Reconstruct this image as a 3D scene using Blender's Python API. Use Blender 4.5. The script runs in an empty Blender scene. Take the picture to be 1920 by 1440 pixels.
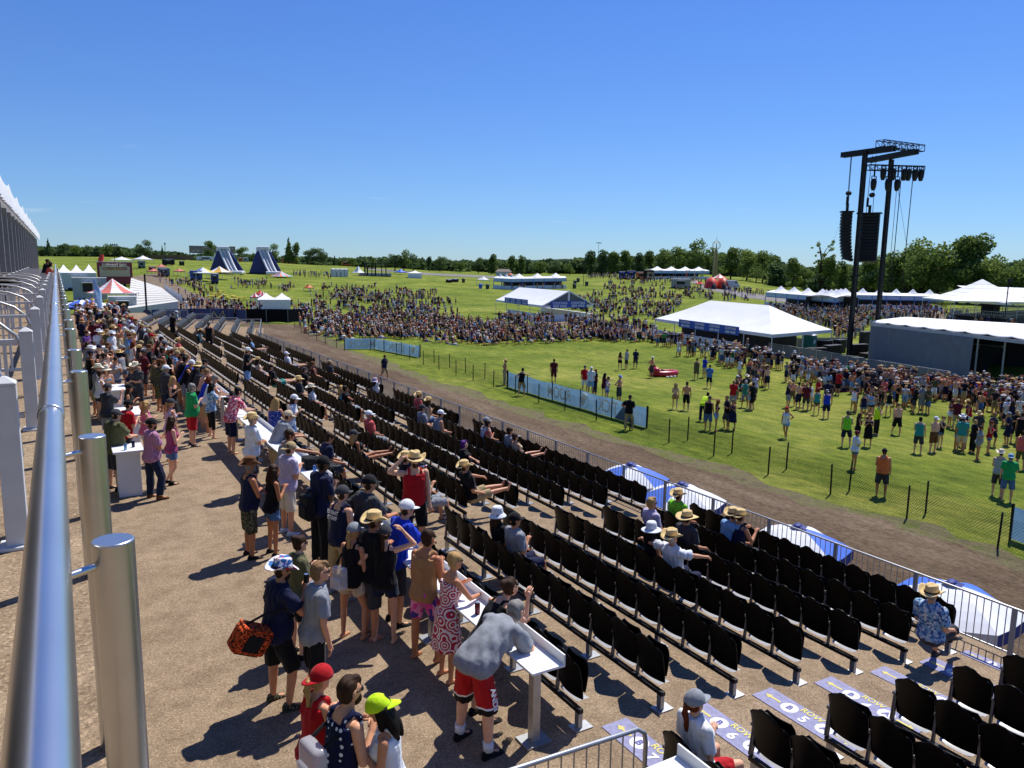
import bpy, bmesh, math, random
import numpy as np
from mathutils import Vector, Matrix
random.seed(7); RNG = np.random.default_rng(7)
sin, cos, pi, rad = math.sin, math.cos, math.pi, math.radians
sc = bpy.context.scene
COL = sc.collection
# ------------------------------------------------------------------ camera frame
F = 1442.0; CX, CY = 960.0, 720.0; H = 5.2
_d = np.array([829 - CX, 10000 - CY, F]); _d /= np.linalg.norm(_d)
_y = np.array([105 - CX, 492 - CY, F]); _y -= _d * (_y @ _d); _y /= np.linalg.norm(_y)
R = np.array([np.cross(_y, -_d), _y, -_d])
CAM = np.array([0, 0, H])

def ray(px, py): return R @ np.array([px - CX, py - CY, F])
def at_z(px, py, z):
    r = ray(px, py); t = (z - H) / r[2]; return Vector((r[0] * t, r[1] * t, z))
def at_X(px, py, X):
    r = ray(px, py); t = X / r[0]; return Vector((X, r[1] * t, H + r[2] * t))
def at_d(px, py, d):
    """point on the pixel's ray at horizontal distance d"""
    r = ray(px, py); t = d / math.hypot(r[0], r[1]); return Vector((r[0] * t, r[1] * t, H + r[2] * t))
def ss(t):
    t = min(1.0, max(0.0, t)); return t * t * (3 - 2 * t)
AZ = [-180, -30, 0, 6, 12, 18, 24, 30, 36, 42, 47, 52, 60, 180]
HH = [0, 6, 9.0, 9.2, 8.6, 7.0, 5.4, 4.0, 4.4, 5.6, 4.2, 1.0, 0, 0]
def tz(x, y):
    r = math.hypot(x, y); az = math.degrees(math.atan2(x, y))
    b = -3.05 - 0.95 * ss((x - 24) / 22)
    h = float(np.interp(az, AZ, HH))
    k = ss((r - 110) / 300) if az < 32 else ss((r - 150) / 190)
    return b + h * k + (0.6 * ss((r - 450) / 800) if r > 450 else 0)
def G(px, py):
    """where the pixel's ray meets the ground"""
    r = ray(px, py); n = math.hypot(r[0], r[1]); r = r / n
    lo = 5.0; d = 8.0
    while d < 1500:
        if H + r[2] * d < tz(r[0] * d, r[1] * d): break
        lo = d; d *= 1.03
    for _ in range(24):
        m = (lo + d) / 2
        if H + r[2] * m < tz(r[0] * m, r[1] * m): d = m
        else: lo = m
    x, y = r[0] * d, r[1] * d
    return Vector((x, y, tz(x, y)))
def dist(v): return math.hypot(v[0], v[1])

# ------------------------------------------------------------------ mesh builder
class MB:
    def __init__(s): s.v = []; s.f = []; s.m = []
    def add(s, vs, fs, mi=0):
        o = len(s.v); s.v += [tuple(v) for v in vs]; s.f += [tuple(i + o for i in f) for f in fs]; s.m += [mi] * len(fs); return s
    def box(s, c, d, rz=0, mi=0, M=None):
        x, y, z = d[0] / 2, d[1] / 2, d[2] / 2
        vs = [Vector((a, b, e)) for a in (-x, x) for b in (-y, y) for e in (-z, z)]
        Mx = M if M is not None else Matrix.Rotation(rz, 4, 'Z')
        vs = [Mx @ v + Vector(c) for v in vs]
        return s.add(vs, [(0, 1, 3, 2), (4, 6, 7, 5), (0, 4, 5, 1), (2, 3, 7, 6), (0, 2, 6, 4), (1, 5, 7, 3)], mi)
    def bar(s, p, q, w, h=None, mi=0):
        """rectangular bar from p to q"""
        p, q = Vector(p), Vector(q); h = h or w; d = q - p
        a = d.normalized(); u = Vector((0, 0, 1)) if abs(a.z) < .95 else Vector((0, 1, 0))
        b = a.cross(u).normalized(); c = b.cross(a)
        vs = [e + b * (i * w / 2) + c * (j * h / 2) for e in (p, q) for i, j in ((-1, -1), (1, -1), (1, 1), (-1, 1))]
        return s.add(vs, [(3, 2, 1, 0), (4, 5, 6, 7), (0, 1, 5, 4), (1, 2, 6, 5), (2, 3, 7, 6), (3, 0, 4, 7)], mi)
    def tube(s, pts, r, n=8, mi=0, cap=True):
        pts = [Vector(p) for p in pts]; k = len(pts); rs = r if isinstance(r, (list, tuple)) else [r] * k
        vs = []; fs = []
        t = (pts[1] - pts[0]).normalized(); u = Vector((0, 0, 1)) if abs(t.z) < .9 else Vector((0, 1, 0))
        b = t.cross(u).normalized()
        for i, p in enumerate(pts):
            t = (pts[min(i + 1, k - 1)] - pts[max(i - 1, 0)]).normalized()
            b = (b - t * b.dot(t)).normalized(); c = t.cross(b)
            for j in range(n):
                a = 2 * pi * j / n; vs.append(p + (b * cos(a) + c * sin(a)) * rs[i])
        for i in range(k - 1):
            for j in range(n):
                j2 = (j + 1) % n; fs.append((i * n + j, i * n + j2, (i + 1) * n + j2, (i + 1) * n + j))
        if cap: fs += [tuple(range(n - 1, -1, -1)), tuple(range((k - 1) * n, k * n))]
        return s.add(vs, fs, mi)
    def cap(s, p, q, r0, r1, n=10, mi=0):
        """tapered capsule"""
        p, q = Vector(p), Vector(q); d = q - p; L = d.length
        if L < 1e-6: d = Vector((0, 0, 1)); L = 1e-6
        a = d.normalized()
        pts = []; rs = []
        for k in (-1, -.8, -.4): pts.append(p + a * (r0 * k)); rs.append(r0 * math.sqrt(max(.0004, 1 - k * k)))
        pts += [p, q]; rs += [r0, r1]
        for k in (.4, .8, 1): pts.append(q + a * (r1 * k)); rs.append(r1 * math.sqrt(max(.0004, 1 - k * k)))
        return s.tube(pts, rs, n, mi)
    def ell(s, c, rr, M=None, nu=14, nv=9, mi=0):
        c = Vector(c); vs = []; fs = []
        for i in range(nv + 1):
            th = pi * i / nv
            th = min(max(th, .02), pi - .02)
            for j in range(nu):
                a = 2 * pi * j / nu; v = Vector((rr[0] * sin(th) * cos(a), rr[1] * sin(th) * sin(a), rr[2] * cos(th)))
                vs.append((M @ v if M is not None else v) + c)
        for i in range(nv):
            for j in range(nu):
                j2 = (j + 1) % nu; fs.append((i * nu + j, (i + 1) * nu + j, (i + 1) * nu + j2, i * nu + j2))
        fs += [tuple(range(nu)), tuple(range((nv + 1) * nu - 1, nv * nu - 1, -1))]
        return s.add(vs, fs, mi)
    def loft(s, rings, mi=0, cap=True):
        n = len(rings[0]); vs = [p for r in rings for p in r]; fs = []
        for i in range(len(rings) - 1):
            for j in range(n):
                j2 = (j + 1) % n; fs.append((i * n + j, i * n + j2, (i + 1) * n + j2, (i + 1) * n + j))
        if cap: fs += [tuple(range(n - 1, -1, -1)), tuple(range((len(rings) - 1) * n, len(rings) * n))]
        return s.add(vs, fs, mi)
    def grid(s, fn, nu, nv, mi=0):
        vs = [fn(i / nu, j / nv) for j in range(nv + 1) for i in range(nu + 1)]
        fs = [(j * (nu + 1) + i, j * (nu + 1) + i + 1, (j + 1) * (nu + 1) + i + 1, (j + 1) * (nu + 1) + i) for j in range(nv) for i in range(nu)]
        return s.add(vs, fs, mi)
    def quad(s, a, b, c, d, mi=0): return s.add([a, b, c, d], [(0, 1, 2, 3)], mi)
    def slab(s, pts, z0, z1, mi=0):
        n = len(pts); vs = [(p[0], p[1], z0) for p in pts] + [(p[0], p[1], z1) for p in pts]
        return s.add(vs, [tuple(range(n - 1, -1, -1)), tuple(range(n, 2 * n))] + [(i, (i + 1) % n, n + (i + 1) % n, n + i) for i in range(n)], mi)
    def mesh(s, name, mats=(), smooth=False, angle=None):
        me = bpy.data.meshes.new(name); me.from_pydata(s.v, [], s.f)
        mats = mats if isinstance(mats, (list, tuple)) else [mats]
        for m in mats: me.materials.append(m)
        if len(mats) > 1: me.polygons.foreach_set('material_index', s.m)
        bm = bmesh.new(); bm.from_mesh(me); bmesh.ops.recalc_face_normals(bm, faces=bm.faces); bm.to_mesh(me); bm.free()
        if smooth: me.polygons.foreach_set('use_smooth', [True] * len(me.polygons))
        if smooth and angle: me.set_sharp_from_angle(angle=rad(angle))
        me.update(); return me
    def build(s, name, mats, parent=None, smooth=False, angle=40, bevel=0, seg=2, thick=0):
        me = s.mesh(name, mats, smooth, angle); o = bpy.data.objects.new(name, me); COL.objects.link(o)
        if parent is not None: o.parent = parent
        if thick:
            t = o.modifiers.new('solid', 'SOLIDIFY'); t.thickness = thick; t.offset = 0
        if bevel:
            b = o.modifiers.new('bevel', 'BEVEL'); b.width = bevel; b.segments = seg; b.limit_method = 'ANGLE'
        return o
def tag(o, label=None, cat=None, group=None, kind=None):
    if label: o['label'] = label
    if cat: o['category'] = cat
    if group: o['group'] = group
    if kind: o['kind'] = kind
    return o
def thing(name, label, cat, loc=(0, 0, 0), rz=0, group=None):
    o = bpy.data.objects.new(name, None); o.empty_display_size = .2; COL.objects.link(o)
    o.location = loc; o.rotation_euler = (0, 0, rz); return tag(o, label, cat, group)
def kids(o): return CH.get(o.name, [])
def copy_tree(root, loc, rz, label, group=None):
    r = root.copy(); COL.objects.link(r); r.location = loc; r.rotation_euler = (0, 0, rz)
    r['label'] = label
    if group: r['group'] = group
    for ch in list(root.children):
        c = ch.copy(); COL.objects.link(c); c.parent = r
        for g in list(ch.children):
            d = g.copy(); COL.objects.link(d); d.parent = c
    return r

# ------------------------------------------------------------------ materials
MATS = {}
def lin(c):
    if isinstance(c, str):
        c = c.lstrip('#'); c = [int(c[i:i + 2], 16) / 255 for i in (0, 2, 4)]
        c = [(v / 12.92 if v <= .04045 else ((v + .055) / 1.055) ** 2.4) for v in c]
    return (c[0], c[1], c[2], 1)
class NT:
    def __init__(s, name):
        s.m = bpy.data.materials.new(name); s.m.use_nodes = True; s.t = s.m.node_tree; s.b = s.t.nodes['Principled BSDF']
        s.tc = s.t.nodes.new('ShaderNodeTexCoord'); s.out = s.t.nodes['Material Output']
    def n(s, typ, **kw):
        x = s.t.nodes.new('ShaderNode' + typ)
        for k, v in kw.items():
            if k in x.inputs: x.inputs[k].default_value = v
            else: setattr(x, k, v)
        return x
    def l(s, a, b): s.t.links.new(a, b)
    def noise(s, scale, detail=3, rough=.55, vec='Object', sc3=None):
        x = s.n('TexNoise', Scale=scale, Detail=detail, Roughness=rough)
        src = s.tc.outputs[vec]
        if sc3:
            mp = s.n('Mapping'); mp.inputs['Scale'].default_value = sc3; s.l(src, mp.inputs[0]); src = mp.outputs[0]
        s.l(src, x.inputs['Vector']); return x.outputs['Fac']
    def ramp(s, fac, stops, interp='LINEAR'):
        r = s.n('ValToRGB'); s.l(fac, r.inputs[0]); e = r.color_ramp; e.interpolation = interp
        while len(e.elements) < len(stops): e.elements.new(.5)
        for k, (p, c) in zip(e.elements, stops):
            k.position = p; k.color = lin(c) if not isinstance(c, (int, float)) else (c, c, c, 1)
        return r.outputs[0]
    def mix(s, fac, a, b, mode='MIX'):
        x = s.n('Mix', data_type='RGBA', blend_type=mode)
        for v, i in ((fac, 0), (a, 6), (b, 7)):
            if hasattr(v, 'is_output'): s.l(v, x.inputs[i])
            elif i == 0: x.inputs[0].default_value = v
            else: x.inputs[i].default_value = lin(v)
        return x.outputs[2]
    def bump(s, h, strength=.3, d=.02):
        b = s.n('Bump', Strength=strength, Distance=d); s.l(h, b.inputs['Height']); s.l(b.outputs[0], s.b.inputs['Normal'])
    def set(s, rough=.6, spec=.4, metal=0):
        s.b.inputs['Roughness'].default_value = rough; s.b.inputs['Specular IOR Level'].default_value = spec; s.b.inputs['Metallic'].default_value = metal
    def col(s, c): s.l(c, s.b.inputs['Base Color'])
def mat(name, c, rough=.6, spec=.4, metal=0, var=.14, scale=6, bump=0, bscale=40):
    if name in MATS: return MATS[name]
    t = NT(name); t.set(rough, spec, metal); c = lin(c)
    a = [max(0, v * (1 - var)) for v in c[:3]]; b = [min(1, v * (1 + var)) for v in c[:3]]
    t.col(t.ramp(t.noise(scale, 4), [(.3, a), (.7, b)]))
    if bump: t.bump(t.noise(bscale, 4), bump, .01)
    MATS[name] = t.m; return t.m
def cloth(c, rough=.85):
    """plain woven fabric of a colour"""
    key = 'fabric_' + str(c)
    if key in MATS: return MATS[key]
    t = NT(key); t.set(rough, .2); c = lin(c)
    t.col(t.ramp(t.noise(9, 4), [(.3, [v * .84 for v in c[:3]]), (.7, [min(1, v * 1.12) for v in c[:3]])]))
    t.bump(t.noise(22, 3), .35, .015)
    t.b.inputs['Sheen Weight'].default_value = .08
    MATS[key] = t.m; return t.m
def pattern(kind, cols, scale=30):
    key = 'fabric_%s_%s' % (kind, cols)
    if key in MATS: return MATS[key]
    t = NT(key); t.set(.85, .2)
    if kind == 'camo':
        t.col(t.ramp(t.noise(scale, 2), [(0, cols[0]), (.42, cols[1]), (.52, cols[2]), (.62, cols[0])], 'CONSTANT'))
    elif kind == 'floral':
        v = t.n('TexVoronoi', Scale=scale); t.l(t.tc.outputs['Object'], v.inputs['Vector'])
        sp = t.n('SeparateColor'); t.l(v.outputs['Color'], sp.inputs[0])
        base = t.ramp(sp.outputs[0], [(0, cols[0]), (.45, cols[1]), (.72, cols[2] if len(cols) > 2 else cols[0])], 'CONSTANT')
        t.col(base)
    elif kind == 'dots':
        v = t.n('TexVoronoi', Scale=scale); v.inputs['Randomness'].default_value = .35; t.l(t.tc.outputs['Object'], v.inputs['Vector'])
        t.col(t.ramp(v.outputs['Distance'], [(0, cols[1]), (.27, cols[0])], 'CONSTANT'))
    elif kind == 'stripes':
        w = t.n('TexWave', Scale=scale, bands_direction='Z' if len(cols) < 3 else 'X'); t.l(t.tc.outputs['Object'], w.inputs['Vector'])
        t.col(t.ramp(w.outputs['Fac'], [(0, cols[0]), (.5, cols[1])], 'CONSTANT'))
    elif kind == 'plaid':
        w = t.n('TexWave', Scale=scale, bands_direction='Z'); w2 = t.n('TexWave', Scale=scale, bands_direction='X')
        for q in (w, w2): t.l(t.tc.outputs['Object'], q.inputs['Vector'])
        a = t.ramp(w.outputs['Fac'], [(0, cols[0]), (.6, cols[1])], 'CONSTANT'); b = t.ramp(w2.outputs['Fac'], [(0, cols[0]), (.6, cols[1])], 'CONSTANT')
        t.col(t.mix(.5, a, b))
    elif kind == 'mandala':
        v = t.n('TexVoronoi', Scale=scale); t.l(t.tc.outputs['Object'], v.inputs['Vector'])
        m = t.n('Math', operation='MULTIPLY'); t.l(v.outputs['Distance'], m.inputs[0]); m.inputs[1].default_value = 26
        q = t.n('Math', operation='SINE'); t.l(m.outputs[0], q.inputs[0])
        nz = t.noise(60, 2)
        q2 = t.n('Math', operation='ADD'); t.l(q.outputs[0], q2.inputs[0]); t.l(nz, q2.inputs[1])
        t.col(t.ramp(q2.outputs[0], [(0, cols[0]), (.55, cols[1])], 'CONSTANT'))
    MATS[key] = t.m; return t.m
def skin(c):
    key = 'skin_' + c
    if key in MATS: return MATS[key]
    t = NT(key); t.set(.5, .35); cc = lin(c)
    t.col(t.ramp(t.noise(14, 3), [(.3, [cc[0] * .9, cc[1] * .84, cc[2] * .82]), (.7, cc[:3])]))
    t.b.inputs['Subsurface Weight'].default_value = .0
    MATS[key] = t.m; return t.m
def ground_mats():
    # carpet-like coated decking with a light and dark fleck
    t = NT('deck_carpet'); t.set(.9, .15)
    base = t.ramp(t.noise(.8, 5), [(.3, (.248, .184, .121)), (.7, (.312, .235, .156))])
    v = t.n('TexVoronoi', Scale=70); t.l(t.tc.outputs['Object'], v.inputs['Vector'])
    sp = t.n('SeparateColor'); t.l(v.outputs['Color'], sp.inputs[0])
    fl = t.ramp(sp.outputs[0], [(0, (.5, .45, .42)), (.25, (.95, .93, .91)), (.8, (1.1, 1.08, 1.05)), (.96, (1.7, 1.65, 1.6))])
    base = t.mix(.75, base, fl, 'MULTIPLY')
    st = t.ramp(t.noise(2.2, 6, .7), [(.40, (.70, .68, .66)), (.55, (1, 1, 1)), (.75, (1.08, 1.07, 1.05))])
    t.col(t.mix(.7, base, st, 'MULTIPLY')); t.bump(t.noise(55, 3), .6, .02)
    MATS['deck'] = t.m
    # mown grass with worn and dark streaks
    t = NT('grass'); t.set(.95, .08)
    a = t.ramp(t.noise(.09, 5, .65), [(.3, (.090, .132, .017)), (.5, (.158, .205, .026)), (.70, (.27, .28, .060))])
    b = t.ramp(t.noise(1.6, 5, .7, sc3=(1, .45, 1)), [(.32, (.45, .52, .42)), (.5, (1, 1, 1)), (.66, (1.5, 1.3, 1.3))])
    c = t.ramp(t.noise(14, 3, .7), [(.3, (.5, .55, .5)), (.55, (1.1, 1.1, 1.0)), (.75, (1.5, 1.4, 1.5))])
    x = t.mix(.8, a, b, 'MULTIPLY'); x = t.mix(.8, x, c, 'MULTIPLY')
    t.col(x); t.bump(t.noise(9, 5, .75), 1.0, .12)
    MATS['grass'] = t.m
    # churned dirt track
    t = NT('dirt'); t.set(.95, .1)
    a = t.ramp(t.noise(.5, 6, .65, sc3=(1.6, .35, 1)), [(.3, (.105, .070, .043)), (.52, (.155, .108, .068)), (.74, (.235, .175, .118))])
    c = t.ramp(t.noise(7, 5, .75, sc3=(1, .6, 1)), [(.32, (.45, .45, .45)), (.52, (1, 1, 1)), (.75, (1.4, 1.4, 1.4))])
    t.col(t.mix(.85, a, c, 'MULTIPLY')); t.bump(t.noise(6, 6, .75, sc3=(1, .6, 1)), 1.0, .12)
    MATS['dirt'] = t.m
    t = NT('dry_verge'); t.set(.95, .1)
    a = t.ramp(t.noise(1.1, 6, .7), [(.3, (.11, .085, .055)), (.5, (.19, .165, .085)), (.68, (.12, .15, .03))])
    c = t.ramp(t.noise(12, 5, .75), [(.3, (.5, .5, .5)), (.55, (1, 1, 1)), (.75, (1.3, 1.3, 1.3))])
    t.col(t.mix(.8, a, c, 'MULTIPLY')); t.bump(t.noise(9, 5, .75), 1.0, .1)
    MATS['verge'] = t.m
    mat('path', (.19, .145, .10), .95, .1, var=.3, scale=.6, bump=.5, bscale=5)
    mat('asphalt', (.19, .18, .17), .9, .2, var=.15, scale=.4, bump=.3, bscale=8)
ground_mats()
STEEL = mat('brushed_steel', (.72, .70, .68), .30, .5, 1, var=.06, scale=3)
STEEL2 = mat('satin_steel', (.56, .56, .56), .30, .5, .95, var=.08, scale=5)
GALV = mat('galvanised_metal', (.40, .41, .42), .45, .5, .75, var=.12, scale=8)
WHITEM = mat('white_powder_coat', (.62, .64, .66), .42, .45, 0, var=.05)
def fabric_white():
    t = NT('tent_fabric'); t.set(.55, .3); cr = t.ramp(t.noise(.5, 5), [(.3, (.82, .83, .84)), (.7, (.90, .90, .90))]); t.col(cr); t.bump(t.noise(1.2, 4), .35, .12)
    tl = t.n('BsdfTranslucent'); t.l(cr, tl.inputs[0]); ms = t.n('MixShader'); ms.inputs[0].default_value = .12; t.l(t.b.outputs[0], ms.inputs[1]); t.l(tl.outputs[0], ms.inputs[2]); t.l(ms.outputs[0], t.out.inputs[0]); return t.m
TENTW = fabric_white()
WHITE = mat('white_vinyl', (.78, .79, .80), .5, .35, 0, var=.04, scale=.7)
GREYM = mat('grey_painted_steel', (.27, .28, .29), .5, .4, .1, var=.08)
BLACK = mat('black_plastic', (.0020, .0020, .0023), .40, .07, 0, var=.2)
BLACKM = mat('black_metal', (.010, .010, .012), .55, .3, .0, var=.2)
def polar_strip(name, poly, m, lift, cut=6.0):
    pass
# ================================================================== SETTING: ground, track, decks
def build_ground():
    rs = [0, 3, 6]; r = 8.0
    while r < 7000: rs.append(r); r *= 1.045
    azs = [a for a in np.arange(-180, 180, 2.0) if not -20 <= a < 75] + list(np.arange(-20, 75, .6)); azs = sorted(azs)
    v = []; f = []; n = len(azs)
    for r in rs:
        for a in azs:
            x, y = r * sin(rad(a)), r * cos(rad(a)); v.append((x, y, tz(x, y)))
    for i in range(len(rs) - 1):
        for j in range(n):
            j2 = (j + 1) % n; f.append((i * n + j, i * n + j2, (i + 1) * n + j2, (i + 1) * n + j))
    m = MB(); m.add(v, f); o = m.build('ground', MATS['grass'], smooth=True); tag(o, kind='structure'); return o
build_ground()
def strip(name, left, right, m, lift, jag=0.0, nseg=6):
    """sheet between two matching polylines, draped on the ground"""
    L = []; Rr = []
    for src, dst in ((left, L), (right, Rr)):
        for a, b in zip(src[:-1], src[1:]):
            k = max(2, int((Vector(b) - Vector(a)).length / 1.2)) if jag else nseg
            dst += [Vector(a).lerp(Vector(b), i / k) for i in range(k)]
        dst.append(Vector(src[-1]))
    n = 90 if jag else max(len(L), len(Rr))
    def samp(P, t):
        x = t * (len(P) - 1); i = min(int(x), len(P) - 2); return P[i].lerp(P[i + 1], x - i)
    n = max(len(L), len(Rr)); mb = MB(); cols = 8
    ja = [random.uniform(-jag, jag) for _ in range(n)]; jb = [random.uniform(-jag, jag) for _ in range(n)]
    vs = []
    for i in range(n):
        a, b = samp(L, i / (n - 1)), samp(Rr, i / (n - 1)); d = (b - a).normalized()
        a = a + d * ja[i]; b = b + d * jb[i]
        for j in range(cols + 1):
            p = a.lerp(b, j / cols); vs.append((p.x, p.y, tz(p.x, p.y) + lift))
    fs = [(i * (cols + 1) + j, i * (cols + 1) + j + 1, (i + 1) * (cols + 1) + j + 1, (i + 1) * (cols + 1) + j) for i in range(n - 1) for j in range(cols)]
    mb.add(vs, fs); o = mb.build(name, m, smooth=True); tag(o, kind='structure'); return o
edge = [(21.0, -25), (21.6, 5)] + [tuple(at_z(*q, -3.05).to_2d()) for q in ((1833, 1031), (1722, 1000), (1633, 971), (1535, 952), (1415, 913), (1271, 865), (1152, 828), (1004, 783), (900, 749), (796, 716), (713, 684), (642, 656), (575, 622), (562, 608))]
edge = [Vector((p[0], p[1], 0)) for p in edge]
inner = [Vector((12.4, -25, 0)), Vector((12.4, 62, 0)), Vector((15.5, 78, 0)), Vector((20.3, 105, 0))]
strip('track_verge', [p - Vector((.9, 0, 0)) for p in edge], [p + Vector((1.0, 0, 0)) for p in edge], MATS['verge'], .010, jag=.5)
strip('dirt_track', inner, [p - Vector((.1, 0, 0)) for p in edge], MATS['dirt'], .022, jag=.35)
def patch(name, px, m, lift):
    pts = [G(*p) for p in px]; h = len(pts) // 2
    return strip(name, pts[:h], pts[h:][::-1], m, lift, nseg=8)
patch('worn_path', [(1000, 602), (1115, 604), (1180, 610), (1240, 624), (1238, 640), (1175, 626), (1110, 613), (1000, 607)], MATS['path'], .03)
patch('plaza_path', [(238, 520), (300, 560), (330, 606), (420, 612), (560, 600), (430, 572), (352, 545), (300, 512)], MATS['path'], .03)
patch('service_road', [(1315, 533), (1395, 548), (1500, 562), (1500, 570), (1395, 558), (1315, 541)], MATS['asphalt'], .05)
patch('crest_road', [(690, 503), (800, 512), (960, 519), (960, 523), (800, 516), (690, 506)], MATS['asphalt'], .08)
patch('pit_paving', [(1640, 572), (1770, 578), (1775, 600), (1640, 592)], MATS['path'], .04)

# stand floors: stepped profile run along Y (straight), and turned 13 degrees beyond Y=60.5
RX = [4.78, 6.0, 7.24, 8.48, 9.73, 10.97, 12.2]
RZ = [0, -.12, -.31, -.5, -.68, -.85, -1.0]
RZ = [0, -.14, -.32, -.5, -.68, -.85, -1.0]
EY = 60.6; TURN = rad(13)
def turn(x, y):
    """bend of the stand's far end about (4.3, EY)"""
    if y <= EY: return (x, y)
    d = y - EY; px, py = 4.3, EY
    dx = x - px
    return (px + dx * cos(TURN) + d * sin(TURN), py - dx * sin(TURN) + d * cos(TURN))
prof = [(-4.2, -.35), (-4.2, 0)]
for k in range(1, 7): prof += [(RX[k] - .28, RZ[k - 1]), (RX[k] - .28, RZ[k])]
prof += [(13.1, RZ[6]), (13.1, -1.35)]
mb = MB(); ys = [-14, EY]
mb.loft([[Vector((x, y, z)) for x, z in prof] for y in ys])
mb.build('stand_floor', MATS['deck']).update_tag()
tag(bpy.data.objects['stand_floor'], kind='structure')
mb = MB()
mb.loft([[Vector((*turn(x, y), z - .004)) for x, z in prof] for y in (EY + .01, EY + 15.5)])
tag(mb.build('far_stand_floor', MATS['deck']), kind='structure')
mb = MB(); mb.slab([(-4.2, EY + .02), (.6, EY + .02), (.6, 95), (-4.2, 95)], -.3, -.012)
mb.slab([(.62, EY + .02), (4.2, EY + .02), (7.2, 75), (7.2, 84), (.62, 84)], -.3, -.012)
tag(mb.build('walkway_floor', MATS['deck']), kind='structure')
mb = MB(); mb.slab([(-9, -12), (.16, -12), (.16, 130), (-9, 130)], 3.12, 3.35)
tag(mb.build('upper_deck', MATS['deck']), kind='structure')
# dark skirt under the stand's front edge
mb = MB()
for a, b in (((13.03, -14), (13.03, EY)), (turn(13.03, EY + .1), turn(13.03, EY + 15))):
    mb.bar((a[0], a[1], -2.2), (b[0], b[1], -2.2), .05, 1.68)
o = mb.build('stand_skirt', mat('skirt_fabric', (.03, .03, .035), .9)); tag(o, 'black fabric skirt under the front edge of the grandstand', 'skirt')
mb = MB()
for y in np.arange(-8, 128, 6.1):
    mb.box((.02, y, 1.55), (.14, .14, 3.1)); mb.box((-4, y, 1.55), (.14, .14, 3.1))
o = mb.build('deck_column', GREYM); tag(o, 'grey steel frame carrying the upper deck along the walkway', 'deck frame')

# ------------------------------------------------------------------ stainless railing beside the camera
def railing():
    t = thing('steel_railing', 'shiny stainless steel handrail with thick round posts along the upper deck edge', 'railing', (-.055, 0, 3.35))
    T = Vector((-.055, 0, 3.35)); x0, z0 = -.055, 4.6
    joints = [-.9, 3.36, 7.45, 11.1, 15, 18.9, 22.8, 26.7, 30.6, 34.5, 38.4, 48, 60, 90]
    for i, (a, b) in enumerate(zip(joints[:-1], joints[1:])):
        m = MB(); dz = .004 * (i % 2); r = .042 if i % 2 == 0 else .046
        m.tube([Vector((x0, a, z0 + dz)) - T, Vector((x0, b + .06, z0 + dz)) - T], r, 28)
        m.build('handrail', STEEL, t, smooth=True, bevel=.004)
    y = 1.9; k = 0
    while y < 60:
        m = MB(); X, top = .070, 4.57
        m.tube([Vector((X, y, 3.0)) - T, Vector((X, y, top)) - T], .045, 26)
        p = m.build('post', STEEL2, t, smooth=True, bevel=.004)
        m = MB(); m.tube([Vector((x0, y - .05, top - .06)) - T, Vector((X, y, top - .05)) - T], .009, 10)
        m.build('pin', STEEL, p, smooth=True)
        y += 1.2 if k % 2 == 0 else 1.87; k += 1
    return t
railing()
# ------------------------------------------------------------------ white divider fences and curved stair rails on the upper deck
def divider(y, n, label):
    t = thing('divider_fence', label, 'fence', (-.33, y, 3.35), 0, 'white divider fences on the upper deck')
    m = MB(); m.box((0, 0, .53), (.125, .125, 1.06)); m.loft([[Vector((sx * r, sy * r, z)) for sx, sy in ((-1, -1), (1, -1), (1, 1), (-1, 1))] for r, z in ((.066, 1.06), (.066, 1.075), (.012, 1.115))])
    m.box((0, 0, .012), (.2, .2, .024)); m.build('post', WHITEM, t, bevel=.006)
    if n == 0: return
    m = MB()
    m.bar((-.07, 0, .97), (-1.52, 0, .97), .05, .045); m.build('top_rail', WHITEM, t, bevel=.004); m = MB(); m.bar((-.07, 0, .16), (-1.52, 0, .16), .05, .045); m.build('bottom_rail', WHITEM, t, bevel=.004)
    m = MB()
    for i in range(9): m.bar((-.2 - i * .15, 0, .18), (-.2 - i * .15, 0, .95), .035)
    m.build('baluster', WHITEM, t)
    m = MB(); m.box((-1.58, 0, .53), (.125, .125, 1.06)); m.loft([[Vector((-1.58 + sx * r, sy * r, z)) for sx, sy in ((-1, -1), (1, -1), (1, 1), (-1, 1))] for r, z in ((.066, 1.06), (.066, 1.075), (.012, 1.115))])
    m.build('post', WHITEM, t, bevel=.006)
divY = [5.72] + [9.7 + 4.15 * i for i in range(16)]
for i, y in enumerate(divY):
    divider(y, i, 'white square fence post nearest the camera, beside the handrail' if i == 0 else 'white divider fence on the upper deck, %s beyond the nearest white post' % ['', 'first', 'second', 'third', 'fourth', 'fifth', 'sixth', 'seventh', 'eighth', 'ninth', 'tenth', 'eleventh', 'twelfth', 'thirteenth', 'fourteenth', 'fifteenth', 'sixteenth'][i])
def stair_rail(y, label):
    t = thing('curved_handrail', label, 'handrail', (-.95, y, 3.35), 0, 'curved stair handrails on the upper deck')
    pts = [(.55, 0, 0), (.52, 0, .55), (.42, 0, .82), (.25, 0, .98), (0, 0, 1.08), (-.4, 0, 1.14), (-1.4, 0, 1.16)]
    m = MB(); m.tube([Vector(p) for p in pts], .024, 10); m.build('rail', GALV, t, smooth=True)
    m = MB(); m.tube([(-1.3, 0, 0), (-1.3, 0, 1.15)], .022, 8); m.build('leg', GALV, t, smooth=True)
for i, y in enumerate([8.4, 12.2, 16.3, 20.4, 24.6, 28.8, 33, 37.2, 41.4]):
    stair_rail(y, 'curved grey metal handrail on the upper deck, %s from the camera' % ['nearest', 'second', 'third', 'fourth', 'fifth', 'sixth', 'seventh', 'eighth', 'ninth'][i])
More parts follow.
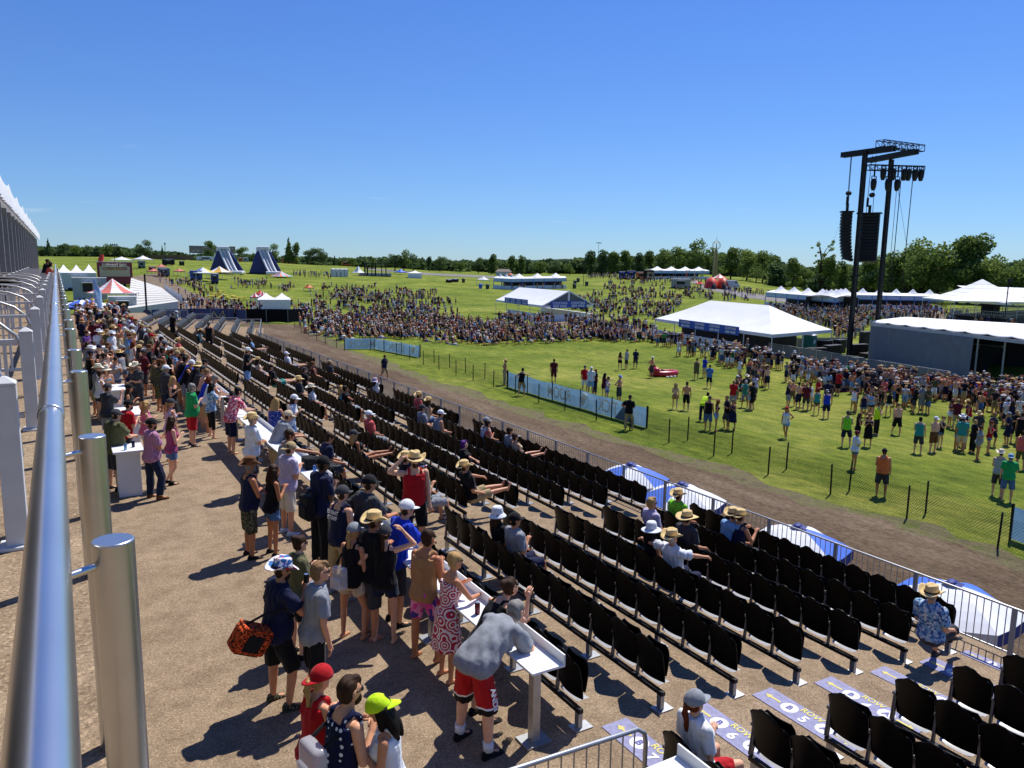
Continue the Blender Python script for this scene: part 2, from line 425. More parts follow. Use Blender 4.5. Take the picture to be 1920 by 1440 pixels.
# black round grill lid, green plants by the columns
m = MB(); m.ell((0, 0, .9), (.55, .35, .26)); m.tube([(0, 0, 0), (0, 0, .8)], .05, 8)
o = m.build('domed_grill', BLACK, smooth=True); o.location = (-1.7, 34, 3.35); tag(o, 'black domed grill lid beside the grey tent columns', 'grill')

# ------------------------------------------------------------------ white pavilion along the upper deck: scalloped roof on grey columns
def pavilion():
    t = thing('hospitality_tent', 'long white tent with scalloped roof on grey columns along the upper deck', 'tent', (-2, 40, 3.35))
    T = Vector((-2, 40, 3.35)); bay = 9.15
    def roof(u, v):
        y = -12 + u * (128 + 12); k = (y / bay) % 1; e = (4 * (k - .5) ** 2)
        sag = .25 * e ** 1.3
        z = 7.75 + (.55 + sag) * min(1, v * 5) + max(0, v - .2) * 3.2 if v > .01 else 7.62 + .1 * sag
        return Vector((-1.80 - 8 * max(0, v - .02) - .25 * min(1, v * 5), y, z + .1)) - T
    m = MB(); m.grid(roof, 300, 12); m.build('roof', TENTW, t, smooth=True)
    def val(u, v):
        y = -12 + 140 * u; k = (y / bay) % 1; e = (4 * (k - .5) ** 2) ** 1.2
        return Vector((-1.74 - .05 * sin(y * 4) * (1 - v), y, 7.62 + .08 * e + v * (.80 + .26 * e))) - T
    m = MB(); m.grid(val, 420, 3); m.build('valance', TENTW, t, smooth=True)
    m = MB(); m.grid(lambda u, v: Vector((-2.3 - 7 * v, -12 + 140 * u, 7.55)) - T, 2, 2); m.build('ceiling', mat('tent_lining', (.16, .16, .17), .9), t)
    y = -8; i = 0
    while y < 124:
        m = MB(); m.box(Vector((-2.1, y, 5.5)) - T, (.24, .2, 4.3)); m.build('column', GREYM, t, bevel=.01)
        y += 4.575
    m = MB(); m.grid(lambda u, v: Vector((-9.2, -12 + 140 * u, 3.4 + 4.2 * v)) - T, 2, 2); m.build('back_wall', mat('tent_back', (.05, .05, .055), .9), t)
pavilion()

# ------------------------------------------------------------------ stadium seats
def chair_meshes():
    """black plastic tip-less stadium seat; local +X is forward"""
    def back(u, v):
        a = (u - .5) * 2; w = .247 * (1 - .07 * (1 - v) ** 2)
        if v > .72: w *= math.sqrt(max(0, 1 - ((v - .72) / .30) ** 2)) * .72 + .28
        y = a * w; z = .36 + .575 * v
        if v > .72: z = .36 + .575 * (v - (.16 * abs(a) ** 2.5) * (v - .72) / .28)
        x = -.01 - .12 * v + .045 * a * a + .02 * sin(pi * v)
        return Vector((x, y, z))
    m = MB(); m.grid(back, 12, 10); me_b = m.mesh('backrest', BLACK, True)
    def pan(u, v):
        a = (u - .5) * 2; w = .215 * (1 if v < .7 else math.sqrt(max(.05, 1 - ((v - .7) / .33) ** 2)) * .5 + .5)
        return Vector((.035 + .03 * v + .03 * a * a + .015 * sin(pi * v), a * w, .425 + .375 * v))
    m = MB(); m.grid(pan, 10, 8); me_p = m.mesh('seat', BLACK, True)
    def lip(u, v):
        a = (u - .5) * 2
        return Vector((-.005 + .16 * v, a * .20 * (1 - .12 * (2 * v - 1) ** 2), .305 + .022 * sin(pi * v) + .012 * a * a))
    m = MB(); m.grid(lip, 8, 6); global CLIP; CLIP = m.mesh('glare_lip', mat('pale_glare_lip', (.45, .45, .46), .3, .5), True)  # added lip, coloured pale to stand in for sun glare under the back
    def flat(u, v):
        a = (u - .5) * 2; return Vector((.02 + .43 * v, a * .22, .43 + .02 * a * a - .025 * sin(pi * v)))
    global CDOWN; m = MB(); m.grid(flat, 8, 8); CDOWN = m.mesh('seat', BLACK, True)
    m = MB(); m.box((.12, .252, .60), (.26, .032, .035)); m.bar((.0, .252, .25), (.04, .252, .6), .04, .03); m.box((.22, .252, .565), (.03, .03, .06))
    me_a = m.mesh('armrest', mat('glint_armrest', (.10, .10, .105), .3, .5))  # armrest colour lightened to give the tops their glints
    return me_b, me_p, me_a
CB, CP, CA = chair_meshes()
ORD = ['first', 'second', 'third', 'fourth', 'fifth', 'sixth', 'seventh', 'eighth', 'ninth', 'tenth', 'eleventh', 'twelfth', 'thirteenth', 'fourteenth', 'fifteenth', 'sixteenth', 'seventeenth', 'eighteenth', 'nineteenth', 'twentieth']
ROWN = ['back row', 'second row', 'third row', 'middle row', 'fifth row', 'sixth row', 'front row']
BLOCKS = [(4.85, -.51, 12), (6.72, .51, 12), (14.42, .51, 18), (24.9, .51, 12), (32.45, .51, 18), (43.15, .51, 12), (50.75, .51, 18)]
BN = ['by the row signs', 'before the second aisle', 'after the second aisle', 'after the third aisle', 'after the fourth aisle', 'after the fifth aisle', 'after the sixth aisle']
SEATS = []   # (row, x, y, z, rz, block, idx)
for k in range(7):
    for b, (y0, st, n) in enumerate(BLOCKS):
        for i in range(n): SEATS.append((k, RX[k], y0 + st * i, RZ[k], 0.0, b, i))
SEATS = [s for s in SEATS if s[2] > -2.5]
vis = [s for s in SEATS if (lambda q: q[2] > 0 and -60 < CX + F * q[0] / q[2] < 1990 and CY + F * q[1] / q[2] < 1500)(R.T @ (np.array([s[1], s[2], s[3] + .6]) - CAM))]
vis.sort(key=lambda s: math.hypot(s[1], s[2]))
near = set(id(s) for s in vis[:300])
def add_part(name, me, par, mods=True):
    o = bpy.data.objects.new(name, me); COL.objects.link(o); o.parent = par
    if mods:
        s = o.modifiers.new('solid', 'SOLIDIFY'); s.thickness = .016; s.offset = 0
        d = o.modifiers.new('sub', 'SUBSURF'); d.levels = 1; d.render_levels = 1
    return o
_solid = {}
for nm, me in (('backrest', CB), ('seat', CP)):
    o = bpy.data.objects.new('t', me); s = o.modifiers.new('s', 'SOLIDIFY'); s.thickness = .02; s.offset = 0
    b = o.modifiers.new('b', 'BEVEL'); b.width = .006; b.segments = 2; b.limit_method = 'ANGLE'
    COL.objects.link(o); bpy.context.view_layer.update()
    m2 = bpy.data.meshes.new_from_object(o.evaluated_get(bpy.context.evaluated_depsgraph_get())); m2.name = nm
    bpy.data.objects.remove(o); _solid[nm] = m2
CB2, CP2 = _solid['backrest'], _solid['seat']
SEATOBJ = {}
def seat(s, first=None):
    k, x, y, z, rz, b, i = s
    t = thing('stadium_seat', None, 'seat', (x, y, z), rz, 'black folding seats of the grandstand')
    n = BLOCKS[b][2]
    t['label'] = 'black stadium seat, %s from the %s end, %s, %s' % (ORD[min(i, n - 1 - i) if b else i], ('camera' if (i <= n - 1 - i) else 'far') if b else 'aisle', ROWN[k], BN[b])
    SEATOBJ[t.name] = (x, y, k)
    bk = add_part('backrest', CB2, t, False); bk.rotation_euler = (random.gauss(0, .006), random.gauss(0, .012), random.gauss(0, .012)); pn = add_part('seat', CP2, t, False); pn.rotation_euler = (0, random.gauss(0, .012), random.gauss(0, .01)); add_part('armrest', CA, t, False); add_part('glare_lip', CLIP, t, False)
    if b == 0 and i == 0:
        a = add_part('armrest', CA, t, False); a.location = (0, .012, 0)
for s in SEATS:
    if id(s) in near: seat(s)
def merge_copies(name, parts, places, mats, kind='stuff'):
    """one mesh holding many copies of part meshes at (x,y,z,rz)"""
    V = []; FA = []; FM = []; off = 0; slots = []
    data = []
    for me, mi in parts:
        co = np.empty(len(me.vertices) * 3); me.vertices.foreach_get('co', co); co = co.reshape(-1, 3)
        data.append((co, [tuple(p.vertices) for p in me.polygons], mi))
    for (x, y, z, rz) in places:
        c, s_ = cos(rz), sin(rz)
        for co, fs, mi in data:
            q = np.column_stack([co[:, 0] * c - co[:, 1] * s_ + x, co[:, 0] * s_ + co[:, 1] * c + y, co[:, 2] + z]); V.append(q)
            FA += [tuple(v + off for v in f) for f in fs]; FM += [mi] * len(fs); off += len(co)
    me = bpy.data.meshes.new(name); me.from_pydata(np.vstack(V).tolist(), [], FA)
    for m_ in mats: me.materials.append(m_)
    me.polygons.foreach_set('material_index', FM); me.polygons.foreach_set('use_smooth', [True] * len(FA)); me.update()
    o = bpy.data.objects.new(name, me); COL.objects.link(o); o['kind'] = kind; return o
far = [(s[1], s[2], s[3], 0.0) for s in SEATS if id(s) not in near]
DGREY = mat('sunlit_dark_plastic', (.06, .066, .072), .45, .5)  # seat plastic again, greyed so sunlight is in its colour
turned = []
for k in range(7):
    for i in range(27):
        if 12 <= i <= 13: continue
        y = EY + 1.2 + i * .51; p = turn(RX[k], y); turned.append((p[0], p[1], RZ[k], -TURN))
o = merge_copies('distant_seats', [(CB, 0), (CP, 0), (CLIP, 1)], far, [BLACK, MATS['pale_glare_lip']]); tag(o, 'black stadium seats running away along the far half of the grandstand', 'seats')
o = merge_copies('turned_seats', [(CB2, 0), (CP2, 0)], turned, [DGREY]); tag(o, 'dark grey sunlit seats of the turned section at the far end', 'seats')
# beams with legs under each row of each block
for k in range(7):
    for b, (y0, st, n) in enumerate(BLOCKS):
        ya, yb = sorted((y0 - st * .5, y0 + st * (n - .5)))
        t = thing('seat_beam', 'grey steel beam on short legs under the %s, %s' % (ROWN[k], BN[b]), 'seat frame', (RX[k], ya, RZ[k]), 0, 'steel beams carrying the seat rows')
        m = MB(); m.box((-.01, (yb - ya) / 2, .232), (.06, yb - ya, .05)); m.build('beam', BLACKM, t)
        for j in range(n // 3 + 1):
            yy = .06 if j == 0 else (yb - ya - .06 if j == n // 3 else j * (yb - ya) / (n // 3))
            m = MB(); m.box((.0, yy, .105), (.055, .075, .205)); m.box((.03, yy, .008), (.24, .16, .016)); m.build('leg', GALV, t)
mb = MB()
for k in range(7):
    a, b_ = turn(RX[k] + .03, EY + .9), turn(RX[k] + .03, EY + 15)
    mb.bar((a[0], a[1], RZ[k] + .232), (b_[0], b_[1], RZ[k] + .232), .06, .05)
    for j in range(10):
        p = turn(RX[k] + .03, EY + 1 + j * 1.5); mb.box((p[0], p[1], RZ[k] + .105), (.07, .07, .2))
o = mb.build('seat_beam', GALV); tag(o, 'grey steel beams under the turned seats at the far end', 'seat frame', 'steel beams carrying the seat rows')

# ------------------------------------------------------------------ front fence of steel crowd panels
def fence_panel(p, q, label, h=.86, first=False):
    p, q = Vector(p), Vector(q); L = (q - p).length; a = math.atan2(q.y - p.y, q.x - p.x)
    t = thing('barrier_panel', label, 'fence', p, a, 'steel barrier panels along the front of the stand')
    m = MB(); m.tube([(0, 0, h), (L, 0, h)], .021, 8); m.build('top_rail', GALV, t, smooth=True); m = MB(); m.tube([(0, 0, .10), (L, 0, .10)], .018, 8); m.build('bottom_rail', GALV, t, smooth=True)
    m = MB(); n = int(L / .115)
    for i in range(1, n): m.tube([(L * i / n, 0, .1), (L * i / n, 0, h)], .0085, 5, cap=False)
    m.build('bars', GALV, t, smooth=True)
    m = MB(); m.box((0, 0, h / 2), (.075, .05, h + .03)); m.build('post', GREYM, t, bevel=.006)
    m = MB(); m.box((0, -.06, .012), (.12, .26, .016)); m.build('foot_plate', GALV, t)
    return t
y = 5.92 - 1.66 * 5; i = 0; FZ = RZ[6]
while y < EY - .5:
    fence_panel((12.9, y, FZ), (12.9, min(y + 1.66, EY), FZ), 'grey steel barrier panel on the stand front, ' + ('%s fence bay from the near end' % ORD[i] if i < 20 else 'in the far run before the turned seats'))
    y += 1.66; i += 1
for j in range(8):
    a, b_ = turn(12.9, EY + .05 + j * 1.85), turn(12.9, EY + .05 + (j + 1) * 1.85)
    fence_panel((a[0], a[1], FZ), (b_[0], b_[1], FZ), 'grey steel barrier panel in front of the turned far seats')
for j in range(4):
    a, b_ = turn(12.9 - 2.1 * j, EY + 15.2), turn(12.9 - 2.1 * (j + 1), EY + 15.2)
    fence_panel((a[0], a[1], RZ[max(0, 6 - int(j * 1.7))]), (b_[0], b_[1], RZ[max(0, 6 - int(j * 1.7))]), 'grey steel barrier panel closing the far end of the stand')

# ------------------------------------------------------------------ drink ledge behind the back row
def ledge(y0, y1, label, legs):
    t = thing('drink_ledge', label, 'counter', (4.15, y0, 0), 0, 'white drink ledges behind the back row'); L = y1 - y0
    m = MB(); m.box((0.02, L / 2, 1.0), (.40, L, .03)); m.build('shelf', WHITE, t, bevel=.006)
    m = MB(); m.box((.225, L / 2, 1.055), (.022, L, .14)); m.build('back_lip', WHITE, t, bevel=.005)
    for yy in legs:
        m = MB(); m.box((.06, yy, .5), (.10, .10, .97)); l = m.build('leg', mat('brushed_aluminium', (.42, .41, .39), .45, .5, .6, var=.15), t, bevel=.006)
        m = MB(); m.box((.06, yy, .012), (.32, .26, .024)); m.build('foot_plate', GALV, l)
ledge(6.25, 12.35, 'white drink ledge on square metal legs, nearest the camera', [.32, 3.0, 5.8])
ledge(14.3, 23.3, 'white drink ledge with lip, second from the camera', [.3, 3, 6, 8.7])
ledge(24.8, 31, 'white drink ledge with lip, third from the camera', [.3, 3, 5.9])
ledge(32.3, 41.4, 'white drink ledge with lip, fourth from the camera', [.3, 4.5, 8.8])
ledge(43, 60, 'white drink ledge running away at the far end of the walkway', [.3, 6, 11, 16.7])
# round-cornered navy end panel with white C
def text_mesh(txt, size, m, name='lettering', parent=None, M=None, extrude=.002, align='CENTER', mirror=False, bold=0.0, narrow=1.0):
    c = bpy.data.curves.new(name, 'FONT'); c.body = txt; c.size = size; c.align_x = align; c.align_y = 'CENTER'; c.extrude = extrude; c.offset = bold
    o = bpy.data.objects.new(name, c); COL.objects.link(o); bpy.context.view_layer.update()
    me = bpy.data.meshes.new_from_object(o.evaluated_get(bpy.context.evaluated_depsgraph_get())); bpy.data.objects.remove(o)
    me.name = name; me.materials.clear(); me.materials.append(m)
    S = Matrix.Diagonal((-narrow if mirror else narrow, 1, 1, 1)); me.transform(S)
    if mirror: me.flip_normals()
    o = bpy.data.objects.new(name, me); COL.objects.link(o)
    if parent is not None: o.parent = parent
    if M is not None: o.matrix_local = M
    return o
def plane_mat(origin, right, up):
    r = Vector(right).normalized(); u = Vector(up); u = (u - r * u.dot(r)).normalized(); n = r.cross(u)
    M = Matrix((r, u, n)).transposed().to_4x4(); M.translation = Vector(origin); return M
t = thing('end_panel', 'navy panel with white letter C hanging under the ledge end', 'sign', (4.08, 14.2, 0))
m = MB(); m.box((0, 0, .62), (.5, .03, .62)); m.build('panel', mat('navy_vinyl', (.02, .03, .085), .5), t, bevel=.01)
text_mesh('C', .42, WHITE, 'letter', t, plane_mat((0, -.02, .62), (1, 0, 0), (0, 0, 1)), bold=.012)
m = MB(); m.tube([Vector((.21 * cos(a), -.018, .62 + .21 * sin(a))) for a in np.linspace(0, 2 * pi, 25)], .012, 6); m.build('ring', WHITE, t)

# ------------------------------------------------------------------ white pedestal tables on the walkway
PED = [(1.10, 18.75), (1.45, 23.4), (1.5, 28.0), (1.5, 34.4), (1.5, 41.5), (1.6, 50)]
for i, (x, y) in enumerate(PED):
    t = thing('pedestal_table', 'white box pedestal table on the walkway, %s from the camera' % ORD[i], 'table', (x, y, 0), 0, 'white pedestal tables on the walkway')
    m = MB(); m.box((0, 0, .5), (.46, .62 if i == 0 else 1.0, 1.0)); m.build('pedestal', WHITE, t, bevel=.008)
    m = MB(); m.box((0, 0, 1.025), (.62, .8 if i == 0 else 1.3, .05)); m.build('tabletop', WHITE, t, bevel=.01)

# ------------------------------------------------------------------ row signs laid on the aisle floor
VIOLET = mat('violet_sign_vinyl', (.26, .26, .40), .7, .2, var=.2, scale=14)
YEL = mat('yellow_print', (.60, .52, .14), .7, var=.25, scale=40); WPR = mat('white_print', (.75, .75, .78), .6); NPR = mat('navy_print', (.10, .10, .30), .6)
for k in range(7):
    x = RX[k] + (.42 if k < 6 else .28); z = RZ[k] + .006
    L = 1.42; w = .36 if k < 6 else .22
    y0 = 5.70
    t = thing('row_sign', 'violet floor sign reading ROW %d with yellow arrows, %s of seats' % (7 - k, ROWN[k]), 'floor sign', (x, y0, z), 0, 'violet row signs on the aisle floor')
    m = MB(); m.box((0, 0, 0), (w, L, .006)); m.build('sheet', VIOLET, t)
    P = lambda yy, xx=0: plane_mat((xx, yy, .006), (0, -1, 0), (1, 0, 0))
    s = w / .36
    text_mesh('ROW', .13 * s, YEL, 'lettering', t, P(0, .11 * s), bold=.003); text_mesh(str(7 - k), .2 * s, WPR, 'numeral', t, P(0, -.06 * s), bold=.006)
    for sg, ch in ((1, 'B'), (-1, 'A')):
        m = MB(); m.slab([(.11 * s * cos(a) , sg * .26 + .11 * s * sin(a)) for a in np.linspace(0, 2 * pi, 25)[:-1]], .003, .0055); d = m.build('disc', WPR, t)
        text_mesh(ch, .13 * s, NPR, 'letter', d, P(sg * .26, 0) @ Matrix.Translation((0, 0, .002)), bold=.004)
        m = MB(); ar = [(-.012, .40), (.012, .40), (.012, .56), (.035, .56), (0, .64), (-.035, .56), (-.012, .56)]
        pts = [(px * s * 1.4, sg * py) for px, py in ar]
        m.slab(pts if sg < 0 else pts[::-1], .003, .0056); m.build('arrow', YEL, t)
# near barrier rail and the ledge end at the bottom of the view
def near_rail():
    p, q = at_z(1212, 1362, 1.02), at_z(940, 1450, 1.02)
    z = 0.0; t = thing('aisle_rail', 'galvanised tube guard rail with thin bars at the aisle top', 'railing', (p.x, p.y, 0))
    T = Vector((p.x, p.y, 0)); d = (q - p).normalized(); e = p + d * 2.6
    pts = [p + Vector((0, 0, -1.0)), p + Vector((0, 0, -.16)), p + Vector((0, 0, -.06)) + d * .02, p + d * .10, e]
    m = MB(); m.tube([v - T for v in pts], .022, 10); m.build('rail', GALV, t, smooth=True)
    m = MB(); m.tube([p + Vector((0, 0, -.9)) - T, e + Vector((0, 0, -.9)) - T], .018, 8)
    for i in range(1, 20):
        b = p + d * (.13 * i); m.tube([b - T, b + Vector((0, 0, -.9)) - T], .008, 6)
    m.build('bars', GALV, t, smooth=True)
near_rail()
ledge(1.2, at_z(1222, 1414, 1.12).y, 'white drink ledge end cut off by the bottom of the view', [.3, 2.2])
# ================================================================== PEOPLE
TMP = bpy.data.scenes.new('tmp')
def remesh(mb, voxel, smooth=4, noise=0.0, name='body', factor=.5):
    me = mb.mesh('t', BLACK); o = bpy.data.objects.new('t', me); TMP.collection.objects.link(o)
    r = o.modifiers.new('r', 'REMESH'); r.mode = 'VOXEL'; r.voxel_size = voxel
    s = o.modifiers.new('s', 'SMOOTH'); s.iterations = smooth; s.factor = factor
    with bpy.context.temp_override(scene=TMP, view_layer=TMP.view_layers[0]): dg = bpy.context.evaluated_depsgraph_get(); dg.update()
    m2 = bpy.data.meshes.new_from_object(o.evaluated_get(dg)); m2.name = name
    bpy.data.objects.remove(o); bpy.data.meshes.remove(me)
    n = len(m2.vertices)
    if noise and n:
        co = np.empty(n * 3); m2.vertices.foreach_get('co', co); co = co.reshape(-1, 3)
        no = np.empty(n * 3); m2.vertices.foreach_get('normal', no); no = no.reshape(-1, 3)
        rr = np.random.default_rng(len(name) + n); d = np.zeros(n)
        for _ in range(9):
            k = rr.normal(size=3) * np.array([44, 44, 13]); d += np.sin(co @ k + rr.uniform(0, 6.3)) * .33
        d = np.sign(d) * np.abs(d) ** .8
        co += no * (d * noise)[:, None]; m2.vertices.foreach_set('co', co.ravel())
    m2.polygons.foreach_set('use_smooth', [True] * len(m2.polygons)); m2.materials.clear(); m2.update()
    return m2
def ring(c, a, b, rt, fw, n=16, p=2.3):
    out = []
    for j in range(n):
        t = 2 * pi * j / n; cx, sy = cos(t), sin(t)
        x = abs(cx) ** (2 / p) * (1 if cx > 0 else -1) * a; y = abs(sy) ** (2 / p) * (1 if sy > 0 else -1) * b
        out.append(c + rt * x + fw * y)
    return out
ARMS = {  # upper-arm and forearm directions for a right arm (x outwards, y forward, z up)
    'down': ((.16, .03, -1), (.04, .22, -1)), 'hold': ((.16, .10, -1), (-.52, .62, .58)), 'drink': ((.22, .55, -.75), (-.45, .35, .85)),
    'phone': ((.12, .5, -.85), (-.3, .75, .55)), 'ledge': ((.22, .55, -.8), (-.5, .85, -.16)), 'ledge2': ((.2, .95, -.25), (.05, 1, -.25)),
    'hip': ((.75, -.35, -.75), (-.62, .5, -.4)), 'head': ((.85, .35, .25), (-.75, .05, .75)), 'cross': ((.10, .32, -1), (-.95, .42, .12)),
    'point': ((.25, .95, -.25), (.1, 1, -.05)), 'lap': ((.14, .18, -1), (-.15, .95, -.3)), 'chairback': ((1, -.15, -.1), (1, .1, -.05)),
    'up': ((.4, .2, .9), (-.1, .15, 1)), 'chin': ((.1, .7, -.6), (-.2, .35, .95)), 'swing': ((.15, -.35, -1), (.05, .1, -1)), 'swingf': ((.15, .3, -1), (-.05, .6, -.9)),
    'pocket': ((.3, -.12, -1), (-.12, .3, -1))}
LEGS = {  # (thigh, shin) per leg: left, right
    'stand': (((.10, .03, -1), (0, -.05, -1)), ((.10, 0, -1), (0, -.04, -1))),
    'wide': (((.22, .04, -1), (.08, -.04, -1)), ((.22, .02, -1), (.08, -.05, -1))),
    'contra': (((.12, 0, -1), (.02, -.03, -1)), ((.16, .3, -1), (.05, -.16, -1))),
    'stride': (((.04, .42, -1), (0, .02, -1)), ((.04, -.22, -1), (0, -.62, -1))),
    'xank': (((.08, .02, -1), (0, -.03, -1)), ((-.12, .12, -1), (-.42, -.40, -.8))),
    'sit': (((.16, 1, -.06), (.02, .10, -1)), ((.16, 1, -.06), (.02, .14, -1))),
    'sitx': (((.14, 1, -.05), (.05, .12, -1)), ((.02, 1, .16), (-.35, .75, -.6))),
    'situp': (((.10, 1, .28), (.0, 1, .02)), ((.14, 1, .22), (-.05, 1, .08))),
    'loll': (((.10, 1, .42), (.0, .8, -.6)), ((.18, 1, .1), (.0, .9, -.35))),
    'recline': (((.12, 1, .25), (.0, 1, -.2)), ((.14, 1, .12), (0, 1, -.12)))}
BODY = {}
def skeleton(P):
    """joints of a posed figure, feet on z=0 and facing +Y"""
    f = P.get('sex', 'm') == 'f'; lean = rad(P.get('lean', 4)); fat = P.get('fat', 0)
    S = {}
    legs = LEGS[P.get('legs', 'stand')]; TL, SL = .425, .41
    hw = .092 if not f else .095
    dirs = []
    for sd, (th, sh) in zip((-1, 1), legs):
        t = Vector((th[0] * sd, th[1], th[2])).normalized(); s_ = Vector((sh[0] * sd, sh[1], sh[2])).normalized(); dirs.append((t, s_))
    sitting = P.get('legs', 'stand') in ('sit', 'sitx', 'situp', 'loll', 'recline')
    low = min((t * TL + s_ * SL).z for t, s_ in dirs)
    pz = P['hip'] if 'hip' in P else (-low + .085)
    pel = Vector((0, -.12 if (P.get('lean', 4) > 25 and not sitting) else 0, pz)); S['pel'] = pel; S['sit'] = sitting
    for nm, sd, (t, s_) in zip('LR', (-1, 1), dirs):
        h = pel + Vector((sd * hw, 0, -.02)); k = h + t * TL; a = k + s_ * SL; S['leg' + nm] = (h, k, a)
    # spine points
    sp = []; p = pel.copy(); zs = np.linspace(-.12, .60, 25)
    for i, z in enumerate(zs):
        a = lean * (.45 + .75 * min(1, max(0, (z + .05) / .35)))
        sp.append((z, a))
    def at(z):
        q = pel.copy(); st = .03; c = 0
        n = max(1, int(abs(z) / st)); h = z / n
        for i in range(n):
            a = lean * (.45 + .75 * min(1, max(0, (h * (i + .5) + .05) / .35))); q += Vector((0, sin(a), cos(a))) * h
        a = lean * (.45 + .75 * min(1, max(0, (z + .05) / .35)))
        return q, Vector((0, cos(a), -sin(a))), Vector((0, sin(a), cos(a)))
    S['at'] = at
    sw = .185 if not f else .160; c, fw, up = at(.475)
    for nm, sd in (('L', -1), ('R', 1)):
        u, fa = ARMS[P.get('arm' + nm, 'down')]
        s0 = c + Vector((sd * sw, 0, 0)); k = .6 * lean if P.get('armlean') else 0
        ud = Vector((u[0] * sd, u[1], u[2])).normalized(); fd = Vector((fa[0] * sd, fa[1], fa[2])).normalized()
        e = s0 + ud * .285; w = e + fd * .25; S['arm' + nm] = (s0, e, w, fd)
    nb, fw, up = at(.565); hp = rad(P.get('nod', 0)); hyaw = rad(P.get('look', 0))
    la = lean * 1.2; S['nb'] = nb
    nd = Vector((0, sin(la * .75), cos(la * .75))); hc = nb + nd * .135 + Vector((0, .02, 0)); S['head'] = hc
    S['HM'] = Matrix.Translation(hc) @ Matrix.Rotation(-hyaw, 4, 'Z') @ Matrix.Rotation(-(la * .35 + hp), 4, 'X')
    return S
def torso_rings(S, P, pad=0.0, z0=-.12, z1=.60, top='neck', sc=1.0):
    f = P.get('sex', 'm') == 'f'; fat = P.get('fat', 0)
    T = [(-.12, .11, .085, 0), (-.06, .158, .118, -.01), (0, .170, .122, -.012), (.08, .160, .108, .0), (.17, .146, .098, .005), (.28, .158, .106, .01), (.38, .174, .112, .012), (.45, .178, .104, .0), (.50, .160, .088, -.005), (.535, .115, .072, -.008), (.57, .066, .062, 0)]
    if f: T = [(-.12, .115, .09, 0), (-.06, .165, .122, -.012), (0, .172, .122, -.014), (.08, .150, .1, .0), (.17, .122, .085, .004), (.28, .138, .1, .014), (.36, .150, .122, .028), (.43, .150, .094, .006), (.50, .135, .074, -.005), (.535, .098, .062, -.008), (.57, .055, .054, 0)]
    zz = [t[0] for t in T]; out = []
    for z in [z for z in np.linspace(z0, z1, max(4, int((z1 - z0) / .035)))]:
        a = np.interp(z, zz, [t[1] for t in T]); b = np.interp(z, zz, [t[2] for t in T]); o = np.interp(z, zz, [t[3] for t in T])
        g = fat * math.exp(-((z - .12) / .16) ** 2)
        a += .05 * g; b += .075 * g; o += .055 * g
        c, fw, up = S['at'](z)
        out.append(ring(c + fw * o, a * sc + pad, b * sc + pad, Vector((1, 0, 0)), fw))
    return out
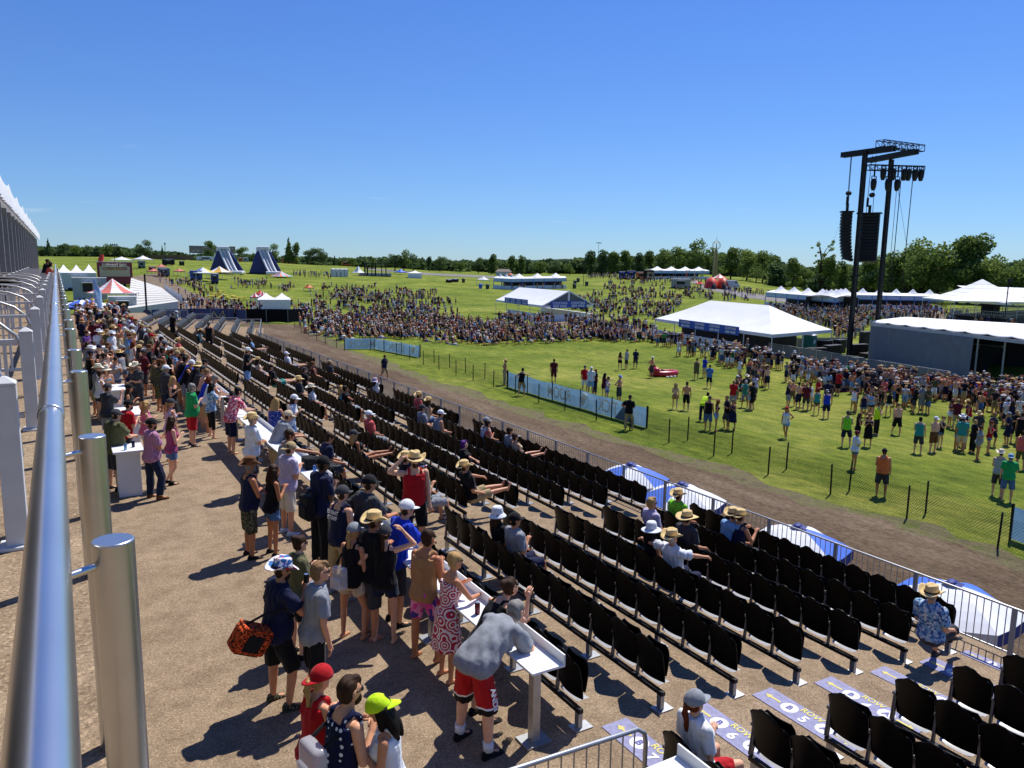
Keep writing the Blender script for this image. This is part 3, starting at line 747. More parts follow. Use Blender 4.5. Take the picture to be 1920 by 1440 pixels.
def body_mesh(P, vox):
    key = ('b', tuple(sorted(P.items())), vox)
    if key in BODY: return BODY[key]
    S = skeleton(P); f = P.get('sex', 'm') == 'f'; k = .86 if f else 1.0; fat = P.get('fat', 0); k2 = k * (1 + .14 * fat)
    m = MB(); m.loft(torso_rings(S, P, 0, z1=.57, sc=.97))
    for nm in 'LR':
        h, kn, a = S['leg' + nm]
        m.cap(h, kn, .088 * (1 + .18 * fat), .056 * k2, 12); d = (a - kn); c1 = kn + d * .3
        m.cap(kn, c1, .053 * k2, .056 * k2, 12); m.cap(c1, a, .055 * k2, .036 * k, 12)
        ft = Vector((d.x * .1 + (.03 if nm == 'R' else -.03), 1, 0)).normalized() if not P.get('legs') in ('situp', 'recline') else Vector((0, .45, .9))
        dn = Vector((0, 0, -.05)) if ft.z < .5 else Vector((0, .05, 0))
        m.cap(a - ft * .04 + dn * .8, a + ft * .12 + dn, .034, .026, 10)
        s0, e, w, fd = S['arm' + nm]
        m.cap(s0, e, .055 * k2, .041 * k, 10); m.cap(e, e + (w - e) * .3, .040 * k, .042 * k, 10); m.cap(e + (w - e) * .3, w, .041 * k, .026 * k, 10)
        m.cap(w, w + fd * .07, .030 * k, .032 * k, 8)
    nb = S['nb']; hc = S['head']
    m.cap(nb - Vector((0, 0, .04)), nb.lerp(hc, .75), .058 * k, .052 * k, 12)
    HM = S['HM']
    m.ell((0, 0, 0), (1, 1, 1), nu=3, nv=2) if False else None
    Mr = HM.to_3x3(); pt = lambda x, y, z: HM @ Vector((x, y, z))
    m.ell(pt(0, -.008, .022), (.074, .094, .098), Mr); m.ell(pt(0, .022, -.045), (.056, .066, .072), Mr)
    m.cap(pt(0, .088, .01), pt(0, .104, -.024), .009, .015, 8); m.cap(pt(-.03, .075, .022), pt(.03, .075, .022), .014, .014, 8)
    m.ell(pt(0, .076, -.088), (.024, .018, .018), Mr); m.cap(pt(-.018, .083, -.056), pt(.018, .083, -.056), .009, .009, 8)
    for sd in (-1, 1): m.ell(pt(sd * .077, -.008, .0), (.012, .022, .032), Mr, 8, 6)
    me = remesh(m, vox, 4 if vox < .02 else 2, name='body')
    # five fingers rooted in each palm
    if vox < .02:
        x = MB()
        for nm in 'LR':
            s0, e, w, fd = S['arm' + nm]; fd = fd.normalized()
            sdv = fd.cross(Vector((0, 0, 1)));
            if sdv.length < .2: sdv = Vector((0, 1, 0))
            sdv.normalize(); pn = sdv.cross(fd).normalized(); sg = 1 if nm == 'R' else -1
            for j, L in enumerate((.068, .078, .072, .056)):
                b0 = w + fd * .075 + sdv * ((j - 1.5) * .019); p1 = b0 + fd * L * .5 - pn * .008; p2 = p1 + fd * L * .35 - pn * .024; p3 = p2 + fd * L * .12 - pn * .02
                x.tube([b0 - fd * .02, p1, p2, p3], [.0095, .0088, .0078, .005], 6)
            t0 = w + fd * .03 - sdv * (.026 * sg); t1 = t0 + fd * .04 - sdv * (.022 * sg) - pn * .012; t2 = t1 + fd * .032 - pn * .016
            x.tube([t0, t1, t2], [.013, .011, .007], 6)
        bm = bmesh.new(); bm.from_mesh(me); xm = x.mesh('x', BLACK, True); bm.from_mesh(xm); bm.to_mesh(me); bm.free(); bpy.data.meshes.remove(xm)
        me.polygons.foreach_set('use_smooth', [True] * len(me.polygons)); me.materials.clear()
    BODY[key] = me; return me
def garment(kind, P, vox):
    key = (kind, tuple(sorted((k, v) for k, v in P.items() if k not in ('nod', 'look'))), vox)
    if key in BODY: return BODY[key]
    S = skeleton(P); f = P.get('sex', 'm') == 'f'; k = .86 if f else 1.0; fat = P.get('fat', 0); k2 = k * (1 + .14 * fat)
    m = MB(); pad = .022 + vox * .4; ns = .0035
    def sleeve(fr, r0, r1):
        for nm in 'LR':
            s0, e, w, fd = S['arm' + nm]; m.ell(s0, (r0 * 1.0, r0 * 1.0, r0 * 1.02))
            if fr <= 1: m.tube([s0 - (e - s0) * .12, s0 + (e - s0) * fr * .5, s0 + (e - s0) * fr], [r0 * .85, r0, r1], 14)
            else: m.tube([s0 - (e - s0) * .12, s0, e], [r0 * .85, r0, r0], 14); m.tube([e - (w - e) * .03, e + (w - e) * .5, w], [r0, r1, r1 * .85], 14)
    if kind in ('tshirt', 'longsleeve', 'polo'):
        hem = -.10 if not S['sit'] else -.02
        rg = torso_rings(S, P, pad + .004, hem, .572); n_ = len(rg)
        for i_ in range(n_ // 3):
            c_ = sum(rg[i_], Vector()) / len(rg[i_]); g_ = 1 + .10 * (1 - 3 * i_ / n_); rg[i_] = [c_ + (p_ - c_) * g_ for p_ in rg[i_]]
        m.loft(rg)
        if kind == 'longsleeve': sleeve(2, .074 * k2, .056 * k)
        else: sleeve(.74, .082 * k2, .086 * k2)
        ns = .0075
    elif kind in ('tank', 'vest'):
        m.loft(torso_rings(S, P, pad, -.08 if not S['sit'] else 0, .40))
        for sd in (-1, 1):
            pts = []
            c0, fw, up = S['at'](.40); c1, fw1, up1 = S['at'](.545)
            w0 = .105 if not f else .08
            for yy, cc, zz in ((.098, c0, -.02), (.06, c1, -.02), (.0, c1, .012), (-.06, c1, -.02), (-.096, c0, -.02)):
                pts.append(cc + Vector((sd * w0 * (.95 if cc is c1 else 1), 0, 0)) + fw1 * yy + up1 * zz)
            m.tube(pts, .030 if kind == 'vest' else .024 if not f else .018, 10)
        m.loft(torso_rings(S, P, pad - .006, .38, .47))
        ns = .005
    elif kind == 'top': m.loft(torso_rings(S, P, .012 + vox * .3, .30, .415)); ns = .002
    elif kind in ('dress', 'sundress'):
        rg = torso_rings(S, P, pad, 0 if S['sit'] else .0, .43)
        if not S['sit']:
            rg = [ring(S['at'](0)[0] + Vector((0, -.005, z)), a, b, Vector((1, 0, 0)), Vector((0, 1, 0))) for z, a, b in ((-.46, .235, .2), (-.34, .222, .19), (-.22, .21, .175), (-.1, .2, .16))] + rg
        m.loft(rg); ns = .006
    elif kind == 'skirt':
        rg = [ring(S['at'](0)[0] + Vector((0, -.005, z)), a, b, Vector((1, 0, 0)), Vector((0, 1, 0))) for z, a, b in ((-.36, .235, .2), (-.2, .215, .175), (-.06, .19, .15), (.1, .165, .12))]; m.loft(rg)
    else:
        fr = {'shorts': .98, 'minishorts': .40, 'midshorts': .72, 'pants': 2.0, 'leggings': 2.0, 'capris': 1.5}[kind]
        m.loft(torso_rings(S, P, .011 + vox * .3, -.125, .10))
        tight = kind in ('leggings', 'capris')
        for nm in 'LR':
            h, kn, a = S['leg' + nm]; r0 = .096 * (1 + .16 * fat) + vox * .3; r1 = .088 if not tight else .064
            if fr <= 1.0:
                q = h.lerp(kn, fr + .04); m.tube([h + (h - kn) * .08, h.lerp(kn, fr * .5), q], [r0, r0 * 1.0, max(r1 + .012 * (fr < .6), r0 * .92) if not f or fr < .6 else r1], 16)
            else:
                m.tube([h + (h - kn) * .08, h.lerp(kn, .5), kn], [r0, r0 * .92, r1 * .92], 16); e = kn.lerp(a, .97 if fr > 1.9 else .5)
                m.tube([kn - (a - kn) * .05, kn.lerp(e, .5), e], [r1 * .92, (.078 if not tight else .06), .07 if not tight else .045], 16)
        ns = .006 if not tight else .002
    me = remesh(m, vox, 3 if vox < .02 else 1, noise=ns if vox < .025 else 0, name=kind)
    BODY[key] = me; return me
# ---- head-space pieces (origin at the head centre, +Y is the face)
HEADS = {}
def headpiece(kind):
    if kind in HEADS: return HEADS[kind]
    m = MB(); vox = .011; noise = 0
    if kind.startswith('hair') or kind in ('bun', 'ponytail', 'braid'):
        hs = dict(hair_long=1, ponytail=2, bun=3, braid=2).get(kind, 0)
        m.ell((0, -.016, .034), (.083, .097, .097), nu=18, nv=12); m.ell((0, -.045, -.01), (.076, .062, .085))
        if hs == 1:
            for x, y in ((-.055, -.035), (0, -.06), (.055, -.035)):
                m.tube([(x, y, .02), (x * 1.25, y - .025, -.10), (x * 1.3, y - .05, -.2), (x * 1.1, y - .055, -.33)], [.055, .052, .05, .022], 10)
            for sd in (-1, 1): m.tube([(sd * .07, .01, .02), (sd * .083, .0, -.07), (sd * .09, .02, -.17)], [.03, .032, .018], 8)
        if hs == 2: m.tube([(0, -.09, .04), (0, -.135, .02), (0, -.15, -.07), (0, -.125, -.2), (0, -.12, -.3)], [.03, .036, .036, .03, .012], 10)
        if hs == 3: m.ell((0, -.085, .095), (.044, .044, .04))
        if kind == 'hair_top': m.ell((0, .01, .085), (.06, .08, .045))
        me = remesh(m, .010, 2, noise=.009, name='hair')
    elif kind == 'beard':
        m.ell((0, .042, -.072), (.058, .055, .058)); me = remesh(m, .011, 2, noise=.004, name='beard')
    elif kind in ('cap', 'cap_back', 'visor'):
        def dome(u, v):
            t = 2 * pi * u; ph = v * pi / 2; return Vector((.097 * cos(t) * cos(ph), -.012 + .118 * sin(t) * cos(ph), .022 + .122 * sin(ph)))
        def brim(u, v):
            t = pi * (.14 + .72 * u); r = 1 + .78 * v * sin(pi * u) ** .6
            return Vector((.097 * cos(t) * (1 + .05 * v), -.012 + .116 * sin(t) * r, .034 - .02 * v * sin(pi * u) - .018 * (cos(t) ** 2) * v))
        if kind != 'visor': m.grid(dome, 20, 8)
        m.grid(brim, 12, 4)
        if kind != 'visor': m.ell((0, -.012, .144), (.008, .008, .005), nu=6, nv=4)
        me = m.mesh('cap', BLACK, True); solid(me, .004)
        if kind == 'cap_back': me.transform(Matrix.Rotation(pi, 4, 'Z'))
    elif kind in ('cowboy', 'sombrero', 'bucket', 'sunhat'):
        big = 1.35 if kind == 'sombrero' else 1.0
        def crown(u, v):
            t = 2 * pi * u
            if v < .75: r = 1 - .16 * v; z = .03 + .165 * v
            else: r = .88 * (1 - (v - .75) / .25) ; z = .154 + .012 * sin(pi * (v - .75) / .25)
            x = .097 * cos(t) * r; y = .114 * sin(t) * r
            if kind in ('cowboy', 'sombrero'):
                z -= .03 * math.exp(-(x / .03) ** 2) * max(0, v - .55) * 2.2; x *= 1 - .22 * v * max(0, sin(t))
            elif v < .75: z = .03 + .14 * v
            return Vector((x, -.010 + y, z))
        def brm(u, v):
            t = 2 * pi * u; wx, wy = (.085, .075) if kind != 'bucket' else (.052, .052); wx *= big; wy *= big
            x = (.098 + wx * v) * cos(t); y = -.010 + (.115 + wy * v) * sin(t)
            z = .034
            if kind == 'cowboy': z += v * v * (.075 * cos(t) ** 4 - .02 * sin(t) ** 2)
            elif kind == 'sombrero': z += v * v * (-.02 + .05 * cos(t) ** 2)
            else: z -= .05 * v * (1.1 if kind == 'bucket' else .6)
            return Vector((x, y, z))
        m.grid(crown, 28, 10); m.grid(brm, 32, 5)
        me = m.mesh('hat', BLACK, True); solid(me, .004)
    elif kind == 'band':
        m.tube([(.0945 * cos(a), -.010 + .1115 * sin(a), .05) for a in np.linspace(0, 2 * pi, 25)], .011, 6); me = m.mesh('hat_band', BLACK, True)
    elif kind == 'glasses':
        for sd in (-1, 1):
            m.ell((sd * .034, .087, .014), (.029, .012, .021), Matrix.Rotation(-sd * .3, 3, 'Z'), 12, 7)
            m.bar((sd * .062, .076, .02), (sd * .08, -.005, .018), .006, .009)
        m.bar((-.012, .099, .02), (.012, .099, .02), .006, .006); me = m.mesh('sunglasses', BLACK, True)
    elif kind == 'headband':
        m.tube([(.083 * cos(a), -.01 + .1 * sin(a), .05) for a in np.linspace(0, 2 * pi, 25)], .016, 6); me = m.mesh('headband', BLACK, True)
    me.materials.clear(); HEADS[kind] = me; return me
def solid(me, th):
    bm = bmesh.new(); bm.from_mesh(me); bmesh.ops.remove_doubles(bm, verts=bm.verts, dist=1e-5); bmesh.ops.recalc_face_normals(bm, faces=bm.faces)
    bmesh.ops.solidify(bm, geom=bm.faces[:], thickness=th); bm.to_mesh(me); bm.free()
    me.polygons.foreach_set('use_smooth', [True] * len(me.polygons))
def shoe_mesh():
    if 'shoe' in HEADS: return HEADS['shoe']
    m = MB()
    def rg(y, a, z0, z1): return [Vector((a * cos(t), y, (z0 + z1) / 2 + (z1 - z0) / 2 * sin(t))) for t in np.linspace(0, 2 * pi, 13)[:-1]]
    m.loft([rg(-.075, .024, -.08, -.02), rg(-.05, .040, -.085, .02), rg(0, .043, -.085, .025), rg(.05, .046, -.085, -.015), rg(.11, .05, -.085, -.035), rg(.165, .042, -.085, -.045), rg(.19, .018, -.08, -.06)])
    me = m.mesh('shoe', BLACK, True); me.materials.clear(); HEADS['shoe'] = me; return me
SKINS = ['#d9a07c', '#c98c66', '#e0ad8c', '#b87a55', '#cf9570', '#5a3825']
def child(name, me, par, m, M=None):
    o = bpy.data.objects.new(name, me); COL.objects.link(o); o.parent = par
    if not me.materials: me.materials.append(None)
    o.material_slots[0].link = 'OBJECT'; o.material_slots[0].material = m
    if M is not None: o.matrix_local = M
    return o
USED = {}
def person(loc, rz, P, wear, label, group=None, vox=.014, scale=1.0, sk=0):
    """wear: list of (part, material or colour); facing rz is measured from +Y towards +X"""
    t = thing('person', label, 'person', loc, -rz, group); t.scale = (scale,) * 3
    S = skeleton(P); child('body', body_mesh(P, vox), t, skin(SKINS[sk]))
    M = S['HM']; under = any(w[0] in ('cap', 'cap_back', 'cowboy', 'sombrero', 'bucket', 'sunhat') for w in wear)
    HS = M @ Matrix.Diagonal((.93, .93, .90, 1)) if under else M
    for part, c in wear:
        m = c if not isinstance(c, (str, tuple)) else cloth(c)
        if part in ('hair_short', 'hair_long', 'ponytail', 'bun', 'braid', 'hair_top'): child('hair', headpiece(part), t, hairmat(c), HS)
        elif part == 'beard': child('beard', headpiece(part), t, hairmat(c), M)
        elif part in ('cap', 'cap_back', 'visor'): child('cap', headpiece(part), t, m, M)
        elif part in ('cowboy', 'sombrero', 'bucket', 'sunhat'):
            h = child('hat', headpiece(part), t, m, M)
            if vox < .02 and part in ('cowboy', 'sombrero'): child('hat_band', headpiece('band'), h, cloth('#2a1c14'))
        elif part == 'headband': child('headband', headpiece(part), t, m, M)
        elif part == 'glasses': child('sunglasses', headpiece(part), t, mat('dark_lens', (.01, .01, .012), .12, .6), M)
        elif part == 'shoes':
            for nm in 'LR':
                h, kn, a = S['leg' + nm]; d = a - kn
                if P.get('legs') in ('situp', 'recline'): Mx = Matrix.Translation(a) @ Matrix.Rotation(rad(62), 4, 'X')
                else: Mx = Matrix.Translation(a) @ Matrix.Rotation(-.12 if nm == 'R' else .12, 4, 'Z')
                child('shoe', shoe_mesh(), t, m, Mx)
        else:
            nm = {'top': 'bikini_top', 'tank': 'tank_top', 'minishorts': 'shorts', 'midshorts': 'shorts', 'sundress': 'dress', 'capris': 'leggings'}.get(part, part)
            child(nm, garment(part, P, vox), t, m)
    return t, S
def hairmat(c):
    key = 'hair_' + str(c)
    if key in MATS: return MATS[key]
    t = NT(key); t.set(.6, .15); cc = lin(c)
    t.col(t.ramp(t.noise(26, 4, sc3=(3, 3, .6)), [(.3, [v * .6 for v in cc[:3]]), (.7, [v * 1.25 for v in cc[:3]])])); t.bump(t.noise(60, 2, sc3=(3, 3, .4)), .5, .01)
    MATS[key] = t.m; return t.m
# ================================================================== people on the walkway and in the seats
C = dict(black='#101013', navy='#141b3a', white='#dfe2e6', grey='#8b8f95', charcoal='#3a3b40', red='#b0141c', teal='#2f8f88', green='#1f9a55', pink='#d67f9a', olive='#5a5a3c',
 khaki='#a8946c', denim='#4d6a94', dark_denim='#1d2740', lavender='#b9aec4', blue='#3f6fb4', royal='#1438b8', maroon='#5a1626', orange='#e0763a', yellow='#d8c02c', beige='#c9b797',
 skyblue='#7fa8d0', purple='#54307c', brown='#6b4426', straw='#d9bd84', tan='#a57c52', neon='#c8f020', coral='#d8605a', aqua='#5fc0c4', cream='#d8cfb8', lime='#7fd030')
HC = dict(brown='#3a2618', blond='#b8935c', black='#120e0c', grey='#8a8680', purple='#5a2a7a', auburn='#6a3018', fair='#8a6a48', white='#c9c5bd')
def PT(n):
    return {'floral_pink': ('floral', ('#d8607a', '#e8d8d8', '#b03848'), 34), 'floral_green': ('floral', ('#16302c', '#8fb0a4', '#2f6f60'), 30), 'floral_blue': ('floral', ('#7fa8c8', '#c8d0d8', '#3f5f98'), 30),
     'camo': ('camo', ('#4a4c38', '#23241c', '#7a7458'), 22), 'polka_dot': ('dots', ('#1c2f8a', '#dfe2e6'), 40), 'star_print': ('dots', ('#10183a', '#dfe2e6'), 16), 'plaid_pink': ('plaid', ('#c890a8', '#8a5a80'), 14),
     'plaid_red': ('plaid', ('#b83048', '#6a5a8a'), 14), 'mandala': ('mandala', ('#b82a42', '#e6dfdc'), 7), 'tie_dye': ('floral', ('#d84a9a', '#e890c0', '#4a3a8a'), 12), 'patterned': ('floral', ('#e0dde2', '#b0303c', '#3a6ea8'), 22),
     'striped': ('stripes', ('#20304a', '#d8dce2'), 12)}[n]
PN = dict(floral_pink='pink floral', floral_green='green floral', floral_blue='blue floral', camo='camouflage', polka_dot='blue polka-dot', star_print='navy star-print', plaid_pink='pink plaid', plaid_red='red plaid', mandala='red and white patterned', tie_dye='pink tie-dye', patterned='patterned white', striped='striped')
def mcol(c): return pattern(*PT(c)) if c in PN else cloth(C[c])
def cn(c): return PN.get(c, c.replace('_', ' '))
TOPN = dict(tshirt='T-shirt', longsleeve='long-sleeved shirt', polo='polo shirt', tank='tank top', vest='sleeveless shirt', top='bikini top', dress='dress', sundress='dress')
BOTN = dict(shorts='shorts', minishorts='short shorts', midshorts='shorts', pants='trousers', leggings='leggings', capris='cropped leggings', skirt='skirt')
HATN = dict(cap='cap', cap_back='backwards cap', visor='visor', cowboy='cowboy hat', sombrero='wide straw hat', bucket='bucket hat', sunhat='sun hat', headband='headband')
HAIRN = dict(hair_short='short %s hair', hair_top='%s hair', hair_long='long %s hair', ponytail='%s ponytail', bun='%s hair in a bun', braid='%s braid')
LABELS = {}
def parse(spec):
    sex = 'm'; wear = []; top = bot = hat = hair = None
    for w in spec.split():
        if w in 'mf': sex = w; continue
        k, _, c = w.partition(':')
        if k == 'glasses': wear.append((k, C['black'])); continue
        if k == 'shoes': wear.append((k, mcol(c or 'black'))); continue
        if k in HAIRN or k == 'beard': wear.append((k, HC[c])); hair = hair or (k != 'beard' and HAIRN[k] % c) or hair; continue
        wear.append((k, mcol(c)))
        if k in TOPN: top = ('bright yellow-green ' if c == 'neon' else cn(c) + ' ') + TOPN[k]
        elif k in BOTN: bot = cn(c) + ' ' + BOTN[k]
        elif k in HATN: hat = ('neon yellow' if c == 'neon' else cn(c)) + ' ' + HATN[k]
    return sex, wear, top, bot, hat, hair
def pose(s, sex):
    P = {'sex': sex}
    a = s.split(',')
    P['armR'], P['armL'], P['legs'] = a[:3]
    for x in a[3:]:
        k, _, v = x.partition('='); P[k if v else 'lean'] = float(v or k)
    return P
def uniq(spec, where, face=None, loc=None):
    """a label of at most 16 words that no other person has"""
    sex, wear, top, bot, hat, hair = parse(spec)
    base = ('in ' + top + (' and ' + bot if bot else '')) if top else 'with bare chest in ' + bot
    short = ('in ' + top) if top else 'bare-chested in ' + bot
    h = hat or hair; h2 = (hat + ' over ' + hair) if hat and hair else h
    v = ''
    if loc is not None:
        d = (face - math.degrees(math.atan2(loc[0], loc[1])) + 180) % 360 - 180
        v = 'seen from behind' if abs(d) < 45 else 'facing the camera' if abs(d) > 135 else 'facing right' if d > 0 else 'facing left'
    g = 'sunglasses' if any(w[0] == 'glasses' for w in wear) else ''
    opts = ['person %s, %s, %s' % (x, y, where) for x in (base, short) for y in (h, h2, hair or h)]
    opts = opts + ['%s, %s' % (o, e) for e in (v, g) if e for o in opts] + ['person %s, %s' % (x, e) for e in (v, where) if e for x in (base, short)]
    ok = [o for o in opts if len(o.split()) <= 16]
    for o in ok:
        if o not in LABELS: break
    LABELS[o] = LABELS.get(o, 0) + 1
    return o
def ST(px, py, face, ps, spec, where, z=0.0, h=None, vox=.014, scale=None, sk=None, group=None, loc=None):
    sex, wear, *_ = parse(spec)
    if loc is None:
        if h: q = at_z(px, py, z + h); loc = Vector((q.x, q.y, z))
        else: loc = at_z(px, py, z)
    return person(loc, rad(face), pose(ps, sex), wear, uniq(spec, where, face, loc), group, vox, scale or (1.03 if sex == 'm' else .955), random.randrange(5) if sk is None else sk)
V1 = .0105
# --- foreground group
hat_man = ST(523, 1322, 84, 'drink,pocket,contra,6,fat=.3,nod=8', 'm tshirt:navy shorts:black cowboy:patterned hair_short:brown beard:brown glasses shoes:camo', 'drinking', vox=V1, sk=1)
ST(592, 1326, 92, 'down,down,stand,6', 'm tshirt:grey shorts:black hair_top:fair glasses shoes:black', 'behind the red cap', vox=V1, sk=0)
red_man = ST(905, 1392, 74, 'ledge,ledge,wide,58,nod=-38,fat=.6', 'm tshirt:grey shorts:red hair_short:grey shoes:black', 'bending over the ledge', vox=V1, sk=2, scale=1.08)
ST(553, 1003, 80, 'hold,down,stand,4', 'f tshirt:olive midshorts:black bun:brown glasses shoes:black', 'behind the patterned hat', h=1.68, vox=V1, sk=2)
ST(585, 1256, 75, 'hold,down,stand,5', 'f vest:red minishorts:denim cap_back:red braid:blond glasses', 'at the bottom of the view', h=1.66, vox=V1, sk=0)
star_man = ST(632, 1275, 80, 'hold,hold,stand,8', 'm vest:star_print shorts:red hair_top:brown beard:brown glasses', 'with a clear backpack', h=1.80, vox=V1, sk=0)
ST(733, 1304, -62, 'hold,hold,stand,6,nod=14', 'f tank:white minishorts:denim cap_back:neon hair_long:black', 'at the bottom edge', h=1.66, vox=V1, sk=1)
ST(918, 1340, 80, 'chin,ledge,stand,34,nod=-28', 'f tank:black midshorts:charcoal bun:brown glasses shoes:black', 'leaning beside the bent man', vox=V1, sk=2, scale=1.0)
ST(838, 1272, 88, 'ledge,hold,stand,8', 'f sundress:mandala hair_short:blond glasses', 'at the ledge', vox=V1, sk=1)
ST(795, 1238, 66, 'hold,down,contra,6', 'm tank:tan midshorts:tie_dye hair_short:brown glasses', 'at the ledge', vox=V1, sk=3)
ST(742, 1168, 84, 'ledge,ledge,stand,14', 'm tshirt:royal shorts:charcoal cap:white hair_short:brown shoes:black', 'leaning on the ledge', vox=V1, sk=0, scale=1.06)
ST(722, 1202, 40, 'head,hip,stand,3', 'f tank:black minishorts:dark_denim cap:charcoal ponytail:brown', 'hand raised', vox=V1, sk=2)
ST(660, 1198, 60, 'down,down,contra,6', 'f tank:black minishorts:beige cap:grey ponytail:blond glasses', 'with a clear bag', vox=V1, sk=1)
ST(692, 965, 84, 'hold,down,stand,5', 'm tshirt:black shorts:charcoal cowboy:straw hair_short:brown', 'between two grey caps', h=1.78, vox=V1, sk=1)
ST(683, 1112, 78, 'ledge,hip,stand,8,fat=.4', 'm tshirt:charcoal shorts:black cap:black hair_short:brown shoes:black', 'at the ledge', vox=V1, sk=1, scale=1.1)
staff = ST(640, 1118, 70, 'down,down,wide,4,fat=.3', 'm vest:navy shorts:khaki cap:charcoal hair_short:brown shoes:grey', 'event crew', vox=V1, sk=2)
guard = ST(602, 1058, 76, 'hold,hold,stand,5', 'm polo:navy pants:black cap:black hair_short:black shoes:black', 'carrying a backpack', vox=V1, sk=5, scale=1.1)
ST(470, 1044, 84, 'cross,cross,stand,3,fat=.35', 'm tank:navy shorts:camo cowboy:brown hair_short:grey beard:grey shoes:black', 'arms crossed', vox=V1, sk=3)
ST(513, 1040, 80, 'hold,hold,stand,4', 'f tank:black minishorts:denim hair_long:brown shoes:black', 'holding a blue can', vox=V1, sk=3)
ST(540, 1000, 74, 'hold,down,stand,6,fat=.3', 'm tshirt:lavender shorts:cream cap_back:khaki hair_short:brown glasses shoes:white', 'by the navy C panel', vox=V1, sk=0)
ST(530, 962, 92, 'ledge2,down,stand,14', 'm vest:grey shorts:charcoal hair_short:brown glasses shoes:black', 'reaching over the ledge', vox=V1, sk=3)
ST(475, 925, 80, 'cross,cross,stand,2,fat=.2', 'm tshirt:white shorts:charcoal cowboy:straw hair_short:grey glasses shoes:white', 'arms crossed', vox=V1, sk=0, scale=1.05)
ST(528, 905, 86, 'ledge,ledge,stand,26', 'm tshirt:grey shorts:khaki cap:beige hair_short:brown shoes:black', 'leaning forward', vox=V1, sk=0)
ST(435, 850, 78, 'ledge,ledge,stand,18', 'm tshirt:floral_pink shorts:navy hair_short:black glasses', 'leaning forward', vox=V1, sk=2, scale=1.06)
ST(515, 862, 40, 'ledge,hold,stand,14', 'f dress:polka_dot hair_long:blond', 'by the ledge', vox=V1, sk=2)
ST(546, 852, 120, 'hold,hold,stand,10', 'f tshirt:white skirt:denim cap:white hair_long:brown', 'facing the blue dress', vox=V1, sk=2)
ST(362, 836, 82, 'hold,down,stand,3,fat=.55', 'm polo:green shorts:red hair_short:grey glasses shoes:charcoal', 'mid-walkway', vox=V1, sk=2)
ST(398, 820, 84, 'drink,hold,wide,4', 'f tshirt:floral_blue capris:black hair_long:black glasses', 'beside the green polo', vox=V1, sk=2)
ST(289, 935, 74, 'cross,hold,contra,2,fat=.35', 'm tshirt:plaid_pink pants:dark_denim cap:black hair_short:brown beard:brown shoes:brown', 'by the nearest white table', vox=V1, sk=1)
ST(325, 912, 80, 'hold,hip,xank,3', 'f vest:plaid_red minishorts:denim hair_long:brown glasses shoes:black', 'ankles crossed', vox=V1, sk=2)
ST(216, 918, 58, 'ledge,hold,stand,10,fat=.8', 'm tshirt:olive shorts:charcoal cap:charcoal hair_short:brown shoes:black', 'at the nearest white table', vox=V1, sk=2, scale=1.06)
ST(240, 884, 70, 'hold,ledge,stand,8', 'm tshirt:red shorts:charcoal cap:black hair_short:brown beard:brown glasses', 'behind the nearest white table', vox=V1, sk=2)
ST(276, 872, 86, 'hold,down,stand,4', 'f vest:pink minishorts:white hair_long:blond glasses', 'behind the plaid shirt', sk=2)
ST(322, 866, 70, 'down,hold,stand,4', 'f tank:lavender minishorts:black cap:charcoal ponytail:blond', 'beyond the plaid shirt', sk=0)
ST(205, 838, 64, 'chin,down,stand,4', 'm tshirt:charcoal shorts:grey cap:charcoal hair_short:brown', 'at the second white table', sk=2)
ST(244, 826, 100, 'hold,down,stand,4', 'f tank:black minishorts:denim cap:black hair_long:brown', 'at the second white table', sk=1)
ST(182, 778, 70, 'ledge,ledge,stand,10,fat=.6', 'm tshirt:black shorts:khaki hair_short:black', 'at the second white table', sk=1)
ST(172, 745, 70, 'hold,down,stand,4', 'm tank:black shorts:charcoal cap:navy hair_short:brown', 'at the third white table', sk=3)
ST(198, 752, 90, 'drink,down,stand,4,fat=.3', 'm vest:grey shorts:navy hair_short:brown', 'at the second white table', sk=2)
ST(220, 752, 150, 'hold,hold,stand,6', 'f tank:striped minishorts:denim hair_short:brown glasses', 'at the second white table', sk=2)
ST(258, 757, 200, 'down,hold,stand,6', 'f top:cream skirt:black hair_long:auburn', 'at the second white table', sk=2)
ST(206, 716, 170, 'hold,hold,stand,6', 'f tank:black minishorts:black cowboy:brown hair_long:brown', 'at the third white table', sk=1)
ST(165, 712, 70, 'ledge,down,stand,6', 'f tank:grey minishorts:white hair_long:brown', 'at the third white table', sk=1)
ST(211, 674, 120, 'hold,hold,stand,8', 'm tshirt:floral_blue shorts:denim cowboy:straw hair_short:brown', 'by the fourth white table', sk=1)
ST(250, 677, 86, 'cross,down,stand,1,fat=.6', 'm tshirt:white shorts:grey cap:white hair_short:black shoes:white', 'alone mid-walkway', sk=4, scale=1.1)
ST(276, 727, 80, 'hold,hip,stand,3', 'f tank:red minishorts:denim cowboy:white hair_long:black shoes:black', 'hand on hip', sk=1)
ST(263, 722, 76, 'hold,down,stand,3', 'f tank:charcoal minishorts:royal cowboy:straw hair_long:brown', 'beside the white cowboy hat', sk=0)
ST(306, 742, 82, 'hold,hold,stand,4,fat=.3', 'm vest:navy shorts:grey hair_short:black shoes:white', 'behind the ledge crowd', sk=1, scale=1.08)
ST(322, 752, 70, 'hip,hold,contra,2', 'f tank:black minishorts:skyblue hair_long:black', 'hand on hip', sk=1)
ST(340, 738, 88, 'hold,down,stand,5', 'm tshirt:black shorts:charcoal cowboy:straw hair_short:brown', 'behind the ledge crowd', sk=1)
ST(354, 762, 88, 'ledge,ledge,stand,26', 'm tshirt:royal shorts:khaki cap:navy hair_short:brown', 'leaning on the ledge', sk=2)
ST(372, 765, 88, 'ledge,ledge,stand,22', 'm vest:white shorts:black cap:black hair_short:brown', 'leaning on the ledge', sk=2)
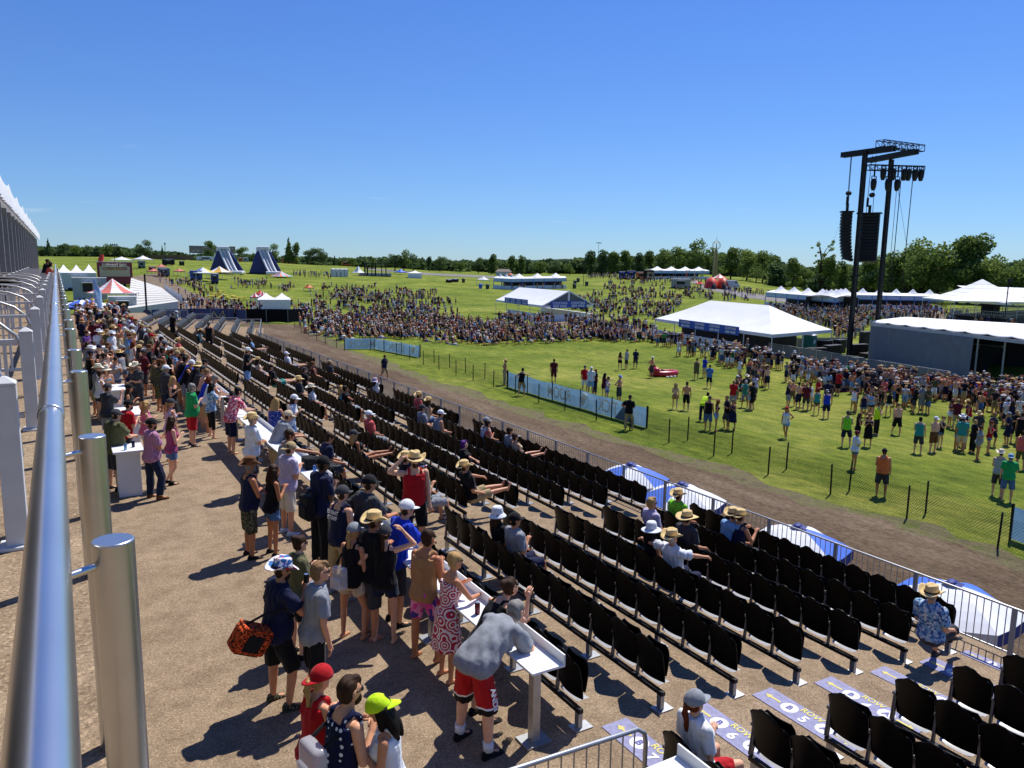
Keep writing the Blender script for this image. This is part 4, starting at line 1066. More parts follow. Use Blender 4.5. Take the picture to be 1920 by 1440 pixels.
ST(193, 618, 60, 'down,down,stand,3', 'f tank:white leggings:black cap:white ponytail:brown', 'far up the walkway', sk=2)
ST(202, 618, 60, 'hold,down,stand,3', 'f tank:pink minishorts:coral hair_long:blond', 'far up the walkway', sk=2)
# --- generated fill along the ledge and around the tables
POSES = ['ledge,ledge,stand,20', 'ledge,hold,stand,12', 'hold,down,stand,4', 'hold,hold,contra,3', 'cross,cross,stand,2', 'drink,down,contra,4', 'hip,hold,stand,3', 'down,down,stand,3', 'down,pocket,contra,3', 'phone,hold,stand,5']
MT = ['black', 'navy', 'grey', 'white', 'charcoal', 'red', 'olive', 'maroon', 'royal', 'lavender', 'teal', 'camo', 'skyblue', 'coral', 'orange', 'green', 'purple', 'floral_blue']
MTW = [26, 14, 12, 16, 13, 4, 5, 4, 3, 2, 3, 3, 4, 2, 1, 1, 2, 2]
def rnd_spec(r, field=False):
    sex = r.choice('mmf' if not field else 'mf')
    col = r.choices(MT, MTW)[0]
    if sex == 'm':
        top = r.choices(['tshirt', 'tank', 'polo', None], [7, 3, 1, 2])[0]
        s = 'm' + (' %s:%s' % (top, col) if top else '') + ' shorts:%s' % r.choice(['black', 'charcoal', 'khaki', 'navy', 'grey', 'denim', 'olive', 'beige'])
        h = r.choices(['cap', 'cap_back', 'cowboy', '', 'bucket', 'sunhat'], [8, 2, 5, 5, 1, 1])[0]
        hair = ' hair_short:%s' % r.choice(['brown', 'black', 'fair', 'grey'])
    else:
        top = r.choices(['tank', 'top', 'tshirt', 'sundress'], [6, 3, 3, 1])[0]
        s = 'f %s:%s' % (top, col) + ('' if top == 'sundress' else ' minishorts:%s' % r.choice(['denim', 'black', 'white', 'dark_denim', 'skyblue', 'khaki']))
        h = r.choices(['cap', 'cowboy', '', 'sunhat', 'visor'], [4, 5, 9, 1, 1])[0]
        hair = ' %s:%s' % (r.choice(['hair_long', 'ponytail', 'bun', 'hair_long']), r.choice(['brown', 'black', 'blond', 'auburn', 'fair']))
    if h: s += ' %s:%s' % (h, r.choice(['straw', 'straw', 'tan', 'white', 'brown', 'black', 'cream']) if h in ('cowboy', 'sunhat', 'bucket') else r.choice(['black', 'navy', 'white', 'grey', 'red', 'charcoal', 'khaki']))
    s += hair
    if r.random() < .35: s += ' glasses'
    return s
rw = random.Random(11)
y = 24.6
while y < 59:
    ST(0, 0, 90 + rw.uniform(-18, 18), rw.choice(POSES[:3] + POSES[:1]), rnd_spec(rw), 'against the drink ledge', loc=Vector((3.62 + rw.uniform(-.1, .12), y, 0)), vox=.022); y += rw.uniform(.65, 1.15)
y = 25.5
while y < 60:
    ST(0, 0, 90 + rw.uniform(-30, 40), rw.choice(POSES[2:]), rnd_spec(rw), 'behind the ledge crowd', loc=Vector((2.85 + rw.uniform(-.25, .3), y, 0)), vox=.022); y += rw.uniform(1.3, 2.4)
for ti, (tx, ty) in enumerate(PED[2:]):
    for j in range(5):
        a = rw.uniform(0, 6.28); dx, dy = .62 * cos(a), .95 * sin(a)
        ST(0, 0, math.degrees(math.atan2(-dx, -dy)) + rw.uniform(-25, 25), rw.choice(POSES[:8]), rnd_spec(rw), 'around the %s white table' % ORD[ti + 2], loc=Vector((tx + dx, ty + dy, 0)), vox=.022)
for j in range(26):
    yy = rw.uniform(56, 76); ST(0, 0, rw.uniform(30, 160), rw.choice(POSES[2:]), rnd_spec(rw), 'at the far walkway end', loc=Vector((rw.uniform(.9, 4.2), yy, 0)), vox=.026)
# --- people in the seats
def SIT(hx, hy, ps, spec, where, face=90, vox=.016, sk=None, row=None):
    best = min(range(7), key=lambda k: abs(at_X(hx, hy, RX[k] + .16).z - RZ[k] - 1.24)) if row is None else row
    q = at_X(hx, hy, RX[best] + .16); sex, wear, *_ = parse(spec)
    near_ = [(abs(v[1] - q.y), n) for n, v in SEATOBJ.items() if v[2] == best]
    y = q.y
    if near_ and min(near_)[0] < .3:
        nm = min(near_)[1]; y = SEATOBJ[nm][1] * .7 + q.y * .3
        for c in bpy.data.objects[nm].children:
            if c.data == CP2: c.data = CDOWN
    P = pose(ps, sex); P['hip'] = .53
    return person(Vector((RX[best] + .20, y, RZ[best] - .0)), rad(face), P, wear, uniq(spec, where), None, vox, 1.0 if sex == 'm' else .95, random.randrange(5) if sk is None else sk)
SIT(792, 872, 'hold,lap,sit,-6,nod=6', 'm tshirt:floral_green shorts:grey headband:patterned hair_short:black beard:black', 'seated', vox=V1)
SIT(764, 860, 'lap,head,sit,-4', 'm tshirt:black shorts:grey cowboy:straw hair_short:brown', 'seated with hand up', vox=.014)
SIT(868, 843, 'chairback,lap,sit,-6', 'f tshirt:black midshorts:charcoal hair_top:purple', 'seated', vox=.014)
SIT(888, 858, 'lap,ledge2,situp,-14', 'm tshirt:black shorts:khaki cowboy:straw hair_short:brown', 'seated with feet up', vox=.014)
SIT(927, 968, 'lap,lap,sit,-6', 'f tshirt:black midshorts:white bucket:white hair_long:brown glasses', 'seated', vox=V1)
SIT(960, 978, 'hold,lap,sit,-4', 'm tshirt:grey shorts:navy cap:black hair_short:black', 'seated holding a can', vox=V1)
SIT(1306, 1297, 'hold,lap,sit,-8', 'f tshirt:white midshorts:red cap:grey ponytail:auburn', 'seated by the aisle signs', vox=.010, sk=2, row=0)
SIT(1752, 1098, 'lap,lap,sitx,-8', 'm tshirt:floral_blue shorts:charcoal cowboy:straw hair_short:grey shoes:charcoal', 'seated by the front fence', vox=.010, sk=0)
SIT(1228, 930, 'lap,lap,sit,-4', 'm tshirt:lavender shorts:navy hair_top:blond glasses', 'seated in front', face=100, vox=.014)
SIT(1214, 962, 'lap,lap,sit,-4', 'f tank:black midshorts:charcoal sunhat:white hair_long:black', 'seated', vox=.014)
SIT(1266, 942, 'lap,lap,sit,-4', 'm tshirt:lime shorts:charcoal cowboy:straw hair_short:brown', 'seated', vox=.014)
SIT(1292, 966, 'lap,lap,sit,-4', 'm tshirt:charcoal shorts:black sombrero:straw hair_short:brown', 'seated', vox=.014)
SIT(1268, 984, 'ledge2,chairback,sit,-8', 'm tshirt:white shorts:navy cowboy:straw hair_short:white glasses', 'arm along the seats', vox=.014)
SIT(1358, 950, 'lap,lap,sit,2', 'm tshirt:skyblue shorts:charcoal cowboy:straw hair_short:brown', 'seated by the front fence', vox=.014)
SIT(1393, 963, 'phone,phone,sit,6', 'm tank:navy shorts:charcoal cowboy:straw hair_short:brown', 'hands to face', vox=.014)
for a in [(784, 745, 'lap,lap,sit,4', 'm tshirt:coral shorts:khaki cowboy:straw hair_short:brown'), (796, 746, 'lap,hold,sit,4', 'f tank:beige midshorts:denim cowboy:straw hair_long:brown'), (787, 757, 'lap,lap,sit,0', 'm tshirt:grey shorts:black cap:charcoal hair_short:black'),
 (813, 764, 'lap,lap,sit,14', 'm vest:grey shorts:black cap:white hair_short:brown'), (956, 804, 'lap,lap,sit,-4', 'm tshirt:grey shorts:charcoal hair_short:brown'), (966, 817, 'lap,lap,situp,-12', 'f tank:beige midshorts:black visor:grey hair_short:brown'),
 (905, 793, 'lap,lap,sit,2', 'm tank:white shorts:navy cap:grey hair_short:brown'), (914, 790, 'hold,lap,sit,2', 'f tank:coral midshorts:denim hair_short:brown'), (675, 795, 'hold,lap,situp,-14', 'f tank:black minishorts:denim cap:charcoal hair_long:blond'),
 (689, 782, 'lap,lap,sit,-4', 'm tshirt:coral shorts:grey cap:white hair_short:grey'), (642, 735, 'lap,lap,sit,-4', 'f tank:aqua midshorts:white hair_long:blond'), (650, 729, 'chairback,lap,sit,-6', 'm tshirt:black shorts:grey hair_short:black'),
 (703, 715, 'up,up,sit,-4', 'f tshirt:white midshorts:denim sunhat:lavender hair_long:brown'), (558, 710, 'lap,lap,sit,-4', 'm tshirt:charcoal shorts:khaki sombrero:straw hair_short:brown'), (582, 710, 'lap,lap,sit,-4', 'f tshirt:white midshorts:khaki sombrero:cream hair_long:brown'),
 (571, 702, 'lap,hold,sit,-4', 'm tshirt:black shorts:navy cap:charcoal hair_short:black'), (587, 681, 'lap,lap,sit,-6', 'm tank:maroon shorts:black cap:brown hair_short:brown'), (619, 684, 'lap,lap,sit,-6', 'm tshirt:charcoal shorts:grey cap:khaki hair_short:brown'),
 (540, 657, 'lap,lap,situp,-12', 'm tshirt:white shorts:grey cap:white hair_short:grey'), (472, 632, 'lap,lap,situp,-12', 'f tshirt:skyblue minishorts:denim hair_long:brown'), (602, 824, 'lap,lap,sit,12,nod=14', 'm tshirt:navy shorts:charcoal hair_short:brown'),
 (481, 662, 'hold,lap,sit,0', 'f tank:cream midshorts:denim cowboy:straw hair_long:brown'), (512, 690, 'lap,lap,situp,-12', 'm tshirt:black shorts:teal cap:black hair_short:brown'), (332, 628, 'lap,lap,sit,-2', 'm tshirt:coral shorts:khaki cowboy:straw hair_short:brown'), (372, 626, 'lap,lap,sit,8', 'f tank:aqua midshorts:denim sombrero:straw hair_long:brown'),
 (330, 590, 'lap,lap,sit,-2', 'm tshirt:skyblue shorts:khaki cap:white hair_short:brown')]:
    SIT(*a, where='seated mid-stand', vox=.02)
def ROWST(hx, hy, face, ps, spec, where, h=1.75, vox=.014, **kw):
    def X(k): return at_z(hx, hy, RZ[k] + h)
    best = min(range(7), key=lambda k: abs(X(k).x - (RX[k] + .55)))
    q = X(best); ST(0, 0, face, ps, spec, where, loc=Vector((RX[best] + .5, q.y, RZ[best])), vox=vox, **kw)
ROWST(826, 843, 190, 'head,down,stand,4,fat=.3', 'm tank:red shorts:black cowboy:straw hair_short:brown beard:brown', 'standing in the aisle', h=1.86, vox=V1, sk=2, scale=1.08)
ROWST(459, 655, 110, 'hold,hold,stand,4,fat=.4', 'm tshirt:black shorts:skyblue cowboy:white hair_short:brown', 'standing in the rows', vox=.02)
ROWST(447, 655, 110, 'hold,hold,stand,4', 'm tshirt:beige shorts:grey cowboy:cream hair_short:brown', 'standing in the rows', vox=.02)
ROWST(378, 606, 20, 'down,hold,stand,4', 'm vest:black shorts:black cap:charcoal hair_short:brown', 'climbing the turned rows', vox=.02)
ROWST(335, 588, 60, 'down,hold,stand,4', 'm tshirt:black shorts:black cap:black hair_short:brown', 'among the turned seats', vox=.02)
# two people leaning on the far end of the steel railing
ST(0, 0, 70, 'ledge,ledge,stand,14', 'm tshirt:black shorts:black cap:black hair_short:black', 'far up the upper deck', loc=Vector((-.6, 52, 3.35)), vox=.022)
ST(0, 0, 80, 'ledge,ledge,stand,16', 'f tank:coral minishorts:black hair_long:black', 'far up the upper deck', loc=Vector((-.45, 49.5, 3.35)), vox=.022)

# ------------------------------------------------------------------ things people hold or carry
def can(loc, c, label, r=.033, h=.15, tilt=0):
    t = thing('drink_can', label, 'can', loc, 0, 'drink cans'); m = MB()
    m.tube([(0, 0, 0), (0, 0, .008), (0, 0, h - .014), (0, 0, h)], [r * .8, r, r, r * .78], 14); m.build('can_body', mat('can_' + c, C.get(c, c), .3, .5, .5, var=.2, scale=30), t, smooth=True)
    m = MB(); m.tube([(0, 0, h), (0, 0, h + .003)], r * .76, 14); m.build('lid', STEEL, t)
    t.rotation_euler = (tilt, 0, 0)
for x, y, c, l in [(4.12, 7.75, 'maroon', 'maroon drink can on the ledge beside the patterned dress'), (4.08, 9.55, 'royal', 'blue drink can on the ledge in front of the blue T-shirt'), (4.20, 14.9, 'blue', 'blue drink can on the ledge beside the black bag'), (4.1, 11.3, 'grey', 'silver drink can on the ledge by the charcoal T-shirt'), (4.15, 10.2, 'aqua', 'pale blue drink bottle on the ledge'), (1.22, 18.7, 'navy', 'navy drink can on the nearest white table'), (1.05, 18.5, 'skyblue', 'pale blue drink can on the nearest white table')]:
    can((x, y, 1.016 if x > 3 else 1.051), c, l)
def hand(t, S, nm='R', d=.09, up=.0):
    s0, e, w, fd = S['arm' + nm]; bpy.context.view_layer.update(); return t.matrix_world @ (w + fd.normalized() * d + Vector((0, 0, up)))
can(hand(*hat_man, 'R', .09, -.05), 'black', 'black drink can raised by the patterned cowboy hat')
p = hat_man[0].location; aR = rad(84)
def cooler():
    fwd = Vector((sin(aR), cos(aR), 0)); left = Vector((-cos(aR), sin(aR), 0)); b = p - fwd * .34 - left * .12
    t = thing('cooler_bag', 'orange and black patterned cooler bag slung behind the patterned cowboy hat', 'cooler bag', (b.x, b.y, .98), -aR); t.rotation_euler = (rad(-28), rad(10), -aR)
    om = pattern('camo', ('#c8451c', '#2a1510', '#e0622a'), 26)
    m = MB(); m.box((0, 0, 0), (.22, .42, .30)); m.build('bag_body', om, t, bevel=.05, seg=4, smooth=True)
    m = MB(); m.box((0, 0, .155), (.2, .38, .03)); m.build('lid', om, t, bevel=.012)
    m = MB(); m.box((.115, 0, 0), (.012, .2, .2)); m.box((0, .0, -.155), (.16, .3, .012)); m.build('pocket', cloth('#141414'), t, bevel=.005)
    m = MB(); m.tube([(0, .2, .1), (.02, .30, .3), (.10, .36, .52)], .014, 6); m.tube([(0, -.2, .1), (.02, .0, .34), (.1, .30, .55)], .014, 6); m.build('strap', cloth('#141414'), t, smooth=True)
cooler()
def backpack(pp, face, label, m_, z=1.12, s=1.0, off=.2, clear=False):
    a = rad(face); fwd = Vector((sin(a), cos(a), 0)); b = pp - fwd * off
    t = thing('backpack', label, 'backpack', (b.x, b.y, z), -a)
    m = MB(); m.box((0, -.02, 0), (.29 * s, .13 * s, .40 * s)); m.build('bag_body', m_, t, bevel=.045, seg=4, smooth=True)
    m = MB(); m.box((0, -.10, -.06), (.22 * s, .05, .2 * s)); m.build('pocket', m_, t, bevel=.02, seg=3, smooth=True)
    for sd in (-1, 1):
        m = MB(); m.tube([(sd * .1, .03, .19 * s), (sd * .11, .14, .26), (sd * .12, .29, .2)], .018, 6); m.build('strap', cloth('#141416'), t, smooth=True)
clearm = NT('clear_plastic'); clearm.set(.12, .5); clearm.b.inputs['Base Color'].default_value = (.8, .82, .85, 1); clearm.b.inputs['Transmission Weight'].default_value = .0; clearm.b.inputs['Alpha'].default_value = .35
clearm = clearm.m
backpack(star_man[0].location, 80, 'clear plastic backpack on the navy star-print shirt', clearm, 1.12, 1.05, .21)
backpack(guard[0].location, 76, 'black backpack worn over the navy polo shirt', cloth('#121214'), 1.08, 1.1, .22)
backpack(at_z(660, 1198, 0), 60, 'clear vinyl bag with black trim behind the black tank top', clearm, .98, .8, .2)
m = MB(); m.box((0, 0, .12), (.24, .34, .24)); o = m.build('insulated_bag', cloth('#131315'), bevel=.04, smooth=True); o.location = (4.2, 15.3, 1.017); tag(o, 'black insulated bag standing on the second drink ledge', 'bag')
def onback(tS, txt, size, m, z=.42, off=.145):
    t, S = tS; c, fw, up = S['at'](z); M = plane_mat(c - fw * off, (1, 0, 0), up)
    return text_mesh(txt, size, m, 'lettering', t, M, bold=.002)
onback(staff, 'EVENT', .085, WPR, .44, .158); onback(staff, 'STAFF', .085, WPR, .36, .162)
onback(guard, 'CREW', .05, WPR, .42, .155) if False else None
sm = NT('red_trimmed_shorts'); sm.set(.7, .25); sx_ = sm.n('SeparateXYZ'); sm.l(sm.tc.outputs['Object'], sx_.inputs[0]); sm.col(sm.ramp(sx_.outputs[2], [(0, '#0c0c0e'), (.535, '#e4e4e8'), (.552, '#b01018')], 'CONSTANT')); sm.bump(sm.noise(14, 3), .4, .02)
t, S = red_man; h, kn, a = S['legR']
for c_ in t.children:
    if c_.name.startswith('shorts'): c_.material_slots[0].material = sm.m
for nm in 'LR':
    h_, k_, a_ = S['leg' + nm]; m = MB(); m.tube([a_ + (k_ - a_) * .02, a_ + (k_ - a_) * .26], [.05, .056], 14); child('sock', m.mesh('sock', [], True), t, cloth('#dfe2e6'))
text_mesh('AND1', .085, WPR, 'lettering', t, plane_mat(h.lerp(kn, .62) + Vector((.128, -.0, 0)), (kn - h), Vector((0, 1, 0)).cross(Vector((0, 0, 1)).cross((kn - h))) if False else Vector((0, 1, 0))), bold=.003)
# ================================================================== FIELD: umbrellas, mesh fences, banners
BLUE = mat('umbrella_blue', (.055, .15, .60), .6, .3, var=.08); NAVY = mat('umbrella_navy', (.02, .04, .22), .6, .3); WFAB = mat('white_canvas', (.72, .74, .78), .7, .25, var=.04, scale=2)
def umbrella(c, r, label, a0=0, seq=(0, 1, 0, 1, 0, 1, 0, 1), h=2.45, ms=None, group='blue and white umbrellas along the track', vseq=None):
    vseq = vseq or seq
    g = tz(c.x, c.y); t = thing('umbrella', label, 'umbrella', (c.x, c.y, g), a0, group); n = len(seq)
    m = MB(); m.tube([(0, 0, 0), (0, 0, h + .05)], .022, 8); m.build('pole', WHITEM, t)
    m = MB(); m.tube([(0, 0, 0), (0, 0, .06)], .26, 14); m.build('base', GREYM, t)
    ms = ms or (BLUE, WFAB, NAVY)
    def pt(k, s):
        a = 2 * pi * k / n; R_ = r * s; return Vector((R_ * cos(a), R_ * sin(a), h - .40 * s ** 1.6))
    m = MB()
    for k in range(n):
        for i in range(5):
            s0, s1 = .1 + .9 * i / 5, .1 + .9 * (i + 1) / 5; mid = lambda s: (pt(k, s) + pt(k + 1, s)) / 2 - Vector((0, 0, .05 * s))
            m.quad(pt(k, s0), pt(k, s1), mid(s1), mid(s0), seq[k]); m.quad(mid(s0), mid(s1), pt(k + 1, s1), pt(k + 1, s0), seq[k])
    m.build('canopy', list(ms[:2]), t)
    m = MB()
    for k in range(n):
        a, b = pt(k, 1), pt(k + 1, 1); dn = Vector((0, 0, -.24)); mm = (a + b) / 2 - Vector((0, 0, .05))
        m.quad(a, mm, mm + dn, a + dn, vseq[k]); m.quad(mm, b, b + dn, mm + dn, vseq[k])
    m.build('valance', [ms[2], ms[1]] if True else ms, t)
    m = MB()
    for k in range(n):
        a, b = 2 * pi * k / n, 2 * pi * (k + 1) / n; w = .17 + .03 * (k % 2)
        m.add([(0, 0, h + .09), (w * cos(a), w * sin(a), h + .0), (w * cos(b), w * sin(b), h + .03)], [(0, 1, 2)])
    m.ell((.03, 0, h + .05), (.12, .09, .05), nu=8, nv=5)
    m.build('top_vent', ms[2], t, smooth=True)
    m = MB()
    for k in range(n): m.bar((0, 0, h - .12), pt(k, .98) - Vector((0, 0, .03)), .016)
    m.build('ribs', WHITEM, t)
for (px, py), r, sq, vq, l in [((1183, 873), 1.15, (1, 0, 1, 0, 1, 0), (1, 0, 1, 0, 1, 0), 'blue and white umbrella beyond the stand fence, farthest of the four'), ((1279, 910), 1.2, (1, 1, 1, 0, 1, 0), (1, 0, 1, 0, 1, 0), 'mostly white umbrella beyond the fence, overlapping the farthest umbrella'),
                           ((1497, 990), 1.2, (1, 0, 1, 1, 1, 1), (1, 0, 1, 1, 1, 0), 'white umbrella with blue panels beyond the fence, second nearest'), ((1786, 1097), 1.25, (1, 1, 0, 1, 0, 1), (1, 0, 0, 1, 0, 1), 'white umbrella beside the man seated at the front fence, nearest')]:
    c_ = at_z(px, py, -.62); umbrella(c_, r, l, math.atan2(-c_.y, -c_.x) - pi / 6 + .12, sq, vseq=vq)
MESHM = NT('green_mesh'); MESHM.set(.8, .2); MESHM.b.inputs['Base Color'].default_value = (.018, .03, .022, 1)
_mp = MESHM.n('Mapping'); _mp.inputs['Rotation'].default_value = (0, rad(45), 0); MESHM.l(MESHM.tc.outputs['Object'], _mp.inputs[0])
_w = [MESHM.n('TexWave', Scale=4.2, bands_direction=d) for d in 'XZ']
for q in _w: MESHM.l(_mp.outputs[0], q.inputs[0])
_mx = MESHM.n('Math', operation='MINIMUM'); MESHM.l(_w[0].outputs['Fac'], _mx.inputs[0]); MESHM.l(_w[1].outputs['Fac'], _mx.inputs[1])
_al = MESHM.n('Math', operation='LESS_THAN'); MESHM.l(_mx.outputs[0], _al.inputs[0]); _al.inputs[1].default_value = .035
_a2 = MESHM.n('Math', operation='MULTIPLY'); MESHM.l(_al.outputs[0], _a2.inputs[0]); _a2.inputs[1].default_value = .7
MESHM.l(_a2.outputs[0], MESHM.b.inputs['Alpha']); MESHM = MESHM.m
def mesh_fence(px, label, h=1.16):
    pts = [G(*p) for p in px]; T = pts[0].copy(); t = thing('mesh_fence', label, 'fence', T)
    for p in pts:
        q = p - T; m = MB(); lean = Vector((random.uniform(-.03, .03), random.uniform(-.03, .03), h)); m.bar(q - Vector((0, 0, .1)), q + lean, .045); m.build('post', BLACKM, t)
    for a, b in zip(pts[:-1], pts[1:]):
        L = (b - a).length; m = MB(); m.grid(lambda u, v: Vector((u * L, 0, .04 + v * (h - .12 - .06 * sin(pi * u) * v))), 6, 2); o = m.build('mesh_panel', MESHM, t)
        d = (b - a).normalized(); o.matrix_local = plane_mat(a - T, d, (0, 0, 1)) @ Matrix.Rotation(-pi / 2, 4, 'X') @ Matrix.Identity(4) if False else Matrix.Translation(a - T) @ Matrix.Rotation(math.atan2(d.y, d.x), 4, 'Z') @ Matrix.Rotation(-math.asin(d.z), 4, 'Y')
mesh_fence([(552, 616), (565, 625), (579, 633), (594, 640), (610, 646), (631, 653), (646, 658), (695, 657), (720, 661), (744, 667), (768, 674), (794, 684), (823, 693), (855, 703), (887, 714), (925, 726), (966, 739), (1010, 755), (1059, 770), (1118, 789), (1181, 806), (1254, 830), (1338, 855), (1440, 890), (1557, 927), (1700, 972), (1870, 1030), (2080, 1105)], 'low dark mesh fence with thin black posts along the track edge')
mesh_fence([(788, 670), (814, 681), (843, 690), (873, 700), (909, 710), (952, 726)], 'low dark mesh fence between the two blue banners')
mesh_fence([(1213, 803), (1289, 826), (1372, 850), (1474, 880), (1592, 920), (1735, 963), (1893, 1012)], 'low dark mesh fence on the field side, right of the banner')
BANM = NT('blue_banner'); BANM.set(.7, .2)
BANM.col(BANM.ramp(BANM.noise(1.3, 4), [(.3, (.17, .32, .50)), (.55, (.22, .39, .56)), (.75, (.30, .45, .58))]))
_tr = BANM.n('BsdfTranslucent'); BANM.l(BANM.b.inputs['Base Color'].links[0].from_socket, _tr.inputs[0]); _ms = BANM.n('MixShader'); _ms.inputs[0].default_value = .42
BANM.l(BANM.b.outputs[0], _ms.inputs[1]); BANM.l(_tr.outputs[0], _ms.inputs[2]); BANM.l(_ms.outputs[0], BANM.out.inputs[0])
BANM = BANM.m
_c = NT('cream_print'); _c.set(.7, .2); _c.b.inputs['Base Color'].default_value = (.95, .91, .74, 1); _t2 = _c.n('BsdfTranslucent'); _t2.inputs[0].default_value = (.80, .74, .58, 1); _m2 = _c.n('MixShader'); _m2.inputs[0].default_value = .02; _c.l(_c.b.outputs[0], _m2.inputs[1]); _c.l(_t2.outputs[0], _m2.inputs[2]); _c.l(_m2.outputs[0], _c.out.inputs[0]); CREAM = _c.m
def banner(px, label, h=1.05, n=10, texts=(), posts=True):
    pts = [G(*p) for p in px]; T = pts[0].copy(); t = thing('fence_banner', label, 'banner', T)
    rng = random.Random(len(label)); segs = []
    for a, b in zip(pts[:-1], pts[1:]):
        L = (b - a).length; d = (b - a).normalized(); nrm = Vector((d.y, -d.x, 0)); k = max(4, int(L / .5)); ph = rng.uniform(0, 6)
        m = MB(); m.grid(lambda u, v: a - T + d * (u * L) + nrm * (.05 * sin(u * L * 2.1 + ph) * (1 - .6 * v)) + Vector((0, 0, .03 + v * (h - .05 * abs(sin(u * L * 1.04))))), k * 2, 3)
        segs.append((a, b, L, d, nrm)); m.build('sheet', BANM, t, smooth=True)
    if posts:
        for p in pts + [a.lerp(b, f) for a, b, L, d, n_ in segs for f in np.arange(3, L - 1, 3) / L]:
            m = MB(); m.bar(p - T - Vector((0, 0, .1)) , p - T + Vector((0, 0, 1.2)), .045); o = m.build('post', BLACKM, t); o.location = (-.09, -.05, 0)
    cream = CREAM
    for seg, f, txt, size, kind in texts:
        a, b, L, d, nrm = segs[seg]; c = a.lerp(b, f) - T + Vector((0, 0, h * .52))
        fr = nrm if (c + T - Vector(CAM)).dot(nrm) < 0 else -nrm
        dd = d if d.cross(Vector((0, 0, 1))).dot(fr) > 0 else -d
        M_ = plane_mat(c + fr * .075, dd, (0, 0, 1))
        if kind == 't': text_mesh(txt, size, cream, 'lettering', t, M_, mirror=True, bold=.012, narrow=.85)
        elif kind == 'logo':
            m = MB(); m.tube([(.44 * cos(x), .44 * sin(x), 0) for x in np.linspace(0, 2 * pi, 25)], .022, 6); m.slab([(.36 * cos(x), .36 * sin(x)) for x in np.linspace(.6, 4.4, 16)], -.002, .002); m.build('emblem', cream, t).matrix_local = M_
        else:
            m = MB(); m.slab([(-.9, -.5), (.9, -.5), (.35, .1), (.0, .42), (-.3, .1)], -.002, .002); m.build('dark_shape', mat('banner_dark', (.12, .19, .27), .7), t).matrix_local = M_
banner([(1213, 803), (1089, 766), (952, 726)], 'long pale blue banner on the field fence reading TICK ROOM seen from behind', texts=[(0, .30, '', 0, 'd'), (0, .55, 'TICK', 1.0, 't'), (0, .93, '', 0, 'logo'), (1, .26, 'ROOM', 1.0, 't')])
banner([(788, 671), (703, 655), (647, 655)], 'bent pale blue banner with faded lettering, in front of the seated lawn crowd', texts=[(0, .12, '', 0, 'logo'), (0, .48, 'SITTIN', 1.05, 't'), (1, .4, 'MUCH', 1.0, 't')])
banner([(1893, 1012), (1990, 1048), (2080, 1085)], 'pale blue banner cut off by the right edge')

